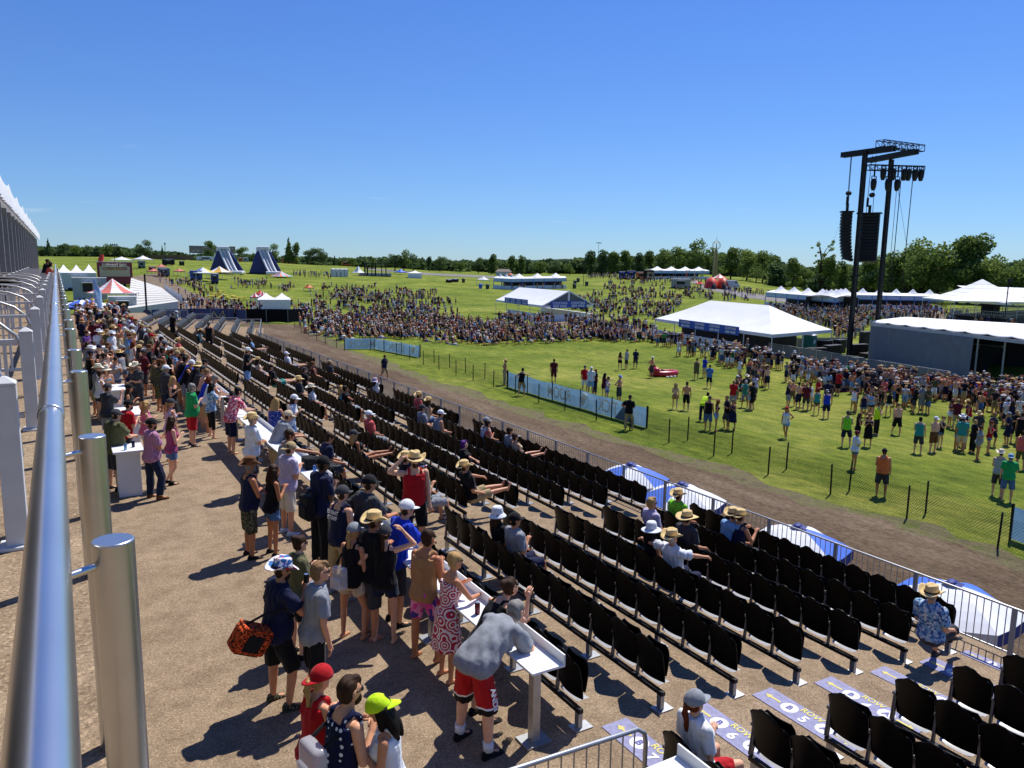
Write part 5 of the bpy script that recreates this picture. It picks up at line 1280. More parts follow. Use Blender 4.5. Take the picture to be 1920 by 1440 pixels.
# ------------------------------------------------------------------ delay tower with hanging speakers
def tower():
    A = at_d(1592, 658, 84); B = at_d(1641, 652, 89); A.z = tz(A.x, A.y); B.z = tz(B.x, B.y); T = A.copy(); Z = at_d(1622, 284, 84).z
    t = thing('delay_tower', 'black two-mast steel tower carrying speakers and lights above the field', 'tower', T)
    def mast(P, top):
        m = MB(); w = .15; c = [Vector((sx * w, sy * w, 0)) for sx, sy in ((-1, -1), (1, -1), (1, 1), (-1, 1))]; b = P - T; hgt = top - P.z
        for q in c: m.bar(b + q, b + q + Vector((0, 0, hgt)), .07)
        n = int(hgt / .55)
        for i in range(n):
            z0, z1 = hgt * i / n, hgt * (i + 1) / n
            for k in range(4): m.bar(b + c[k] + Vector((0, 0, z0)), b + c[(k + 1) % 4] + Vector((0, 0, z1)), .05); m.bar(b + c[k] + Vector((0, 0, z1)), b + c[(k + 1) % 4] + Vector((0, 0, z1)), .05)
        m.box(b + Vector((0, 0, hgt / 2)), (.3, .3, hgt)); m.box(b + Vector((0, 0, .25)), (2.2, 2.2, .5))
        return m.build('mast', BLACKM, t)
    mast(A, Z); mast(B, at_d(1666, 300, 89).z)
    pz = lambda x, y, z: at_z(x, y, z)
    b1a, b1b = pz(1580, 291, Z), pz(1677, 278, Z); b2a, b2b = pz(1629, 301, Z), pz(1718, 284, Z)
    for a, b in ((b1a, b1b), (b2a, b2b)):
        m = MB(); off = (b - a).normalized().cross(Vector((0, 0, 1))) * .22
        for s in (-1, 1): m.bar(a + off * s - T, b + off * s - T, .2, .5)
        m.build('head_beam', BLACKM, t)
    def truss(a, b, w, h, name, par):
        m = MB(); d = (b - a).normalized(); s = d.cross(Vector((0, 0, 1))).normalized() * w / 2; u = Vector((0, 0, h / 2)); L = (b - a).length; n = max(3, int(L / .8))
        cs = [s + u, -s + u, -s - u, s - u]
        for c in cs: m.bar(a + c - T, b + c - T, .07)
        for i in range(n + 1):
            p = a.lerp(b, i / n) - T
            for k in range(4):
                m.bar(p + cs[k], p + cs[(k + 1) % 4], .05)
                if i < n: m.bar(p + cs[k], a.lerp(b, (i + 1) / n) - T + cs[(k + 1) % 4], .04)
        return m.build(name, BLACKM, par)
    truss(pz(1650, 269, Z + .9), pz(1726, 279, Z + .9), .9, .62, 'top_truss', t)
    la, lb = pz(1628, 314, Z - 1.5), pz(1731, 317, Z - 1.5); truss(la, lb, .5, .5, 'light_truss', t)
    for i, f in enumerate((.12, .28, .38, .46, .55, .66, .74, .86, .97)):
        p = la.lerp(lb, f) - T - Vector((0, 0, .35 + (1.0 if i in (0, 2, 4) else 0)))
        m = MB(); m.tube([p + Vector((0, 0, .3)), p, p - Vector((0, 0, .5)), p - Vector((0, 0, .8))], [.2, .3, .26, .16], 10); m.bar(p + Vector((-.34, 0, .1)), p + Vector((-.34, 0, .55)), .06); m.bar(p + Vector((.34, 0, .1)), p + Vector((.34, 0, .55)), .06); m.bar(p + Vector((-.34, 0, .55)), p + Vector((.34, 0, .55)), .06)
        if i in (0, 2, 4): m.bar(p + Vector((0, 0, .5)), p + Vector((0, 0, 1.5)), .1)
        m.build('spotlight', BLACKM, t, smooth=True)
    def array(px, py0, py1, z, wpx, yaw, n, name, curve, anchor):
        c = pz(px, py0, z); dd = dist(c); w = wpx * dd / F * 1.0
        L = at_d(px, py0, dd).z - at_d(px, py1, dd).z
        s = bpy.data.objects.new(name, None); COL.objects.link(s); s.location = c; s.rotation_euler = (0, 0, yaw)
        tag(s, anchor, 'speaker', 'line arrays hanging from the tower')
        y = 0.0; zz = 0.0; ch = L / n
        for i in range(n):
            a = curve * (i / n) ** 1.6
            m = MB(); Mx = Matrix.Rotation(-a, 4, 'X'); m.box((0, y, zz - ch / 2), (w, .95, ch * .9), M=Mx); m.box((w * .0, y - .5 * cos(a), zz - ch / 2), (w * .9, .06, ch * .7), M=Mx); m.build('cabinet', BLACKM, s, bevel=.02)
            y += ch * sin(a) * .8; zz -= ch * cos(a)
        m = MB(); m.box((0, 0, .1), (w * 1.15, 1.2, .12)); m.bar((0, 0, .1), (0, 0, .9), .25); m.build('rigging_frame', BLACKM, s)
        m = MB()
        for xx in (-.3, .3): m.tube([(xx, 0, .1), (xx * .6, 0, Z - c.z)], .03, 5, cap=False)
        m.ell((.1, 0, 1.9), (.3, .3, .25), nu=8, nv=5); m.box((-.25, 0, 1.2), (.2, .25, .9)); m.build('chain_hoist', BLACKM, s)
    cam_yaw = -math.atan2(b1a.x, b1a.y)
    array(1588, 399, 489, at_d(1588, 399, 86).z, 19, cam_yaw + rad(-82), 15, 'speaker_array', .35, 'black curved speaker array hanging on the left side of the tower, seen side on')
    array(1630, 402, 491, at_d(1630, 402, 87).z, 33, cam_yaw + rad(-8), 15, 'speaker_array', .22, 'broad black speaker array hanging between the tower masts')
    # guy cables
    m = MB()
    for (x0, y0, x1, y1, r) in ((1690, 330, 1670, 545, .05), (1712, 330, 1690, 550, .05), (1683, 335, 1664, 545, .03), (1683, 350, 1700, 460, .02), (1576, 415, 1560, 462, .02)):
        a = pz(x0, y0, 16.3); b = at_d(x1, y1, dist(a) + 2); m.tube([a - T, b - T], r, 5, cap=False)
    m.build('cable', BLACKM, t)
tower()

# ------------------------------------------------------------------ tents
def tent(label, A, B, C, ridge, zE, zR, gable=True, valance=.35, skirt=None, walls=(), name='frame_tent', poles=True, cat='tent', nb=0, group=None, sag=.12):
    """white tent from its eave corners; ridge is [P1,P2]"""
    a, b, c = [at_z(*q, zE) for q in (A, B, C)]; d = a + c - b
    u_ = (a - b).normalized(); ins = 0 if gable else (c - b).length / 2
    P = [(a + d) / 2 - u_ * ins, (b + c) / 2 + u_ * ins]
    zr_ = sum(at_d(q[0], q[1], dist(p)).z for p, q in zip(P, ridge)) / 2
    for p in P: p.z = max(zE + 1.2, min(zr_, zE + 3.4))
    T = b.copy(); T.z = tz(b.x, b.y)
    t = thing(name, label, cat, T, 0, group); m = MB()
    def face(p, q, r_, s):  # quad patch p-q (eave) to s-r (ridge) with sag
        m.grid(lambda u, v: p.lerp(q, u).lerp(s.lerp(r_, u), v) - T - Vector((0, 0, sag * sin(pi * v) + .08 * sin(pi * u * 4) ** 2 * (1 - v) * sin(pi * v))), 16, 6)
    face(a, b, P[1], P[0]); face(d, c, P[1], P[0])
    if gable:
        m.grid(lambda u, v: a.lerp(d, u).lerp(P[0], v) - T, 6, 6)
    else:
        m.grid(lambda u, v: a.lerp(d, u).lerp(P[0], v) - T - Vector((0, 0, sag * sin(pi * v))), 6, 6); m.grid(lambda u, v: b.lerp(c, u).lerp(P[1], v) - T - Vector((0, 0, sag * sin(pi * v))), 6, 6)
    m.build('canopy', TENTW, t, smooth=True)
    m = MB(); dn = Vector((0, 0, -valance))
    for p, q in ((a, b), (b, c), (c, d), (d, a)): m.quad(p - T, q - T, q - T + dn, p - T + dn)
    m.build('valance', WHITE, t)
    if gable:
        m = MB(); m.add([b - T, c - T, P[1] - T], [(0, 1, 2)]); o = m.build('gable', mat('grey_gable_mesh', (.14, .15, .16), .8), t); o.location = (c - b).normalized().cross(Vector((0, 0, 1))) * -.04
        m = MB(); m.bar(b.lerp(c, .5) - T, P[1] - T, .35, .12); m.bar(b - T, P[1] - T, .25, .2); m.bar(c - T, P[1] - T, .25, .2); m.build('gable_frame', WHITE, t)
    if poles:
        for p, q in ((a, b), (b, c), (c, d), (d, a)):
            n = max(1, round((q - p).length / 5))
            for i in range(n):
                e = p.lerp(q, i / n); m = MB(); m.tube([Vector((e.x, e.y, tz(e.x, e.y) - .1)) - T, e - T], .05, 6); m.build('pole', WHITEM, t)
    return t, a, b, c, d, T
BLUEV = mat('blue_sign_vinyl', (.03, .10, .42), .5, .3)
def cocktail_sign(t, T, p, q, z, h=1.0, n=1, off=.12):
    p = Vector(p); q = Vector(q); p.z = q.z = z
    for i in range(n):
        a, b = p.lerp(q, (i + .01) / n), p.lerp(q, (i + .99) / n); d = (b - a).normalized(); L = (b - a).length
        nr = Vector((d.y, -d.x, 0)); nr = nr if (a - Vector(CAM)).dot(nr) < 0 else -nr; dd = d if d.cross(Vector((0, 0, 1))).dot(nr) > 0 else -d
        c = a.lerp(b, .5) + nr * off; M_ = plane_mat(c - T, dd, (0, 0, 1))
        m = MB(); m.box((0, 0, 0), (L, h, .05)); o = m.build('sign_panel', BLUEV, t); o.matrix_local = M_
        k = min(1, L / 4.2)
        text_mesh('COCKTAILS', .55 * h * k, WPR, 'lettering', o, Matrix.Translation((0, h * .20, .035)), bold=.012); text_mesh('BEER WINE', .55 * h * k, WPR, 'lettering', o, Matrix.Translation((0, -h * .24, .035)), bold=.012)
def bar_counter(t, T, p, q, h=1.1):
    p = Vector((p.x, p.y, tz(p.x, p.y))); q = Vector((q.x, q.y, tz(q.x, q.y))); m = MB(); m.bar(p - T + Vector((0, 0, h / 2)), q - T + Vector((0, 0, h / 2)), .5, h); m.build('bar_counter', WFAB, t)
dark = mat('tent_shade', (.03, .03, .035), .9)  # near-black colour standing in for shade inside tents and openings
t, a, b, c, d, T = tent('white gabled bar tent with COCKTAILS BEER WINE signs behind the seated crowd', (930, 562), (1018, 573), (1112, 571), [(995, 539), (1067, 546)], -1.35, 1.3)
cocktail_sign(t, T, b.lerp(c, .14), b.lerp(c, .86), -1.25, 1.15, 2); cocktail_sign(t, T, a.lerp(b, .22), a.lerp(b, .72), -1.15, .95, 4)
bar_counter(t, T, b, c); bar_counter(t, T, a.lerp(b, .3), b); bar_counter(t, T, d, c)
t, a, b, c, d, T = tent('large white hip-roofed bar tent with COCKTAILS BEER WINE banner beside the field', (1229, 597), (1448, 627), (1560, 618), [(1287, 562), (1445, 573)], -1.45, 1.15, gable=False)
cocktail_sign(t, T, a.lerp(b, .25), a.lerp(b, .77), -1.6, .95, 4)
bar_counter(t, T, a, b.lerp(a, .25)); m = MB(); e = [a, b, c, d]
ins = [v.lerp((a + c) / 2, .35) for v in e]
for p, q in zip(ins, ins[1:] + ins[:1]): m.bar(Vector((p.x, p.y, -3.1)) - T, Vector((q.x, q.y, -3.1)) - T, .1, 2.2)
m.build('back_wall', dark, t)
t, a, b, c, d, T = tent('white peaked tent over the raised viewing platform at the right edge', (1784, 562), (1886, 568), (2060, 560), [(1870, 535), (1985, 545)], .1, 2.6, gable=False)
def deck_platform():
    tt = thing('viewing_platform', 'raised black platform with railings under the right-hand white tents', 'platform', T)
    m = MB(); pts = [a, b, c, d]; m.slab([(p.x - T.x, p.y - T.y) for p in pts], .2, 1.5); m.build('deck', BLACKM, tt)
    m = MB()
    for p, q in ((a, b), (b, c), (a, d)):
        p = Vector((p.x, p.y, T.z + 1.5)) - T; q = Vector((q.x, q.y, T.z + 1.5)) - T
        for z in (.5, 1.05): m.bar(p + Vector((0, 0, z)), q + Vector((0, 0, z)), .06)
        n = int((q - p).length / .35)
        for i in range(n): m.bar(p.lerp(q, i / n), p.lerp(q, i / n) + Vector((0, 0, 1.05)), .03)
    m.build('railing', GALV, tt)
    m = MB()
    for f in (.25, .55, .8):
        p = a.lerp(c, f) - T; m.box((p.x, p.y, 2.7), (2.2, 2.2, 2.4))
    m.build('equipment', BLACKM, tt)
deck_platform()
def peak_tent(px, py_eave, wpx, py_peak, label, d=None, name='peak_tent', mats=None, group=None, n=4, rot=.4, wall=0, legs=True, hleg=None, cat='tent'):
    """square or round tent with a concave peak; eave centre pixel, width and peak pixel"""
    g = G(px, py_eave) if d is None else None
    if d is None: d = dist(g)
    c = at_d(px, py_eave, d); gz = tz(c.x, c.y); zE = c.z - gz; w = wpx * d / F; zP = at_d(px, py_peak, d).z - gz
    t = thing(name, label, cat, (c.x, c.y, gz), rot, group); mats = mats or [TENTW]
    m = MB(); R_ = w / 2 * (1.22 if n == 4 else 1.0)
    pr = lambda k, s: Vector((R_ * s * cos(2 * pi * (k + .5) / n), R_ * s * sin(2 * pi * (k + .5) / n), zE + (zP - zE) * (1 - s) ** 1.5))
    for k in range(n):
        for i in range(6):
            s0, s1 = i / 6 + .01, (i + 1) / 6
            for j in range(4):
                L = lambda u, s: pr(k, s).lerp(pr(k + 1, s), u)
                m.quad(L(j / 4, s0), L(j / 4, s1), L((j + 1) / 4, s1), L((j + 1) / 4, s0), (k * 4 + j) % len(mats) if len(mats) == 2 and n == 4 else k % len(mats))
    m.build('canopy', mats, t, smooth=True)
    if legs:
        m = MB(); v = MB()
        for k in range(n):
            p = pr(k, .98); q = pr(k + 1, .98); m.bar((p.x, p.y, -.2), p, .08); v.quad(p, q, q - Vector((0, 0, .22)), p - Vector((0, 0, .22)))
        m.build('legs', WHITEM, t); v.build('valance', mats[0], t)
    if wall:
        m = MB()
        for k in range(n):
            p, q = pr(k, .97), pr(k + 1, .97)
            if k != 9: m.quad((p.x, p.y, 0), (q.x, q.y, 0), q, p)
        m.build('wall', WFAB, t)
    return t
peak_tent(1838, 562, 150, 523, 'tall white single-peak tent behind the right-hand platform tent', d=158, n=4, rot=.9)
t, a, b, c, d, T = tent('white tent with walls between the track gate and the plaza', (482, 566), (545, 571), (548, 560), [(507, 550), (515, 551)], -1.0, .5, gable=False, poles=False) if False else (0,) * 6
def walled_tent(label, px0, px1, py_base, py_eave, peaks, d=None, depth=8, name='walled_tent'):
    g0 = G(px0, py_base); d = d or dist(g0); p0 = at_d(px0, py_base, d); p1 = at_d(px1, py_base, d); z = tz(p0.x, p0.y); p0.z = p1.z = z
    back = Vector((p0.x + p1.x, p0.y + p1.y, 0)).normalized() * depth; zE = at_d(px0, py_eave, d).z - z
    t = thing(name, label, 'tent', p0); q = [Vector((0, 0, 0)), p1 - p0, p1 - p0 + back, back]
    for v in q: v.z = 0
    m = MB(); m.slab([v.to_2d() for v in q], -.1, zE); m.build('wall', WFAB, t)
    m = MB(); n = len(peaks)
    for i, pk in enumerate(peaks):
        f0, f1 = i / n, (i + 1) / n; zp = at_d(px0, pk, d).z - z
        cs = [q[0].lerp(q[1], f0), q[0].lerp(q[1], f1), q[3].lerp(q[2], f1), q[3].lerp(q[2], f0)]; ce = sum(cs, Vector()) / 4; ex = 1.04
        cs = [ce + (v - ce) * ex + Vector((0, 0, zE + .02)) for v in cs]; top = Vector((ce.x, ce.y, zp))
        for k in range(4): m.grid(lambda u, v: cs[k].lerp(cs[(k + 1) % 4], u).lerp(top, v) - Vector((0, 0, (zp - zE) * .12 * sin(pi * v))), 4, 6)
    m.build('canopy', TENTW, t, smooth=True)
    return t
walled_tent('white walled tent with two peaks behind the black gate screen', 484, 545, 582, 562, [550, 550], depth=6)
walled_tent('row of white peaked tents at the left beyond the railing', 108, 182, 532, 511, [496, 496, 495], depth=16)
walled_tent('white tent at the upper end of the lawn, left of the crest trees', 765, 791, 521, 512, [507], depth=6)

# ------------------------------------------------------------------ front-of-house structure
def foh():
    FL = G(1631, 677); d0 = dist(FL); zr = at_d(1634, 608, d0).z; a = at_z(1634, 608, zr); b = at_z(2000, 651, zr); c = at_z(1697, 598, zr + .25); e = at_z(2000, 616, zr + .25); T = FL.copy()
    t = thing('control_tower', 'low grey-curtained control structure with white scalloped roof near the stage pit', 'structure', T)
    m = MB(); n = 9
    m.grid(lambda u, v: a.lerp(b, u).lerp(c.lerp(e, u), v) - T + Vector((0, 0, .20 + .11 * (1 - abs(sin(pi * u * n)) ** .7) * (1 - v) + .03 * sin(pi * v))), 90, 8)
    m.build('roof', TENTW, t, smooth=True, thick=.04)
    m = MB(); m.bar(a - T, b - T, .2, .28); m.bar(a - T, c - T - Vector((0, 0, .25)), .2, .28); m.build('roof_beam', mat('pale_beam', (.45, .46, .48), .5), t)
    d = (b - a).normalized(); k = 0
    g = lambda p: Vector((p.x, p.y, tz(p.x, p.y)))
    r = at_z(1827, 631, zr); cu = mat('grey_curtain', (.19, .205, .23), .8, .2, var=.08, scale=1.5)
    f2 = Vector((d.y, -d.x, 0)); f2 = f2 if f2.dot(Vector((a.x, a.y, 0))) < 0 else -f2
    m = MB(); m.grid(lambda u, v: Vector((*a.lerp(r, u).to_2d(), g(a.lerp(r, u)).z * (1 - v) + (zr - .15) * v)) - T + f2 * (.1 * sin(u * 40) * (1 - v) * .5 + .05 * sin(u * 13 + 3 * v)) + f2 * .05, 60, 8); m.build('curtain', cu, t, smooth=True)
    m = MB(); m.grid(lambda u, v: Vector((*a.lerp(c, u).to_2d(), g(a).z * (1 - v) + (zr - .15) * v)) - T, 8, 2); m.build('side_curtain', cu, t)
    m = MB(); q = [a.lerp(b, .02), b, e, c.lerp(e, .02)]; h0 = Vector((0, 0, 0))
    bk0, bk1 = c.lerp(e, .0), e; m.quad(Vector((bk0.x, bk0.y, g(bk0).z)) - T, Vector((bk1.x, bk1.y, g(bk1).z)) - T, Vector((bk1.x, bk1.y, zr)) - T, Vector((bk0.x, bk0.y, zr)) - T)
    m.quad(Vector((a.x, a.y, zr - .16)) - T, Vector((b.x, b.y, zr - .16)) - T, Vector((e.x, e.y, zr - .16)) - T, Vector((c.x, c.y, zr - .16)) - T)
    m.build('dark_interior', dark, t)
    for f in np.linspace(0, 1, 9):
        p = a.lerp(b, f); m = MB(); m.bar(g(p) - T, Vector((p.x, p.y, zr)) - T, .1); m.build('post', GREYM, t)
    m = MB(); s0, s1 = at_z(1826, 645, zr - 1.3), at_z(1885, 650, zr - 1.3); m.quad(s0 - T, s1 - T, Vector((s1.x, s1.y, zr - 4)) - T - (s1 - s0) * .5, Vector((s0.x, s0.y, zr - 4)) - T); m.build('scrim', mat('dark_scrim', (.05, .052, .056), .7), t).location = f2 * .2
    m = MB(); m.bar(s0 - T, s1 - T, .12); m.bar(s0 - T, Vector((s0.x, s0.y, zr - 4)) - T, .08); m.bar(s0.lerp(s1, .3) - T, Vector((s0.x, s0.y, zr - 2.9)) - T, .06); m.build('scrim_frame', GALV, t).location = f2 * .26
    return t
foh()
def panel_run(px, label, h=1.25):
    pts = [G(*p) for p in px]
    for a, b in zip(pts[:-1], pts[1:]):
        L = (b - a).length; n = max(1, round(L / 2.5))
        for i in range(n):
            p, q = a.lerp(b, i / n), a.lerp(b, (i + .985) / n); t = thing('crowd_barrier', label, 'fence', p, math.atan2((q - p).y, (q - p).x), 'grey crowd barriers round the control structure'); l = (q - p).length
            m = MB(); m.box((l / 2, 0, h / 2), (l * .98, .02, h * .86)); m.build('mesh_infill', mat('grey_mesh_infill', (.20, .205, .20), .7), t)
            m = MB(); m.bar((0, 0, h), (l, 0, h), .05); m.bar((0, 0, .06), (l, 0, .06), .05); m.bar((.02, 0, 0), (.02, 0, h), .05); m.bar((l - .02, 0, 0), (l - .02, 0, h), .05); m.build('frame', GALV, t)
panel_run([(1440, 665), (1530, 680), (1620, 698), (1700, 712), (1780, 726)], 'grey mesh crowd barrier in front of the control structure')
panel_run([(1440, 655), (1520, 652), (1598, 652)], 'grey mesh crowd barrier behind the teal toilet')
def toilet(px, py, c, label, group=None, s=1.0, rot=0.3):
    g = G(px, py); t = thing('portable_toilet', label, 'toilet', g, rot, group); mm = mat('toilet_' + str(c), c, .5)
    m = MB(); m.box((0, 0, 1.05 * s), (1.1 * s, 1.1 * s, 2.1 * s)); m.build('cabin', mm, t, bevel=.04)
    m = MB(); m.grid(lambda u, v: Vector(((u - .5) * 1.2 * s, (v - .5) * 1.2 * s, 2.1 * s + .2 * s * sin(pi * u) * sin(pi * v) ** .5)), 8, 8); m.build('roof', mat('toilet_roof', (.65, .68, .68), .5), t, smooth=True)
    m = MB(); m.box((-.2 * s, -.57 * s, 1.4 * s), (.4 * s, .03, .4 * s)); m.build('sign', WPR, t)
    m = MB(); m.box((0, -.555 * s, 1.0 * s), (.8 * s, .03, 1.85 * s)); m.build('door', mm, t, bevel=.01)
toilet(1517, 664, (.01, .13, .12), 'teal portable toilet with white roof behind the grey barriers')
for i, x in enumerate((625, 633, 641, 648)): toilet(x, 519, (.50, .53, .55), 'pale grey portable toilet in the row of four on the far lawn', 'row of pale portable toilets', 1.25)
for i, (x, y, w, h) in enumerate(((1545, 662, 1.6, 1.3), (1560, 668, 2.2, 1.1), (1573, 664, 1.2, 1.5), (1608, 668, 2.0, 1.2), (1622, 660, 1.4, 2.2), (1530, 672, 1.8, 1.0))):
    g = G(x, y); t = thing('equipment_case', ['black wheeled case behind the barrier', 'long black case on the grass', 'tall black rack case', 'wide black case by the tower foot', 'tall stack of black cases by the grey curtain', 'low black case by the teal toilet'][i], 'case', g, random.uniform(-.3, .3))
    m = MB(); m.box((0, 0, h / 2 + .12), (w, .8, h)); m.build('case_body', BLACKM, t, bevel=.03); m = MB()
    for sx in (-1, 1):
        for z in (.14, h + .1): m.box((sx * w / 2, 0, z), (.04, .84, .05))
    m.build('edging', GALV, t)
# red inflatable boat couch
g = G(1245, 705); t = thing('inflatable_lounger', 'red inflatable lounger on the grass with a sunbather in it', 'inflatable', g, rad(-10)); RED = mat('red_vinyl', (.42, .012, .035), .35, .5)
m = MB(); m.tube([Vector((1.1 * cos(a), .62 * sin(a), .26)) for a in np.linspace(0, 2 * pi, 29)], .24, 10); m.build('ring', RED, t, smooth=True)
m = MB(); m.ell((0, 0, .14), (1.0, .55, .12)); m.build('floor', RED, t, smooth=True); m = MB(); m.cap((-1.0, -.45, .55), (-1.0, .45, .55), .26, .26, 12); m.build('backrest', RED, t, smooth=True)
for dx in (-.5, -.1, .3):
    q = g + Vector((dx, -1.0, .03)); m = MB(); m.ell((0, 0, .06), (.14, .1, .06)); o = m.build('white_shoe', WFAB, smooth=True); o.location = q; tag(o, 'small white shoe on the grass in front of the red inflatable', 'shoe', 'white shoes by the red inflatable')
# ================================================================== FAR THINGS
def flatbox(name, label, cat, px0, px1, py_base, py_top, m, depth=6, d=None, group=None, base_px=None):
    g = G((px0 + px1) / 2, py_base); d = d or dist(g); p0 = at_d(px0, py_base, d); p1 = at_d(px1, py_base, d); z = tz(p0.x, p0.y); p0.z = p1.z = z
    dirv = (p1 - p0); L = dirv.length; h = at_d(px0, py_top, d).z - at_d(px0, py_base, d).z
    t = thing(name, label, cat, p0, math.atan2(dirv.y, dirv.x), group)
    return t, L, h, depth
GRY = mat('trailer_grey', (.36, .39, .42), .5); LGRY = mat('pale_trailer', (.52, .54, .56), .5); MRN = mat('maroon_paint', (.24, .03, .04), .5); REDV = mat('red_vinyl_canopy', (.60, .035, .03), .6); ORG = mat('orange_paint', (.62, .14, .03), .6)
YELP = mat('yellow_paint', (.62, .48, .04), .6); BRN = mat('brown_boards', (.16, .10, .06), .9); SALM = mat('faded_red_stripe', (.62, .16, .13), .7)
def trailer(label, px0, px1, yb, yt, m, depth=3, d=None, extras=None, name='trailer', cat='trailer', group=None):
    t, L, h, D = flatbox(name, label, cat, px0, px1, yb, yt, m, depth, d, group)
    b = MB(); b.box((L / 2, D / 2, h * .54), (L, D, h * .92)); b.build('body', m, t, bevel=.06)
    b = MB(); b.box((L / 2, D / 2, h + .02), (L * 1.03, D * 1.05, .12)); b.build('roof', LGRY, t)
    b = MB()
    for x in (.2, .3, .75): b.tube([(L * x, -.02, .32), (L * x, .25, .32)], .34, 12)
    b.build('wheels', BLACKM, t)
    b = MB(); b.box((L * .5, -.03, h * .6), (L * .42, .05, h * .34)); b.build('serving_hatch', dark, t)
    b = MB(); b.box((L * .5, -.5, h * .82), (L * .46, 1.0, .06)); b.build('awning', WHITE if extras is None else extras, t)
    return t, L, h
# left concession row
t, L, h = trailer('maroon food stand with ELEPHANT EARS CORN DOGS lettering', 184, 250, 537, 491, MRN, 4, None, name='food_stand', cat='food stand')
b = MB(); b.box((L * .5, -.08, h * .62), (L * .86, .06, h * .42)); o = b.build('menu_board', mat('cream_board', (.55, .45, .30), .6), t)
text_mesh('ELEPHANT EARS', .85, mat('pale_letters', (.85, .74, .5), .6), 'lettering', t, plane_mat((L * .5, -.14, h * .88), (1, 0, 0), (0, 0, 1)), bold=.025, narrow=.82); text_mesh('CORN DOGS', .85, MRN, 'lettering', t, plane_mat((L * .5, -.14, h * .73), (1, 0, 0), (0, 0, 1)), bold=.02)
b = MB(); b.tube([(L * .1, 1, h), (L * .14, 1, h + .8), (L * .16, 1, h + 1.7)], [.5, .55, .35], 10); b.build('rooftop_figure', REDV, t, smooth=True)
trailer('long grey trailer behind the striped tent', 138, 202, 566, 521, GRY, 3)
trailer('pale grey trailer behind the white peaked tents', 118, 182, 545, 512, LGRY, 4)
trailer('pale ticket trailer with open hatch below the striped tent', 205, 258, 592, 557, LGRY, 3)
peak_tent(212, 548, 78, 522, 'red and white striped peaked tent above the ticket trailer', d=dist(G(212, 580)), mats=[WHITE, SALM], n=12, rot=.1, name='striped_tent')
def long_tent():
    d0 = dist(G(334, 592)); d1 = d0 * 1.4; zE = .4
    a, b_ = at_d(240, 578, d0), at_d(334, 565, d0 + 2); c = at_d(302, 540, d1); p1 = at_d(246, 521, d1 - 10); T = Vector((a.x, a.y, tz(a.x, a.y)))
    t = thing('ribbed_tent', 'long white ribbed tent sloping toward the end of the stand', 'tent', T); m = MB()
    A, B, Cc, P1 = a - T, b_ - T, c - T, p1 - T; P2 = P1.lerp(Cc, .25)
    [m.grid(lambda u, v: A.lerp(B, u).lerp(P1.lerp(Cc, u), (i + v) / 22) + Vector((0, 0, .16 * abs(sin(pi * v)))), 10, 4, i % 2) for i in range(22)]; m.build('canopy', [mat('cream_canvas', (.64, .62, .57), .7, .2, var=.05), mat('grey_canvas', (.36, .35, .33), .7, .2, var=.05)], t, smooth=True)
    m = MB()
    for p, q in ((A, B), (B, Cc)): m.quad(p, q, Vector((q.x, q.y, q.z - 2.4)), Vector((p.x, p.y, p.z - 2.4)))
    m.build('wall', LGRY, t)
    m = MB(); nrm = Vector((.6, -.2, 0))
    for i in range(9):
        p, q = B.lerp(Cc, i / 9) + nrm, B.lerp(Cc, (i + .9) / 9) + nrm; m.quad(p + Vector((0, 0, .8)), q + Vector((0, 0, .8)), q - Vector((0, 0, .4)), p - Vector((0, 0, .4)))
    m.build('banner_rail', mat('pale_banner', (.5, .56, .64), .7), t)
long_tent()
# tilted umbrellas and a feather flag at the walkway's far end
for i, (x, y, a, sq) in enumerate(((138, 566, .2, (1, 0, 1, 1, 1, 0, 1, 1)), (152, 562, .6, (0, 1, 1, 1, 0, 1, 1, 1)), (166, 562, 1.1, (0, 0, 1, 0, 0, 0, 1, 0)), (181, 566, .1, (1, 1, 1, 0, 1, 1, 1, 1)))):
    umbrella(at_d(x, y, 84), 1.25, ['white umbrella with blue panels at the far left end of the walkway', 'white umbrella tilted between blue ones at the far walkway end', 'blue umbrella with few white panels at the far walkway end', 'white umbrella beside the pale blue feather flag'][i], a, sq, h=at_d(x, y, 84).z - tz(*at_d(x, y, 84).to_2d()))
def feather(px, yb, yt, c, label, d=None):
    g = G(px, yb) if d is None else at_d(px, yb, d); g.z = tz(g.x, g.y); d = dist(g); h = at_d(px, yt, d).z - g.z; t = thing('feather_flag', label, 'flag', g, .4)
    m = MB(); m.tube([(0, 0, 0), (0, 0, h)], .03, 6); m.build('pole', WHITEM, t); m = MB(); m.grid(lambda u, v: Vector((.04 + u * .7 * (1 - max(0, v - .75) * 3.4), .06 * sin(v * 7 + u * 3), h * (.22 + .78 * v))), 4, 12); m.build('flag_cloth', c, t, smooth=True, thick=.01)
feather(178, 590, 522, mat('pale_blue_flag', (.30, .48, .72), .7), 'tall pale blue feather flag at the far walkway end', d=80)
for x, yb, yt, c, l in ((1262, 521, 498, YELP, 'yellow feather flag on the crest beside the bar pavilion'), (1286, 524, 506, REDV, 'red feather flag on the crest beside the box trailer'), (1301, 527, 505, mat('tan_flag', (.5, .35, .25), .7), 'tan feather flag right of the box trailer')): feather(x, yb, yt, c, l)
def sign_pole(px, yb, yt, label, disc=None, d=None):
    g = G(px, yb) if d is None else at_d(px, yb, d); g.z = tz(g.x, g.y); d = dist(g); h = at_d(px, yt, d).z - g.z; t = thing('pole', label, 'pole', g)
    m = MB(); m.tube([(0, 0, 0), (0, 0, h)], .09, 8); m.build('shaft', BLACKM, t)
    if disc: m = MB(); m.tube([(0, -.12, h * disc), (0, -.06, h * disc)], .42, 16); m.build('round_sign', mat('purple_sign', (.08, .06, .12), .5), t)
    return t, h, d
sign_pole(276, 600, 514, 'dark pole with round purple sign beside the ribbed tent', .42, d=86)
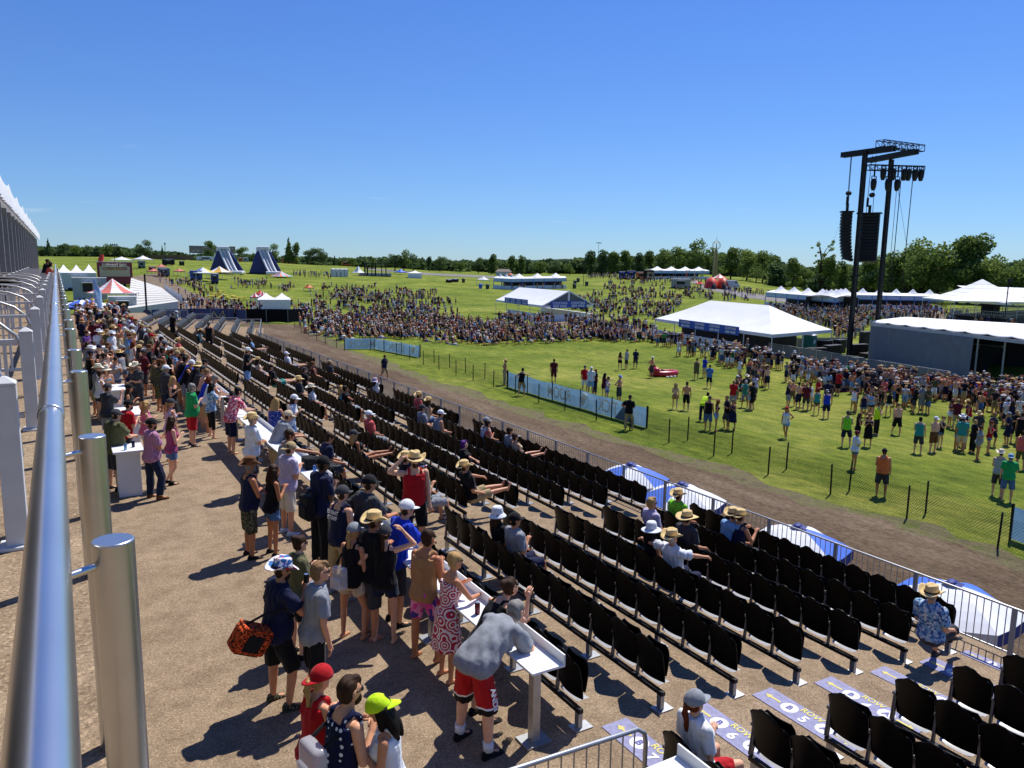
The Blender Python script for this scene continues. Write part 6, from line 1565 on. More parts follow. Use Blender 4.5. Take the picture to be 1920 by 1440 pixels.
def light_pole(px, yb, yt, label, wpx, d=None):
    t, h, d = sign_pole(px, yb, yt, label, d=d); w = wpx * d / F; m = MB(); m.box((0, 0, h), (w, .3, .2))
    for i in range(4): m.box((w * (i / 3 - .5), -.2, h + .25), (w * .2, .4, .5))
    m.build('floodlights', LGRY if 'tall' in label else BLACKM, t)
light_pole(1121, 512, 456, 'tall floodlight mast above the crest trees', 9)
light_pole(1094, 535, 492, 'dark lamp post on the lawn right of the far bar pavilion', 8)
light_pole(1888, 560, 528, 'dark camera mast above the right white tent', 6, d=150)
light_pole(216, 500, 460, 'dark floodlight pole before the left-hand trees', 9); light_pole(742, 512, 482, 'floodlight pole among the trees left of the lawn', 7); light_pole(311, 495, 458, 'thin grey pole left of the billboard', 2)
# inflatable water slides
DBL = mat('slide_navy', (.010, .018, .135), .4, .5); SLW = mat('slide_white', (.68, .70, .72), .4, .4)
def slide(pl, pr, yb, yt, label, xt):
    g = G((pl + pr) / 2, yb); d = dist(g); p0, p1 = at_d(pl, yb, d), at_d(pr, yb, d); z = tz(g.x, g.y); W = (p1 - p0).length; hh = at_d(xt, yt, d).z - z; a = math.atan2((p1 - p0).y, (p1 - p0).x)
    p0.z = z; t = thing('water_slide', label, 'inflatable slide', p0, a, 'giant inflatable water slides')
    X = lambda px: (px - pl) / (pr - pl) * W
    m = MB(); xa, xb = X(pl), X(pr); tx0, tx1 = X(xt - 12), X(xt + 12)
    prof = [(xa, 0), (xb, 0), (tx1, hh * .9), (tx0, hh * .9)]
    m.loft([[Vector((x * .9 + .05 * W, 7.0, zz)) for x, zz in prof], [Vector((x, .4, zz)) for x, zz in prof]]); m.build('body', DBL, t, bevel=.5, seg=3, smooth=True)
    m = MB(); ax = X(xt - 1)
    def lane(u, v): 
        s = 1 - v; xx = ax + (X(xt + 17) - ax) * v ** 1.1
        return Vector((xx + (u - .5) * 2.3, .3 - 5.5 * v ** 1.5, hh * .9 * s ** 1.15 + .25))
    m.grid(lane, 8, 16); m.build('chute', mat('slide_grey', (.42, .42, .43), .5), t, smooth=True, thick=.15)
    for e in (0, .5, 1):
        m = MB(); m.tube([lane(e, v) + Vector((0, 0, .35)) for v in np.linspace(0, 1, 14)], .34 if e != .5 else .15, 8); m.build('side_wall', SLW, t, smooth=True)
    m = MB(); m.tube([(ax - 1.9, .4, hh * .99), (ax + 1.9, .4, hh * .99)], .45, 8); m.tube([(ax - 1.7, .4, hh * .86), (ax - 1.7, .4, hh * .99)], .4, 8); m.tube([(ax + 1.7, .4, hh * .86), (ax + 1.7, .4, hh * .99)], .4, 8); m.build('top_arch', SLW, t, smooth=True)
    m = MB(); m.tube([(X(pr - 14), .1, .5), (X(pr - 4), -2, .5), (X(xt + 30), -7, .5), (X(xt + 4), -6.5, .5)], .5, 8); m.build('landing_pool', SLW, t, smooth=True)
slide(391, 461, 513, 464, 'giant navy inflatable slide with white chute, left of two', 421)
slide(466, 531, 514, 464, 'giant navy inflatable slide with white chute, right of two', 495)
# billboard on the crest
t, L, h, D = flatbox('billboard', 'long grey billboard with a pale dark picture on the crest behind the slides', 'billboard', 356, 442, 487, 460, GRY, 1)
m = MB(); m.box((L / 2, 0, h * .72), (L, .4, h * .52)); bm_ = NT('billboard_print'); bm_.set(.6, .3); bm_.col(bm_.ramp(bm_.noise(.16, 4), [(.35, (.30, .27, .26)), (.5, (.16, .11, .12)), (.62, (.38, .34, .32))])); m.build('panel', bm_.m, t)
m = MB(); m.box((0, .1, h * .5), (.9, .5, h)); m.box((L, .1, h * .4), (.4, .4, h * .8)); m.build('post', GRY, t)
def pavilion_bar(px, yb, ht, label, npk, name='bar_pavilion', tops=None, fh=1.1, fz=2.2):
    pts = [G(*p) for p in zip(px, yb)]; T = pts[0].copy(); t = thing(name, label, 'pavilion', T); m = MB(); w = MB(); r = MB(); po = MB(); bk = MB(); pb = mat('pale_blue_fascia', (.40, .52, .68), .6); mb_ = mat('mid_blue_fascia', (.10, .22, .52), .6)
    for a, b in zip(pts[:-1], pts[1:]):
        a2 = Vector((a.x, a.y, 0)); b2 = Vector((b.x, b.y, 0)); d = (b2 - a2).normalized(); L = (b2 - a2).length; back = Vector((-d.y, d.x, 0)); back = back if back.dot(a2) > 0 else -back; n = max(2, int(L / 3.2))
        for i in range(n):
            p, q = a.lerp(b, i / n) - T, a.lerp(b, (i + .93) / n) - T; q2 = a.lerp(b, (i + 1) / n) - T
            z0, z1 = Vector((0, 0, fz)), Vector((0, 0, fz + fh)); m.quad(p + z0, q + z0, q + z1, p + z1, 0); m.quad(q + z0, q2 + z0, q2 + z1, q + z1, 1)
            m.quad(p + z0, q2 + z0, q2 + z0 + Vector((0, 0, .18)) - back * .01, p + z0 + Vector((0, 0, .18)) - back * .01, 1)
            po.bar(p - Vector((0, 0, .2)), p + z0, .14); w.bar(p + Vector((0, 0, .55)), q2 + Vector((0, 0, .55)), .12, 1.1)
        e = 6.0; A, B = a - T, b - T; zt = Vector((0, 0, fz + fh))
        r.grid(lambda u, v: A.lerp(B, u) + back * (e * v) + zt + Vector((0, 0, .5 * sin(pi * v))), 8, 4)
        for i in range(npk):
            c = A.lerp(B, (i + .5) / npk) + back * 2.5 + zt; R_ = L / npk * .42
            r.loft([[c + Vector((R_ * k * cos(x), R_ * .8 * k * sin(x), z)) for x in np.linspace(0, 2 * pi, 9)[:-1]] for k, z in ((1, .2), (.5, .8), (.05, 1.5))], cap=False)
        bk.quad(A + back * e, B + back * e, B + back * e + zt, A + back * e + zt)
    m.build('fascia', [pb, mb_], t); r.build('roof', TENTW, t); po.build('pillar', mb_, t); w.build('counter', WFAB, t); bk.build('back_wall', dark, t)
pavilion_bar((1434, 1565, 1608, 1766), (574, 588, 580, 583), 0, 'long white bar pavilion with blue fascia behind the large bar tent', 5)
pavilion_bar((925, 958, 1062), (541, 543, 541), 0, 'white bar pavilion with blue fascia on the far lawn, left of the lamp post', 3)
pavilion_bar((1226, 1330), (524, 524), 0, 'white bar pavilion with blue fascia on the crest below the trees', 4)
# crest vehicles and stands
trailer('navy blue truck trailer at the left end of the crest stands', 1160, 1173, 523, 509, mat('truck_blue', (.02, .04, .26), .5), 3); trailer('navy blue truck trailer beside the orange food truck', 1175, 1191, 523, 508, mat('truck_blue', (.02, .04, .26), .5), 3)
trailer('orange-brown food truck on the crest', 1192, 1212, 523, 510, ORG, 3); trailer('tan food stall on the crest', 1213, 1226, 523, 510, mat('tan_stall', (.45, .35, .22), .6), 3)
trailer('plain grey box trailer on the lawn slope', 1258, 1294, 541, 524, mat('box_trailer_grey', (.30, .29, .27), .6), 4)
for i, (x, y) in enumerate(((1304, 533), (1312, 535))): peak_tent(x, y - 3, 14, y - 9, ['small red and white canopy beside the box trailer', 'small red canopy right of the red and white one'][i], d=dist(G(x, y + 5)), mats=[WHITE, REDV] if i == 0 else [REDV], name='canopy', cat='canopy')
g = G(1345, 541); t = thing('inflatable_arch', 'red inflatable dome tents below the golden mast', 'inflatable', g, -.6); k = dist(g) / F
for dx, w in ((-11, 12), (9, 12)):
    m = MB(); m.ell((dx * k, 0, .2), (w * k, 4, 19 * k)); m.ell((dx * k * .95, -1.2, .1), (w * k * .55, 3.6, 12 * k), mi=1); m.build('dome', [REDV if dx < 0 else mat('red_orange_vinyl', (.55, .06, .02), .5), mat('tent_shade', (.03, .03, .035), .9)], t, smooth=True)
peak_tent(1349, 521, 26, 513, 'orange and white peaked canopy behind the red inflatables', d=dist(g) + 4, mats=[WHITE, SALM], n=8, name='canopy', cat='canopy')
def car(px, yb, wpx, m, label, d=None, h=1.0, group=None, rot=0.0, van=False, cat='car', name='parked_car'):
    g = G(px, yb) if d is None else at_d(px, yb, d); g.z = tz(g.x, g.y); d = dist(g); L = wpx * d / F; t = thing(name, label, cat, g, -math.atan2(g.x, g.y) + rot, group); W = 1.9; H_ = (1.45 if not van else 2.3) * h
    pr = [(-.5, .35), (-.5, .75), (-.46, .95), (-.33, 1.0), (-.22, 1.45), (.16, 1.45), (.30, 1.0), (.47, .88), (.5, .7), (.5, .35)] if not van else [(-.5, .35), (-.5, 1.3), (-.46, 1.45), (.3, 1.45), (.42, .95), (.5, .85), (.5, .35)]
    s = H_ / 1.45; m1 = MB(); m1.loft([[Vector((x * L, y, z * s)) for x, z in pr] for y in (-W / 2, -W / 2 * .9, W / 2 * .9, W / 2)]); m1.build('body', m, t, bevel=.06, seg=2, smooth=True)
    m1 = MB(); zz = [(-.28, 1.02), (-.2, 1.38), (.14, 1.38), (.25, 1.02)] if not van else [(.2, 1.0), (.2, 1.36), (.3, 1.36), (.38, 1.0)]
    for sy in (-1, 1): m1.add([(x * L, sy * (W / 2 + .012), z * s) for x, z in zz], [(0, 1, 2, 3)])
    m1.build('window', mat('dark_glass', (.02, .025, .03), .1, .6), t)
    for x in (-.32, .32):
        for sy in (-1, 1): m1 = MB(); m1.tube([(x * L, sy * W / 2, .33), (x * L, sy * (W / 2 - .2), .33)], .33, 12); m1.build('wheel', BLACKM, t)
car(1372, 543, 26, LGRY, 'silver van with white roof beside the red inflatables', van=True, h=1.25, cat='van', name='parked_van')
# golden needle mast
g = G(1340, 523); d = dist(g); h = at_d(1340, 444, d).z - g.z; t = thing('needle_mast', 'tall golden needle mast with a ball near the top, among the trees', 'mast', g)
GOLD = mat('golden_metal', (.40, .30, .13), .5, .5, .3); m = MB()
for dx in (-.9, .9): m.tube([(dx, 0, 0), (dx * .5, 0, h * .68)], [.55, .35], 8)
m.build('leg', GOLD, t); m = MB(); m.tube([(0, 0, h * .66), (0, 0, h * .8), (0, 0, h)], [.4, .18, .05], 8); m.build('needle', GOLD, t); m = MB()
for k in range(4): m.tube([Vector((1.6 * cos(x) * cos(k * pi / 4), 1.6 * cos(x) * sin(k * pi / 4), h * .80 + 1.6 * sin(x))) for x in np.linspace(0, 2 * pi, 17)], .1, 4, cap=False)
m.build('wire_ball', GOLD, t)
# far lawn: scaffold stage, canopies, containers, bins
t, L, h, D = flatbox('scaffold_stage', 'black scaffold stage frame on the far lawn', 'stage', 684, 724, 518, 494, BLACKM, 7); m = MB()
for x in (0, .12, .33, .5, .8, 1):
    for y in (0, D): m.bar((L * x, y, 0), (L * x, y, h * (1 if x in (0, .5, 1, .33) else .8)), .5 if x in (0, .12, .5) else .3)
for y in (0, D): m.bar((0, y, h * .95), (L, y, h * .95), .3); m.bar((0, y, h * .6), (L * .55, y, h * .6), .3)
m.build('frame', BLACKM, t); m = MB(); m.box((L / 2, D / 2, .5), (L * 1.5, D, 1)); m.build('deck', GREYM, t)
peak_tent(672, 511, 19, 498, 'white pop-up canopy left of the black scaffold stage', name='canopy', cat='canopy', d=dist(G(672, 517))); peak_tent(751, 510, 18, 504, 'blue canopy right of the black scaffold stage', mats=[BLUE], name='canopy', cat='canopy', d=dist(G(751, 515)))
peak_tent(906, 524, 20, 518, 'white pop-up canopy left of the far bar pavilion', name='canopy', cat='canopy', d=dist(G(906, 535)))
peak_tent(228, 487, 30, 481, 'long white canopy on the left crest', name='canopy', cat='canopy', d=dist(G(228, 496))); peak_tent(268, 486, 28, 479, 'white canopy under the round left tree', name='canopy', cat='canopy', d=dist(G(268, 492))); peak_tent(524, 486, 17, 479, 'white canopy on the crest between conifer and right slide', name='canopy', cat='canopy', d=dist(G(524, 492)))
trailer('white tent-roofed shelter under the billboard', 368, 404, 489, 481, WFAB, 5, name='shelter', cat='shelter')
trailer('low black container on the far lawn', 836, 848, 530, 524, BLACKM, 2.5, name='container', cat='container'); trailer('low navy container beside the black one', 848, 860, 529, 523, DBL, 2.5, name='container', cat='container')
peak_tent(381, 511, 50, 501, 'yellow and white striped canopy over the blue game stand', mats=[WFAB, YELP, BLUE], n=6, name='canopy', cat='canopy', d=dist(G(381, 527))); peak_tent(412, 510, 44, 499, 'orange-yellow canopy right of the striped canopy', mats=[mat('amber_canopy', (.62, .36, .05), .6), WFAB], n=8, name='canopy', cat='canopy', d=dist(G(412, 524)))
peak_tent(527, 518, 36, 508, 'orange and blue low canopy at the foot of the right slide', mats=[ORG, mat('pale_blue_canopy', (.25, .45, .65), .6)], n=4, name='canopy', cat='canopy', d=dist(G(527, 520)), legs=False)
trailer('blue game trailer under the striped canopy', 356, 380, 527, 508, mat('game_blue', (.04, .09, .30), .5), 4); trailer('navy game stand right of the blue trailer', 396, 410, 533, 514, DBL, 3)
for i, (x, y) in enumerate(((478, 556), (487, 551), (493, 554))): peak_tent(x, y, 17, y - 8, ['red and white umbrella canopy, front of three by the walled tent', 'red umbrella canopy, rear of three by the walled tent', 'red and white umbrella canopy touching the walled tent'][i], mats=[REDV, WFAB] if i != 1 else [REDV], n=8, name='canopy', cat='canopy', d=dist(G(x, y + 18)))
peak_tent(579, 539, 15, 532, 'small orange canopy in the lawn crowd', mats=[ORG], name='canopy', cat='canopy', d=dist(G(579, 546)))
for i, (x, y, w) in enumerate(((336, 508, 16), (288, 508, 18), (302, 500, 16))): peak_tent(x, y, w, y - 5, ['red canopy over the stand left of the game trailer', 'salmon canopy on the left slope', 'salmon canopy behind the black crates'][i], mats=[SALM], name='canopy', cat='canopy', d=dist(G(x, y + 9)))
trailer('dark grey food trailer on the left path', 296, 319, 519, 503, mat('slate_trailer', (.10, .12, .15), .5), 3); trailer('black crate stack on the left crest', 304, 328, 498, 487, BLACKM, 3, name='crate', cat='crate'); trailer('grey-green shed on the left slope', 259, 273, 503, 489, mat('shed_grey', (.22, .25, .22), .7), 3, name='shed', cat='shed'); trailer('small black crate right of the crate stack', 336, 346, 498, 490, BLACKM, 2, name='crate', cat='crate'); trailer('red stand on the left slope', 279, 292, 508, 500, REDV, 2, name='stall', cat='stall')
for i, (x0, x1, y) in enumerate(((447, 455, 489), (456, 466, 489), (528, 545, 492), (546, 560, 492), (562, 572, 493), (576, 592, 494), (638, 658, 497))): trailer('low %s stand on the crest' % ['orange', 'pale blue', 'orange and white', 'pale green', 'red awning', 'white truck-like', 'orange and blue'][i], x0, x1, y + 2, y - 6, [ORG, mat('pale_blue_stand', (.3, .42, .5), .6), ORG, mat('pale_green_stand', (.35, .42, .38), .6), REDV, LGRY, ORG][i], 3, name='stall', cat='stall')
t, L, h, D = flatbox('board_fence', 'long brown board fence along the left crest', 'fence', 282, 362, 488, 480, BRN, .2); m = MB(); m.box((L / 2, 0, h / 2), (L, .2, h)); m.build('boards', BRN, t)
t, L, h, D = flatbox('house', 'low house with brown roof below the woods', 'house', 930, 958, 517, 505, LGRY, 8); m = MB(); m.box((L / 2, D / 2, h * .3), (L, D, h * .6)); m.build('wall', LGRY, t); m = MB(); m.loft([[Vector((-.5, -.5, h * .6)), Vector((L + .5, -.5, h * .6)), Vector((L + .5, D + .5, h * .6)), Vector((-.5, D + .5, h * .6))], [Vector((1, D / 2 - .1, h)), Vector((L - 1, D / 2 - .1, h)), Vector((L - 1, D / 2 + .1, h)), Vector((1, D / 2 + .1, h))]]); m.build('roof', mat('brown_shingle', (.16, .13, .11), .9), t)
peak_tent(957, 515, 12, 511, 'orange canopy by the low house', mats=[ORG], name='canopy', cat='canopy', d=dist(G(957, 520)))
for i, (x, y) in enumerate(((869, 530), (901, 541), (914, 542), (1078, 534), (1077, 541), (1100, 536), (1084, 529))):
    g = G(x, y); c_ = BLUE if i == 1 else mat('bin_green', (.015, .04, .03), .6); m = MB(); m.tube([(0, 0, 0), (0, 0, 1.3)], [.5, .6], 10); m.tube([(0, 0, 1.3), (0, 0, 1.5)], [.62, .4], 10); o = m.build('rubbish_bin', c_); o.location = g; tag(o, ['dark bin beside the far lawn containers', 'blue bin left of the far bar pavilion', 'dark bin left of the far bar pavilion', 'upper dark bin left of the lamp post', 'lower dark bin left of the lamp post', 'dark bin right of the lamp post', 'farthest dark bin left of the lamp post'][i], 'bin', 'bins on the far lawn')
for i, (x, y) in enumerate(((404, 557), (414, 552), (398, 562), (420, 560), (438, 562), (440, 568), (372, 540), (450, 564))):
    g = G(x, y); t = thing('picnic_table', ['yellow picnic table, centre of the plaza cluster', 'yellow picnic table at the back of the plaza cluster', 'yellow picnic table at the left front of the plaza cluster', 'yellow picnic table right of the plaza cluster', 'yellow picnic table nearer the walled tent', 'front yellow picnic table near the walled tent', 'yellow picnic table by the game trailers', 'yellow picnic table beside the walled tent'][i], 'picnic table', g, .5 + .3 * i, 'yellow picnic tables')
    m = MB(); m.box((0, 0, .76), (2.4, .9, .06)); m.build('tabletop', YELP, t); m = MB()
    for s in (-1, 1): m.box((0, s * .75, .45), (2.4, .3, .05))
    m.build('bench', YELP, t); m = MB()
    for s in (-1, 1): m.bar((s * .9, -.7, 0), (s * .9, .3, .74), .08); m.bar((s * .9, .7, 0), (s * .9, -.3, .74), .08)
    m.build('legs', YELP, t)
# black gate screen across the track and navy banner fence
def screen(px, top, mats, label, name, seg=2.4):
    pts = [G(*p) for p in px]; T = pts[0].copy(); t = thing(name, label, 'fence', T); m = MB(); po = MB()
    for a, b, in zip(pts[:-1], pts[1:]):
        n = max(1, int((b - a).length / seg))
        for i in range(n):
            p, q = a.lerp(b, i / n) - T, a.lerp(b, (i + 1) / n) - T; m.grid(lambda u, v: p.lerp(q, u) + Vector((0, 0, .05 + (.12 * sin(pi * u) * (v == 0)) + v * top)), 4, 2); po.bar(p, p + Vector((0, 0, top + .1)), .06)
    m.build('screen', mats, t); po.build('frame_posts', GREYM, t)
screen([(462, 606), (500, 606), (540, 606), (572, 605)], 1.85, cloth('#07080a'), 'black fabric gate screen across the far end of the track', 'screen_fence')
screen([(285, 604), (360, 601), (430, 601), (462, 604)], 1.6, mat('navy_banner', (.035, .055, .16), .6), 'navy banner fence with yellow mark behind the turned seats', 'banner_fence')
g = G(409, 601); M_ = plane_mat(g + Vector((0, -.3, .9)), (cos(-.1), sin(-.1), 0), (0, 0, 1)); m = MB()
for s in (-1, 1): m.tube([(s * .9, -.5, 0), (s * .6, .4, 0), (s * .3, -.1, 0), (0, -.5, 0)], .07, 5)
m.tube([(1.8, -.6, 0), (1.8, .5, 0)], .08, 5)
o = m.build('yellow_emblem', YEL); o.matrix_world = M_; o.parent = bpy.data.objects['banner_fence']; o.matrix_parent_inverse = Matrix.Translation(-bpy.data.objects['banner_fence'].location)
# parked vehicles and rough ground behind the right-hand pavilion
vc = [(1694, 541, 14, LGRY, 'white camper van among the parked cars below the right trees'), (1712, 543, 12, mat('car_white', (.6, .6, .62), .4), 'white parked car behind the bar pavilion'), (1727, 543, 11, mat('car_dark', (.05, .055, .06), .35), 'dark parked car behind the bar pavilion'), (1680, 543, 11, mat('car_silver', (.35, .36, .38), .35), 'silver parked car behind the bar pavilion')]
for x, y, w, m_, l in vc: car(x, y + 6, w, m_, l, d=250, van='camper' in l, group='vehicles parked below the right-hand trees')
trailer('long pale trailer parked below the right trees', 1690, 1716, 545, 534, LGRY, 3, 262); trailer('white box truck between the left masts of trees', 1541, 1552, 545, 531, LGRY, 3, 300); trailer('pale box truck right of the first one below the trees', 1574, 1590, 545, 531, LGRY, 3, 300)
t, L, h, D = flatbox('lattice_sign', 'rust and grey lattice sign boards behind the bar pavilion', 'sign', 1715, 1760, 562, 541, BRN, .3, 215); m = MB(); m.box((L * .5, 0, h * .75), (L, .2, h * .4)); m.build('upper_board', mat('grey_board', (.28, .27, .26), .8), t); m = MB(); m.box((L * .35, 0, h * .3), (L * .6, .2, h * .35)); m.build('lower_board', mat('rust_board', (.30, .13, .08), .8), t); m = MB(); m.bar((0, 0, 0), (0, 0, h), .2); m.bar((L, 0, 0), (L, 0, h), .2); m.build('posts', GREYM, t)

# ================================================================== TREES
def leafmat(name, a, b, c):
    t = NT(name); t.set(.85, .06); g = t.n('Attribute', attribute_name='tone'); cr = t.ramp(g.outputs['Fac'], [(.0, a), (.5, b), (1, c)]); t.col(cr)
    tl = t.n('BsdfTranslucent'); t.l(cr, tl.inputs[0]); ms = t.n('MixShader'); ms.inputs[0].default_value = .45; t.l(t.b.outputs[0], ms.inputs[1]); t.l(tl.outputs[0], ms.inputs[2]); t.l(ms.outputs[0], t.out.inputs[0])
    return t.m
LEAF = [leafmat('leaf_deep', (.060, .098, .026), (.125, .185, .045), (.21, .28, .07)), leafmat('leaf_mid', (.085, .13, .032), (.185, .25, .058), (.29, .36, .095)), leafmat('leaf_blue', (.045, .082, .034), (.092, .142, .052), (.15, .21, .078))]
BARK = mat('bark', (.055, .042, .032), .9, .1, bump=.5, bscale=6)
def leaf_cloud(rng, blobs, n, size):
    """leaf-sized quads spread through ellipsoidal clumps"""
    P = []; tone = []
    vol = np.array([b[3] * b[4] * b[5] for b in blobs]) ** .7; idx = rng.choice(len(blobs), n, p=vol / vol.sum())
    bl = np.array(blobs)[idx]; u = rng.normal(size=(n, 3)); u /= np.linalg.norm(u, axis=1)[:, None]; r = rng.uniform(.45, 1.0, n) ** .6
    r *= 1 + .18 * np.sin(u[:, 0] * 7 + idx) * np.sin(u[:, 2] * 6 + 2 * idx)
    c = bl[:, :3] + u * bl[:, 3:6] * r[:, None]
    nrm = u + rng.normal(size=(n, 3)) * .7; nrm /= np.linalg.norm(nrm, axis=1)[:, None]
    a = np.cross(nrm, rng.normal(size=(n, 3))); a /= np.linalg.norm(a, axis=1)[:, None]; b = np.cross(nrm, a); s = size * rng.uniform(.55, 1.3, n)[:, None]
    V = np.stack([c + a * s, c + b * s * .7, c - a * s, c - b * s * .7], 1).reshape(-1, 3)
    tb = rng.uniform(.15, .85, len(blobs)); t = np.clip(tb[idx] * .6 + rng.uniform(0, .5, n), 0, 1)
    return V, t
def leaf_mesh(name, V, t, m):
    n = len(V) // 4; me = bpy.data.meshes.new(name); me.vertices.add(len(V)); me.vertices.foreach_set('co', V.ravel()); me.loops.add(4 * n); me.polygons.add(n)
    me.loops.foreach_set('vertex_index', np.arange(4 * n)); me.polygons.foreach_set('loop_start', np.arange(n) * 4); me.polygons.foreach_set('loop_total', np.full(n, 4))
    me.update(calc_edges=True); at = me.attributes.new('tone', 'FLOAT', 'FACE'); at.data.foreach_set('value', t.astype(np.float32)); me.materials.append(m); return me
def crown_blobs(rng, kind):
    bl = []
    if kind == 'round':
        for i in range(15): a = rng.uniform(0, 6.28); r = rng.uniform(0, .30); z = rng.uniform(.30, .86); k = 1 - abs(z - .52) * 1.0; s = rng.uniform(.11, .19); bl.append((r * cos(a) * k * 1.3, r * sin(a) * k * 1.3, z, s * 1.1, s * 1.1, s * .85))
    elif kind == 'tall':
        for i in range(16): a = rng.uniform(0, 6.28); r = rng.uniform(.02, .17); z = rng.uniform(.16, .93); k = 1 - abs(z - .5) * .8; s = rng.uniform(.08, .14); bl.append((r * cos(a) * k, r * sin(a) * k, z, s, s, s * 1.15))
    elif kind == 'conifer':
        for i in range(14): z = .12 + .86 * i / 13; w = .26 * (1 - z) + .02; bl.append((rng.uniform(-.02, .02), rng.uniform(-.02, .02), z, w, w, .05))
    elif kind == 'sparse':
        for i in range(46): a = rng.uniform(0, 6.28); r = rng.uniform(.03, .27); z = rng.uniform(.30, .97); s = rng.uniform(.022, .052); bl.append((r * cos(a), r * sin(a), z, s, s, s * .8))
    elif kind == 'bush':
        for i in range(9): a = rng.uniform(0, 6.28); r = rng.uniform(0, .35); bl.append((r * cos(a), r * sin(a), rng.uniform(.2, .7), .26, .26, .24))
    return bl
TREEP = {}
def tree_proto(kind, v, m):
    key = (kind, v, m.name)
    if key in TREEP: return TREEP[key]
    rng = np.random.default_rng(abs(hash((kind, v))) % 9999 if False else len(kind) * 31 + v); bl = crown_blobs(rng, kind); n = {'sparse': 1500, 'bush': 900}.get(kind, 2600)
    V, t = leaf_cloud(rng, bl, n, .026 if kind != 'sparse' else .017); me = leaf_mesh('crown', V, t, m)
    b = MB(); top = .8 if kind != 'bush' else .3; b.tube([(0, 0, -.03), (.01, 0, .2), (.0, .01, top)], [.026, .02, .006], 7)
    for q in bl[::2]: z0 = max(.12, q[2] - .25); b.tube([(0, 0, z0), (q[0] * .6, q[1] * .6, q[2] - .06), (q[0], q[1], q[2])], [.011, .007, .003], 5)
    tr = b.mesh('trunk', BARK, True); TREEP[key] = (me, tr); return me, tr
def tree(px, ytop, ybase, kind, v, m, label, d, wide=1.0, group=None):
    g = at_d(px, ybase, d); gz = tz(g.x, g.y); h = at_d(px, ytop, d).z - gz
    t = thing('tree' if kind != 'bush' else 'bush', label, 'tree' if kind != 'bush' else 'bush', (g.x, g.y, gz - .2), v * 1.3, group); t.scale = (h * wide, h * wide, h * 1.07)
    me, tr = tree_proto(kind, v % 5, m)
    for nm, q in (('crown', me), ('trunk', tr)): o = bpy.data.objects.new(nm, q); COL.objects.link(o); o.parent = t
D_, M_l, B_ = LEAF
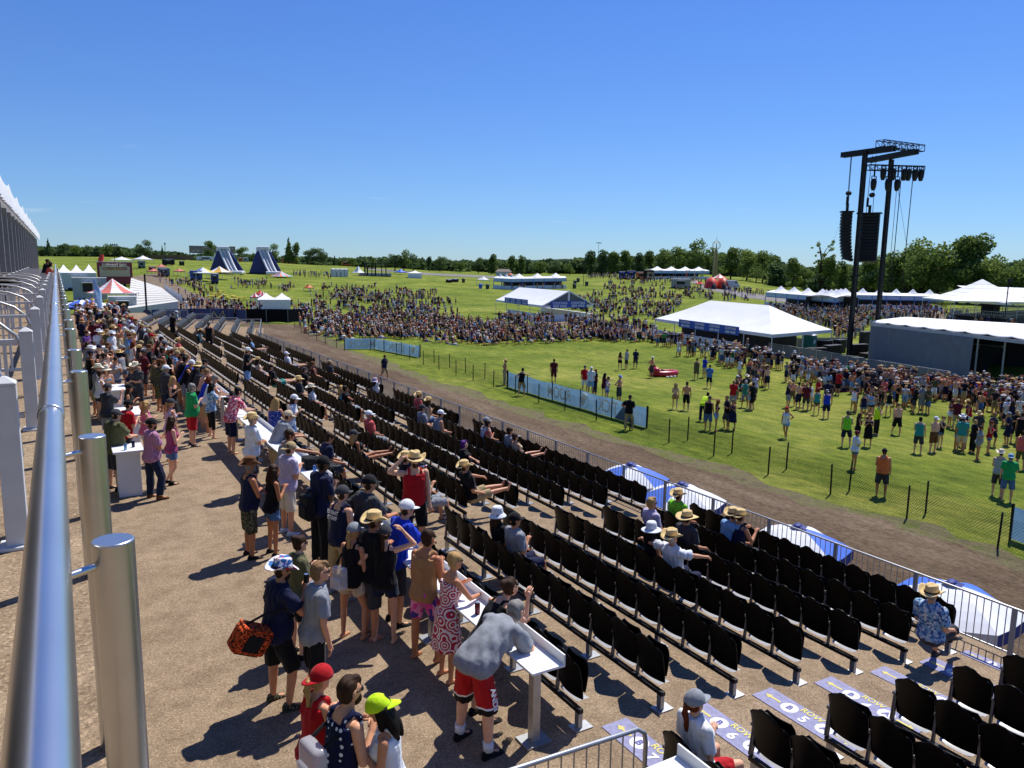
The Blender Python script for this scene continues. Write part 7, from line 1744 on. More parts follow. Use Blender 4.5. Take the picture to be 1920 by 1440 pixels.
TL = [ # px, top, kind, leaf, distance, width, what
 (83, 462, 'round', 2, 430, 1.0, 'dark round tree right of the tent columns'), (95, 449, 'conifer', 2, 420, .9, 'narrow dark conifer at the left of the treeline'), (124, 456, 'round', 2, 430, 1.3, 'broad dark tree right of the narrow conifer'), (146, 458, 'round', 1, 420, 1.1, 'lighter green bushy tree left of the food stand'), (166, 461, 'round', 2, 430, 1.2, 'dark tree above the food stand'), (204, 455, 'round', 0, 440, 1.2, 'round tree left of the floodlight pole'), (226, 461, 'round', 2, 440, 1.2, 'dark tree right of the floodlight pole'), (187, 462, 'round', 2, 450, 1.2, 'dark tree directly above the maroon stand'), (246, 466, 'round', 0, 450, 1.1, 'low dark tree left of the flat-topped tree'),
 (275, 452, 'round', 2, 380, 1.35, 'flat-topped dark tree alone on the left crest'), (307, 462, 'conifer', 2, 400, .8, 'small conifer by the board fence'), (398, 452, 'round', 0, 430, .9, 'small tree showing above the billboard'), (455, 462, 'round', 0, 420, 1.1, 'round tree between the two slides'), (478, 473, 'round', 0, 420, .8, 'low tree behind the right slide'), (512, 459, 'round', 0, 430, 1.3, 'broad tree right of the right slide'), (543, 449, 'conifer', 0, 420, 1.0, 'tall conifer right of the slides'), (557, 458, 'tall', 1, 420, 1.0, 'tall leafy tree beside the tall conifer'), (588, 464, 'round', 2, 420, 1.5, 'broad dark tree right of the conifer pair'), (604, 470, 'round', 2, 420, 1.1, 'smaller dark tree beside the broad dark one'), (628, 480, 'conifer', 2, 430, 1.0, 'small conifer on the open crest'), (662, 481, 'round', 0, 430, 1.2, 'small round tree left of the scaffold stage'), (640, 486, 'round', 0, 440, 1.2, 'tiny round tree on the crest'), (700, 484, 'tall', 1, 420, 1.1, 'thin light tree behind the scaffold stage'),
 (740, 475, 'round', 2, 360, 1.2, 'dark tree left in the group above the white lawn tent'), (757, 470, 'round', 0, 360, 1.1, 'tallest tree in the group above the white lawn tent'), (775, 472, 'round', 2, 370, 1.1, 'right-hand tree in the group above the white lawn tent'), (805, 483, 'tall', 2, 390, 1.2, 'dark tree right of the white lawn tent'), (825, 480, 'round', 2, 390, 1.1, 'round dark tree above the lawn containers'), (862, 490, 'round', 0, 400, 1.2, 'low tree above the lawn containers'), (897, 484, 'round', 2, 400, 1.2, 'dark tree left of the forked tree'), (921, 479, 'tall', 0, 390, 1.4, 'forked tree above the low house'), (960, 482, 'tall', 0, 390, 1.3, 'tree right of the low house'), (977, 482, 'tall', 0, 390, 1.2, 'tall tree between low house and hill'), (1012, 488, 'round', 0, 400, 1.2, 'round tree in front of the far hill'), (1040, 490, 'round', 2, 400, 1.3, 'dark tree under the far hill'), (1068, 492, 'round', 0, 400, 1.3, 'tree left of the lamp post'),
 (1108, 474, 'tall', 2, 350, 1.5, 'tall dark tree under the floodlight mast, left'), (1128, 473, 'tall', 2, 350, 1.5, 'tall dark tree under the floodlight mast, right'), (1150, 475, 'tall', 0, 350, 1.5, 'tall tree above the blue trucks, left'), (1172, 472, 'tall', 0, 350, 1.4, 'tall tree above the blue trucks, right'), (1195, 477, 'tall', 2, 350, 1.4, 'tall dark tree above the orange food truck'), (1218, 474, 'tall', 0, 355, 1.4, 'tree above the tan food stall'), (1243, 466, 'round', 0, 350, 1.1, 'broad tree above the crest pavilion, left'), (1272, 461, 'round', 0, 345, 1.15, 'broad tree above the crest pavilion, centre'), (1306, 453, 'round', 0, 340, 1.15, 'tallest broad tree left of the golden mast'), (1336, 478, 'round', 2, 345, 1.1, 'low dark tree behind the golden mast'), (1370, 465, 'round', 0, 335, 1.1, 'broad tree right of the golden mast'), (1400, 467, 'round', 1, 330, 1.15, 'bright broad tree right of the golden mast'), (1430, 468, 'round', 0, 330, 1.1, 'broad tree at the right end of the crest trees'), (1418, 490, 'bush', 0, 315, 1.2, 'dark spreading bush above the service road'), (1316, 508, 'bush', 1, 318, 1.0, 'light green bush left of the golden mast'),
 (1488, 488, 'tall', 1, 300, 1.4, 'light green tree left of the thin sparse tree'), (1508, 500, 'round', 0, 310, 1.2, 'low tree beside the thin sparse tree'), (1537, 456, 'sparse', 1, 285, 1.0, 'thin sparse tall tree left of the tower'), (1556, 486, 'tall', 1, 285, 1.2, 'light tree just left of the tower'), (1580, 494, 'tall', 0, 290, 1.3, 'tree behind the left speaker array'), (1625, 485, 'round', 0, 280, 1.2, 'tree seen between the tower masts'), (1668, 475, 'round', 0, 275, 1.1, 'dark tree right of the tower masts'), (1700, 462, 'round', 0, 270, 1.1, 'broad tree above the parked vehicles'), (1730, 455, 'round', 1, 262, 1.1, 'bright broad tree above the lattice sign'), (1762, 449, 'round', 0, 258, 1.15, 'tallest broad tree of the right-hand group'), (1798, 446, 'round', 0, 256, 1.15, 'tall broad tree at the right of the group'), (1820, 452, 'tall', 0, 256, 1.4, 'dark tree at the right end of the tall group'), (1846, 482, 'round', 1, 250, 1.1, 'bright tree behind the single-peak tent'), (1876, 484, 'round', 0, 255, 1.1, 'dark tree above the right-hand tents'), (1905, 488, 'round', 0, 250, 1.1, 'tree at the right edge of the view'), (1930, 474, 'round', 0, 255, 1.0, 'tall tree cut off by the right edge'), (1770, 540, 'bush', 1, 215, .9, 'small bush right of the lattice sign'), (1665, 552, 'bush', 0, 230, .9, 'small bush behind the right tower mast')]
for i, (px, yt, kind, lf, d, w, lab) in enumerate(TL):
    yb = G(px, 560)
    tree(px, yt, 520, kind, i, LEAF[lf], lab, d, w, 'trees around the festival field')
# continuous woods behind: one far-off mass
rng = np.random.default_rng(5); VV = []; TT = []
prof_x = [60, 130, 260, 330, 600, 720, 860, 1000, 1090, 1200, 1320, 1440, 1480, 1560, 1640, 1720, 1830, 1960]
prof_y = [466, 462, 468, 486, 487, 484, 489, 488, 486, 482, 472, 482, 503, 503, 496, 476, 490, 492]
for px in np.arange(40, 1990, 6.0):
    yt = np.interp(px, prof_x, prof_y) + rng.uniform(-3, 4)
    if 318 < px < 560 and rng.random() < .75: continue
    d = rng.uniform(430, 560) if px < 1450 else rng.uniform(300, 420); p = at_d(px, 500, d); gz = tz(p.x, p.y); h = max(4, at_d(px, yt, d).z - gz); w = rng.uniform(4, 7)
    bl = [(p.x + rng.uniform(-w, w) * .7, p.y + rng.uniform(-w, w) * .7, gz + h * z, w * .8, w * .8, h * .17) for z in (.12, .3, .48, .66, .82)]
    V, t = leaf_cloud(rng, bl, 330, 1.15); VV.append(V); TT.append(t)
o = bpy.data.objects.new('woodland', leaf_mesh('woodland', np.vstack(VV), np.concatenate(TT), LEAF[2])); COL.objects.link(o); tag(o, 'continuous far-off woods behind the field', 'woodland', kind='stuff')
# blue far hills
m = MB(); pts = [(560, 492), (700, 491), (850, 491), (930, 489), (985, 488), (1030, 486.5), (1060, 485), (1085, 487), (1120, 490), (1200, 494), (1330, 498), (1460, 500), (1560, 502), (1800, 505), (2000, 508)]
top = [at_d(x, y, 3200) for x, y in pts]; n = len(top)
hm = mat('wooded_hill', (.045, .075, .05), .95, .1, var=.35, scale=.02)
rows = []
for f in (0, .35, .7, .92, 1.0, 1.25): rows.append([Vector((p.x * (1 - .16 * (1 - f)), p.y * (1 - .16 * (1 - f)), -30 + (p.z + 30) * (min(1, f) ** .7 if f <= 1 else .6))) for p in top])
m.loft(rows, cap=False) if False else m.add([p for r in rows for p in r], [(i * n + j, i * n + j + 1, (i + 1) * n + j + 1, (i + 1) * n + j) for i in range(len(rows) - 1) for j in range(n - 1)])
tag(m.build('hills', hm, smooth=True), kind='structure')
# ================================================================== people on the field: single figures
def FP(px, py, face, ps, spec, where, vox=.022, **kw):
    return ST(0, 0, face, ps, spec, where, loc=G(px, py), vox=vox, **kw)
FI = [(721, 711, 150, 'swing,hold,stride,3', 'm tshirt:navy shorts:khaki hair_short:black', 'walking on the dirt track'), (946, 722, 110, 'down,hip,stand,3', 'm pants:beige cowboy:straw hair_short:brown', 'at the left end of the TICK ROOM banner'), (977, 742, 60, 'ledge2,hip,contra,14', 'm tank:black shorts:khaki hair_short:black', 'leaning on the banner fence'), (1038, 718, 30, 'swing,down,stride,2', 'm tshirt:maroon shorts:maroon hair_short:black', 'walking behind the banner'),
 (1096, 735, 20, 'hold,down,stand,4', 'm tshirt:red shorts:white cap:charcoal hair_short:grey', 'behind the banner'), (1107, 738, 60, 'down,down,stand,3,fat=.5', 'm tshirt:white shorts:skyblue cap:white hair_short:grey', 'behind the banner'), (1115, 738, 90, 'down,swing,stand,3', 'f tshirt:navy pants:navy hair_long:auburn', 'behind the banner'), (1132, 748, 80, 'point,down,stand,3', 'f tank:maroon minishorts:black cap:black hair_long:black', 'behind the banner'), (1160, 757, 160, 'hip,hip,stand,3', 'm shorts:charcoal cap:skyblue hair_short:brown', 'hands on hips behind the banner'),
 (1138, 756, 120, 'hip,down,stand,3', 'f tank:lavender minishorts:denim hair_short:black', 'low behind the banner'), (1178, 806, 60, 'hold,hip,contra,6', 'm tshirt:black pants:khaki cap:black hair_short:brown', 'leaning at the right end of the banner'), (1162, 695, 60, 'hold,down,stand,3', 'f top:black minishorts:black hair_long:brown', 'in a trio on the grass'), (1174, 692, 100, 'hold,hold,stand,3', 'm tshirt:striped shorts:charcoal hair_short:brown', 'in a trio on the grass'), (1191, 691, 60, 'down,hold,stand,2', 'm tshirt:navy shorts:charcoal hair_short:brown', 'in a trio on the grass'),
 (1221, 709, 90, 'hip,hip,stand,4', 'm shorts:charcoal cap:white hair_short:brown', 'beside the red inflatable'), (1265, 768, 40, 'swing,hold,stride,2', 'f top:beige minishorts:tan hair_long:blond', 'walking away on the grass'), (1286, 770, 40, 'swing,swingf,stride,2', 'm shorts:black hair_short:brown', 'walking beside the beige bikini'), (1319, 790, 70, 'ledge2,ledge2,stand,44', 'm vest:neon pants:navy hair_short:black', 'bending over'), (1642, 815, 120, 'hold,hold,stand,3', 'm vest:neon pants:black cap:black hair_short:black', 'facing the crowd'), (1585, 838, 60, 'hold,down,contra,3', 'm vest:lime shorts:navy cap:charcoal hair_short:brown', 'at the left of a group'),
 (1472, 822, 250, 'down,hip,stride,2', 'f tank:white minishorts:skyblue cap_back:red hair_long:blond', 'walking alone'), (1600, 880, 120, 'hold,down,stand,2', 'f tshirt:white minishorts:denim cap:maroon hair_short:brown', 'nearest the fence'), (1651, 930, 60, 'down,hold,stand,2,fat=.5', 'm vest:orange shorts:charcoal cap:black hair_short:black', 'alone by the mesh fence'), (1680, 815, 215, 'down,swing,stride,2,fat=.5', 'm shorts:black hair_short:brown', 'striding left'), (1606, 836, 130, 'hold,down,stand,2', 'f tank:black minishorts:black hair_long:brown', 'beside the lime vest'), (1626, 838, 230, 'hold,hold,stand,2', 'f sundress:black sunhat:tan hair_long:auburn', 'beside the lime vest'),
 (1720, 850, 70, 'down,hold,stand,2', 'm vest:teal shorts:charcoal hair_short:black', 'in the near right group'), (1748, 848, 190, 'hold,hip,stand,2,fat=.4', 'm shorts:brown cap:white hair_short:brown', 'in the near right group'), (1795, 845, 80, 'hip,down,contra,2', 'f tank:navy minishorts:skyblue hair_short:brown', 'in the near right group'), (1822, 848, 120, 'hold,hold,stand,2', 'f tshirt:black pants:black hair_short:blond', 'in the near right group'), (1832, 862, 160, 'hold,down,stand,2,fat=.4', 'f tshirt:grey minishorts:grey hair_short:brown', 'in the near right group'), (1852, 850, 160, 'hold,down,stand,2', 'f tank:red minishorts:denim hair_short:auburn', 'in the near right group'),
 (1886, 800, 30, 'down,down,stride,2', 'm tshirt:white shorts:navy cap:white hair_short:black', 'seen from behind at the right'), (1868, 930, 80, 'down,hold,stand,2', 'm tank:striped shorts:charcoal cowboy:cream hair_short:brown', 'by the mesh fence at the right'), (1886, 940, 60, 'hold,down,stand,2', 'm tshirt:green shorts:denim cap_back:skyblue hair_short:brown', 'by the mesh fence at the right'), (1912, 880, 80, 'hold,down,stand,2', 'm vest:coral shorts:olive hair_short:brown', 'at the right edge of the view'), (1548, 785, 30, 'cross,down,stand,2', 'm tank:royal shorts:navy cap_back:grey hair_short:brown', 'arm stretched across friends'),
 (1530, 778, 50, 'hold,down,stand,2', 'f tank:teal minishorts:charcoal hair_short:brown', 'beside the royal blue tank top'), (1510, 770, 60, 'down,hold,stand,2', 'm tshirt:maroon shorts:charcoal cowboy:tan hair_short:brown', 'left of the royal blue tank top'), (1570, 740, 100, 'hold,hold,stand,2,fat=.3', 'm tshirt:red shorts:black cap:black hair_short:brown', 'alone by the barriers'), (1552, 738, 80, 'hold,down,stand,2', 'f tshirt:skyblue minishorts:teal hair_long:brown', 'beside the red T-shirt'), (1305, 712, 70, 'hold,down,stand,2,fat=.4', 'm tank:olive shorts:olive hair_short:brown', 'left in the middle group'), (1320, 708, 100, 'hold,hold,stand,2', 'm tshirt:royal shorts:beige cap:navy hair_short:brown', 'in the middle group'), (1329, 728, 60, 'hold,down,stand,2', 'm tshirt:blue shorts:navy cap:black hair_short:brown', 'front of the middle group')]
for a in FI: FP(*a)
for (x, y, s, l) in ((1246, 700, 'm shorts:maroon hair_short:brown', 'lying in the red inflatable'),):
    q = G(x, 705); person(q + Vector((-.5, .1, -.02)), rad(100), dict(pose('lap,lap,situp,-46', 'm'), hip=.42), parse(s)[1], uniq(s, l), None, .022)
rf = random.Random(23)
def inside(p, poly):
    c = False; j = len(poly) - 1
    for i in range(len(poly)):
        if (poly[i][1] > p[1]) != (poly[j][1] > p[1]) and p[0] < (poly[j][0] - poly[i][0]) * (p[1] - poly[i][1]) / (poly[j][1] - poly[i][1]) + poly[i][0]: c = not c
        j = i
    return c
def sample(poly, n, r, mind=0.0, occ=None):
    out = []; xs = [p[0] for p in poly]; ys = [p[1] for p in poly]; tries = 0
    while len(out) < n and tries < n * 60:
        tries += 1; p = (r.uniform(min(xs), max(xs)), r.uniform(min(ys), max(ys)))
        if not inside(p, poly): continue
        g = G(*p)
        if mind and any((g.x - q.x) ** 2 + (g.y - q.y) ** 2 < mind * mind for q in out): continue
        out.append(g)
    return out
def clusters(poly, n, r, per=4, spread=1.0):
    """people stand in loose rings of a few friends"""
    out = []
    while len(out) < n:
        c = sample(poly, 1, r)
        if not c: break
        c = c[0]; k = r.randint(2, per)
        for i in range(k):
            a = 6.28 * i / k + r.uniform(-.5, .5); d = r.uniform(.45, .85) * spread; x, y = c.x + d * cos(a), c.y + d * sin(a)
            out.append((Vector((x, y, tz(x, y))), math.degrees(math.atan2(-cos(a), -sin(a))) + r.uniform(-40, 40)))
    return out[:n]
WH = [('in the middle field group', [(1290, 672), (1400, 665), (1478, 690), (1470, 735), (1400, 772), (1330, 775)], 34), ('in the foursome near the mesh fence', [(1345, 800), (1400, 800), (1400, 832), (1350, 832)], 4), ('in the small field cluster', [(1480, 738), (1560, 738), (1560, 786), (1490, 776)], 8),
 ('by the yellow-green vest', [(1600, 750), (1700, 745), (1715, 800), (1690, 800), (1605, 800)], 16), ('in the near right group', [(1722, 775), (1860, 770), (1868, 848), (1730, 850)], 19), ('at the right edge crowd', [(1862, 770), (1925, 770), (1925, 880), (1885, 850)], 8)]
for where, poly, n in WH:
    for loc, fc in clusters(poly, n, rf, 6, 1.0):
        ST(0, 0, fc, rf.choice(POSES[2:]), rnd_spec(rf, True), where, loc=loc, vox=.026)
# ------------------------------------------------------------------ the rest of the festival crowd: one mass
def low_person(kind):
    m = MB()   # material slots: 0 skin 1 top 2 bottom 3 hair/hat 4 chair
    if kind in ('m', 'f', 'w'):
        for s in (-1, 1):
            f = .18 * s if kind == 'w' else 0
            m.tube([(s * .1, f, .03), (s * .1, f * .4, .47)], [.045, .06], 5, 0); m.tube([(s * .1, f * .4, .45), (s * .09, 0, .9)], [.09, .10], 6, 2)
            m.tube([(s * .2, 0, 1.42), (s * .25, .02, 1.14), (s * .16, .22, 1.06)], [.055, .045, .035], 5, 0)
            m.tube([(s * .19, 0, 1.45), (s * .23, .01, 1.26)], [.07, .075], 5, 1)
        R_ = lambda z, a, b: [Vector((a * cos(t), b * sin(t), z)) for t in np.linspace(0, 2 * pi, 9)[:-1]]
        w = 1 if kind != 'f' else .86
        m.loft([R_(.84, .17, .13), R_(1.0, .165, .125)], 2); m.loft([R_(.98, .16 * w, .12), R_(1.2, .155 * w, .115), R_(1.38, .19 * w, .12), R_(1.47, .12, .08)], 1)
        m.tube([(0, 0, 1.44), (0, 0, 1.55)], .05, 6, 0); m.ell((0, .01, 1.60), (.075, .09, .105), nu=8, nv=5, mi=0); m.ell((0, -.015, 1.645), (.09, .105, .085), nu=8, nv=4, mi=3)
    else:
        for s in (-1, 1):
            m.tube([(s * .12, .42, .04), (s * .12, .40, .42)], [.045, .055], 5, 0); m.tube([(s * .1, -.02, .46), (s * .12, .42, .46)], [.09, .075], 6, 2)
            m.tube([(s * .2, -.04, .98), (s * .24, .02, .72), (s * .13, .24, .66)], [.055, .045, .035], 5, 0)
        R_ = lambda z, a, b, y: [Vector((a * cos(t), y + b * sin(t), z)) for t in np.linspace(0, 2 * pi, 9)[:-1]]
        m.loft([R_(.40, .17, .13, 0), R_(.7, .16, .12, -.03), R_(.93, .19, .12, -.05), R_(1.03, .11, .08, -.04)], 1)
        m.tube([(0, -.03, 1.0), (0, -.02, 1.12)], .05, 6, 0); m.ell((0, .0, 1.16), (.075, .09, .105), nu=8, nv=5, mi=0); m.ell((0, -.02, 1.205), (.09, .105, .085), nu=8, nv=4, mi=3)
        if kind == 'ground': m.box((.3, .2, .335), (1.5, 1.1, .02), mi=4)
        if kind == 'chair':
            m.box((0, 0, .36), (.52, .5, .05), mi=4); m.bar((-.26, -.2, .36), (-.26, -.34, .92), .05, .05, mi=4); m.box((0, -.24, .64), (.5, .05, .5), M=Matrix.Rotation(rad(12), 4, 'X'), mi=4)
            for sx in (-.25, .25):
                for sy in (-.22, .24): m.bar((sx, sy, 0), (sx, sy, .38), .03, mi=4)
    hat = MB(); z = 1.20 if kind in ('chair', 'ground') else 1.64
    hat.add([Vector((.19 * cos(t) * k, -.01 + .17 * sin(t) * k, z + .01 * (2 - k))) for k in (1, .5) for t in np.linspace(0, 2 * pi, 9)[:-1]], [(i, (i + 1) % 8, 8 + (i + 1) % 8, 8 + i) for i in range(8)], 3)
    out = []
    for mm, hh in ((m, False), (hat, True)):
        vm = np.zeros(len(mm.v), int)
        for f, mi in zip(mm.f, mm.m):
            for i in f: vm[i] = mi
        out.append((np.array(mm.v), mm.f, vm))
    a, b = out; v2 = np.vstack([a[0], b[0]]); return (a[0], a[1], a[2]), (v2, a[1] + [tuple(i + len(a[0]) for i in f) for f in b[1]], np.concatenate([a[2], b[2]]))
LOW = {k: low_person(k) for k in ('m', 'f', 'w', 'chair', 'ground')}
L3 = lambda h: lin(h)[:3]
TOPC = [L3(C.get(c, '#4a4c38')) for c in MT[:17]]; TOPW = np.array(MTW[:17], float); TOPW[11] = 0; TOPW /= TOPW.sum(); TOPC[11] = L3('#4a4c38')
BOTC = [L3(C[c]) for c in ('black', 'charcoal', 'khaki', 'navy', 'grey', 'denim', 'denim', 'white', 'dark_denim', 'skyblue')]; HAIRC = [L3(h) for h in HC.values() if h != HC['purple']] + [L3(C[c]) for c in ('black', 'navy', 'white', 'straw', 'straw', 'tan', 'white', 'grey')]
CHC = [L3(h) for h in ('#101a3a', '#101012', '#16286a', '#4a1018', '#174a44', '#20242c', '#8a8c90', '#141414', '#141a24')]; SKC = [L3(s) for s in SKINS[:5]]
rc = np.random.default_rng(31); rcr = random.Random(32)
PL = []   # (x, y, z, rot, kind)
def fill(poly, n, mix, mind=.55, face=None, cl=0):
    if cl:
        for loc, fc in clusters(poly, n, rcr, cl, 1.1): PL.append((loc, rad(fc), rcr.choices('m f w chair ground'.split(), mix)[0]))
    else:
        for g in sample(poly, n, rcr, mind): PL.append((g, rad(face if face is not None else 100) + rcr.uniform(-.6, .6) if face is not None or rcr.random() < .7 else rcr.uniform(0, 6.28), rcr.choices('m f w chair ground'.split(), mix)[0]))
fill([(640, 640), (600, 626), (604, 606), (720, 592), (880, 604), (1000, 612), (1180, 628), (1262, 640), (1256, 646), (1100, 640), (1000, 646), (900, 650), (800, 643), (720, 634)], 620, [1, 1, 0, 11, 1], .62, 125)
fill([(552, 600), (600, 568), (660, 545), (800, 560), (860, 598), (740, 604), (640, 612), (590, 640)], 330, [4, 4, 1, 4, 1], .7, cl=4)
fill([(565, 555), (620, 536), (760, 540), (860, 562), (830, 590), (700, 575)], 190, [3, 3, 1, 4, 3], .7, cl=4)
fill([(640, 600), (700, 590), (905, 612), (905, 625), (700, 620)], 90, [3, 3, 1, 2, 0], .7)
fill([(335, 560), (400, 566), (480, 578), (560, 600), (460, 603), (350, 602)], 95, [4, 4, 3, 0, 0], .7, cl=4); fill([(545, 575), (600, 575), (640, 610), (610, 632), (570, 612)], 70, [4, 4, 2, 1, 0], .7, cl=4)
fill([(300, 515), (345, 528), (420, 548), (400, 562), (340, 560), (285, 522)], 55, [3, 3, 3, 0, 0], .8, cl=3); fill([(430, 530), (520, 528), (560, 536), (560, 548), (440, 542)], 60, [3, 3, 1, 1, 1], .8, cl=4); fill([(550, 512), (620, 516), (620, 524), (550, 520)], 45, [3, 3, 1, 0, 0], .9)
fill([(1060, 575), (1130, 530), (1230, 545), (1290, 565), (1250, 600), (1130, 598)], 330, [3, 3, 1, 4, 3], .8, cl=5); fill([(1125, 545), (1150, 520), (1300, 540), (1420, 565), (1290, 562), (1200, 560)], 190, [2, 2, 1, 4, 4], .8, cl=5)
fill([(1000, 600), (1110, 604), (1240, 618), (1240, 640), (1120, 628), (1020, 612)], 120, [4, 4, 2, 0, 0], .7, cl=4); fill([(935, 600), (1020, 606), (1020, 616), (935, 612)], 40, [4, 4, 1, 0, 0], .7)
fill([(1232, 640), (1300, 650), (1420, 672), (1460, 690), (1420, 700), (1300, 680), (1240, 655)], 110, [4, 4, 1, 0, 0], .7, cl=4)
fill([(1440, 590), (1480, 582), (1630, 586), (1740, 598), (1700, 604), (1640, 604), (1600, 640), (1560, 640), (1565, 625)], 420, [4, 4, 1, 0, 0], .6); fill([(1640, 590), (1780, 590), (1900, 610), (1900, 618), (1640, 600)], 120, [4, 4, 1, 0, 0], .7)
fill([(1480, 694), (1560, 708), (1700, 726), (1925, 742), (1925, 762), (1700, 756), (1480, 718)], 235, [5, 5, 1, 0, 1], .6, cl=7); fill([(1620, 730), (1720, 735), (1720, 770), (1620, 770)], 30, [4, 4, 1, 0, 0], .6, cl=6); fill([(1850, 745), (1925, 748), (1925, 800), (1860, 785)], 50, [4, 4, 0, 0, 0], .6, cl=5)
fill([(940, 537), (1060, 537), (1060, 543), (940, 544)], 45, [3, 3, 1, 0, 0], .9); fill([(1100, 517), (1160, 518), (1160, 524), (1100, 523)], 60, [3, 3, 1, 0, 0], .9); fill([(1160, 522), (1330, 528), (1330, 534), (1160, 527)], 70, [3, 3, 1, 0, 0], .9)
fill([(1358, 545), (1400, 546), (1460, 556), (1390, 556)], 36, [3, 3, 3, 0, 0], .9); fill([(1440, 578), (1600, 584), (1760, 580), (1760, 586), (1440, 586)], 90, [3, 3, 1, 0, 0], .8); fill([(730, 545), (735, 556), (880, 566), (870, 555)], 14, [3, 3, 1, 0, 0], .9, cl=5)
# attendees on the raised platform and behind counters are part of the same mass
V = []; FA = []; CO = []; off = 0
for g, rot, k in PL:
    base, hatted = LOW[k]; v, fs, vm = hatted if rc.random() < .42 else base
    s = rc.normal(1.0, .05) * (.96 if k == 'f' else 1); c, sn = cos(-rot), sin(-rot)
    V.append(np.column_stack([(v[:, 0] * c - v[:, 1] * sn) * s + g.x, (v[:, 0] * sn + v[:, 1] * c) * s + g.y, v[:, 2] * s + g.z - (.32 if k == 'ground' else 0)]))
    sk_ = np.array(SKC[rc.integers(5)]); tp = np.array(TOPC[rc.choice(17, p=TOPW)]); tp = sk_ if rc.random() < .16 else tp * (.45 if rc.random() < .5 else .85)
    pal = np.array([sk_, tp, BOTC[rc.integers(len(BOTC))], HAIRC[rc.integers(len(HAIRC))], CHC[rc.integers(len(CHC))]])
    CO.append(pal[vm]); FA += [tuple(i + off for i in f) for f in fs]; off += len(v)
me = bpy.data.meshes.new('crowd'); me.from_pydata(np.vstack(V).tolist(), [], FA)
CO = np.vstack(CO); at = me.color_attributes.new('dye', 'FLOAT_COLOR', 'POINT'); at.data.foreach_set('color', np.column_stack([CO, np.ones(len(CO))]).astype(np.float32).ravel())
me.polygons.foreach_set('use_smooth', [True] * len(me.polygons))
cm = NT('crowd_clothing'); cm.set(.8, .2); ca = cm.n('Attribute', attribute_name='dye'); cm.col(cm.mix(.35, ca.outputs['Color'], cm.ramp(cm.noise(5, 3), [(.3, (.6, .6, .6)), (.7, (1.2, 1.2, 1.2))]), 'MULTIPLY')); me.materials.append(cm.m); me.update()
o = bpy.data.objects.new('crowd', me); COL.objects.link(o); tag(o, 'dense festival crowd standing and sitting on the lawns', 'crowd', kind='stuff')
# yellow folding chairs at the edge of the seated crowd
for i, (x, y) in enumerate(((824, 642), (840, 640))):
    g = G(x, y); t = thing('camp_chair', ['left yellow camp chair at the edge of the seated lawn crowd', 'right yellow camp chair at the edge of the seated lawn crowd'][i], 'chair', g, 1.2, 'yellow camp chairs'); m = MB(); m.box((0, 0, .42), (.6, .5, .05)); m.build('seat', YELP, t); m = MB(); m.box((0, -.3, .75), (.6, .05, .6), M=Matrix.Rotation(.2, 4, 'X')); m.build('backrest', YELP, t); m = MB()
    for sx in (-.28, .28):
        for sy in (-.24, .24): m.bar((sx, sy, 0), (sx, sy, .44), .03)
    m.build('legs', GREYM, t)
# ================================================================== camera, sky, sun
cam = bpy.data.cameras.new('camera'); co = bpy.data.objects.new('camera', cam); COL.objects.link(co); sc.camera = co
cam.sensor_width = 36; cam.lens = F * 36 / 1920; cam.clip_end = 12000; cam.clip_start = .05
Rm = Matrix(((R[0][0], -R[0][1], -R[0][2]), (R[1][0], -R[1][1], -R[1][2]), (R[2][0], -R[2][1], -R[2][2])))
M = Rm.to_4x4(); M.translation = Vector(CAM); co.matrix_world = M
SUN_EL, SUN_AZ = rad(58), rad(64)      # azimuth measured from +Y towards +X
sd = Vector((sin(SUN_AZ) * cos(SUN_EL), cos(SUN_AZ) * cos(SUN_EL), sin(SUN_EL)))
L = bpy.data.lights.new('sun', 'SUN'); L.energy = 5.0; L.angle = rad(.53); L.color = (1, .955, .88)
lo = bpy.data.objects.new('sun', L); COL.objects.link(lo); lo.rotation_euler = (-sd).to_track_quat('-Z', 'Y').to_euler(); lo.location = (0, 0, 60)
w = bpy.data.worlds.new('World'); sc.world = w; w.use_nodes = True; nt = w.node_tree
bg = nt.nodes['Background']; sky = nt.nodes.new('ShaderNodeTexSky'); sky.sky_type = 'NISHITA'; sky.sun_disc = False
sky.sun_elevation = SUN_EL; sky.sun_rotation = SUN_AZ; sky.altitude = 300; sky.air_density = 1.0; sky.dust_density = 0; sky.ozone_density = 1.6
tc = nt.nodes.new('ShaderNodeTexCoord'); sx = nt.nodes.new('ShaderNodeSeparateXYZ'); nt.links.new(tc.outputs['Generated'], sx.inputs[0])
rp = nt.nodes.new('ShaderNodeValToRGB'); nt.links.new(sx.outputs[2], rp.inputs[0]); e = rp.color_ramp
e.elements[0].position = 0; e.elements[0].color = (.46, .70, 1.14, 1); e.elements[1].position = .6; e.elements[1].color = (.43, .79, 1.55, 1)
n_ = e.elements.new(.12); n_.color = (.50, .74, 1.18, 1)
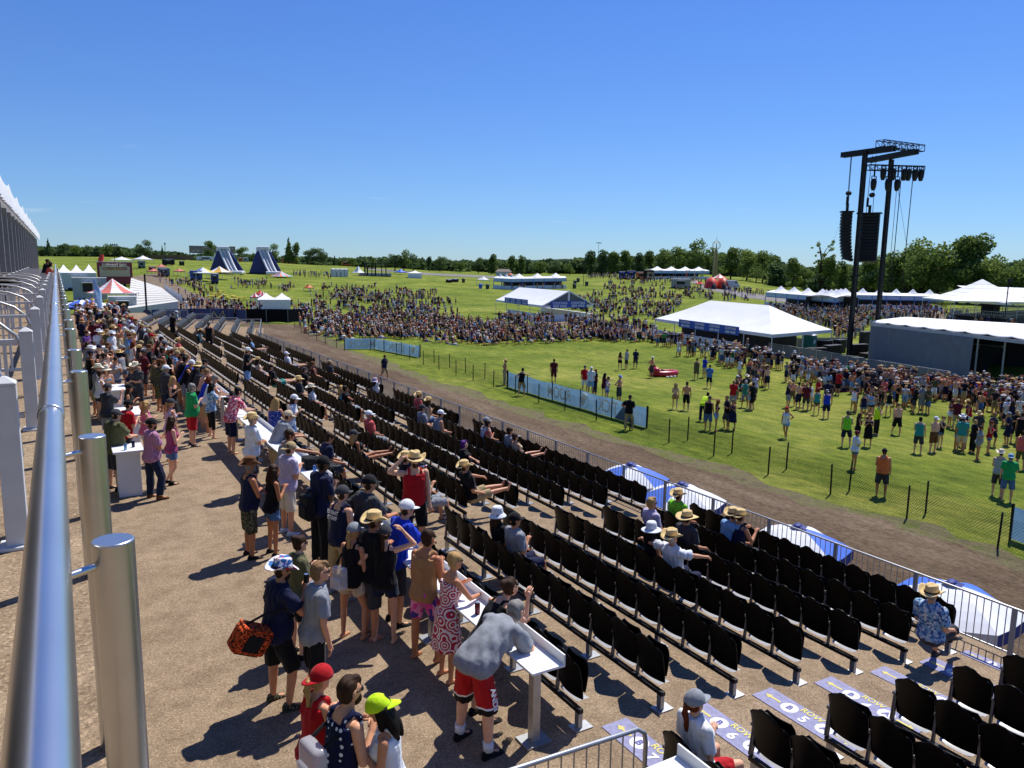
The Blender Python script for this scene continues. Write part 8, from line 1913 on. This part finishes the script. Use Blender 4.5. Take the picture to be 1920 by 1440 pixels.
mx = nt.nodes.new('ShaderNodeMix'); mx.data_type = 'RGBA'; mx.blend_type = 'MULTIPLY'; mx.inputs[0].default_value = 1
nt.links.new(sky.outputs[0], mx.inputs[6]); nt.links.new(rp.outputs[0], mx.inputs[7])
mp = nt.nodes.new('ShaderNodeMapping'); mp.inputs['Scale'].default_value = (5, 5, 42); nt.links.new(tc.outputs['Generated'], mp.inputs[0])
nz = nt.nodes.new('ShaderNodeTexNoise'); nz.inputs['Scale'].default_value = 1.3; nz.inputs['Detail'].default_value = 7; nz.inputs['Roughness'].default_value = .62; nt.links.new(mp.outputs[0], nz.inputs['Vector'])
cr = nt.nodes.new('ShaderNodeValToRGB'); nt.links.new(nz.outputs['Fac'], cr.inputs[0]); cr.color_ramp.elements[0].position = .66; cr.color_ramp.elements[0].color = (0, 0, 0, 1); cr.color_ramp.elements[1].position = .80; cr.color_ramp.elements[1].color = (.35, .35, .35, 1)
hb = nt.nodes.new('ShaderNodeValToRGB'); nt.links.new(sx.outputs[2], hb.inputs[0]); e2 = hb.color_ramp; e2.elements[0].position = .015; e2.elements[0].color = (0, 0, 0, 1); e2.elements[1].position = .17; e2.elements[1].color = (0, 0, 0, 1); k2 = e2.elements.new(.06); k2.color = (1, 1, 1, 1)
ml = nt.nodes.new('ShaderNodeMath'); ml.operation = 'MULTIPLY'; nt.links.new(cr.outputs[0], ml.inputs[0]); nt.links.new(hb.outputs[0], ml.inputs[1])
m3 = nt.nodes.new('ShaderNodeMix'); m3.data_type = 'RGBA'; nt.links.new(ml.outputs[0], m3.inputs[0]); nt.links.new(mx.outputs[2], m3.inputs[6]); m3.inputs[7].default_value = (9, 9.4, 10, 1)
nt.links.new(m3.outputs[2], bg.inputs[0]); bg.inputs[1].default_value = .085
sc.view_settings.view_transform = 'Standard'; sc.view_settings.look = 'None'; sc.view_settings.exposure = .22; sc.view_settings.gamma = 1
sc.cycles.max_bounces = 6; sc.cycles.diffuse_bounces = 2; sc.cycles.glossy_bounces = 3; sc.cycles.transparent_max_bounces = 12
sc.cycles.use_denoising = True
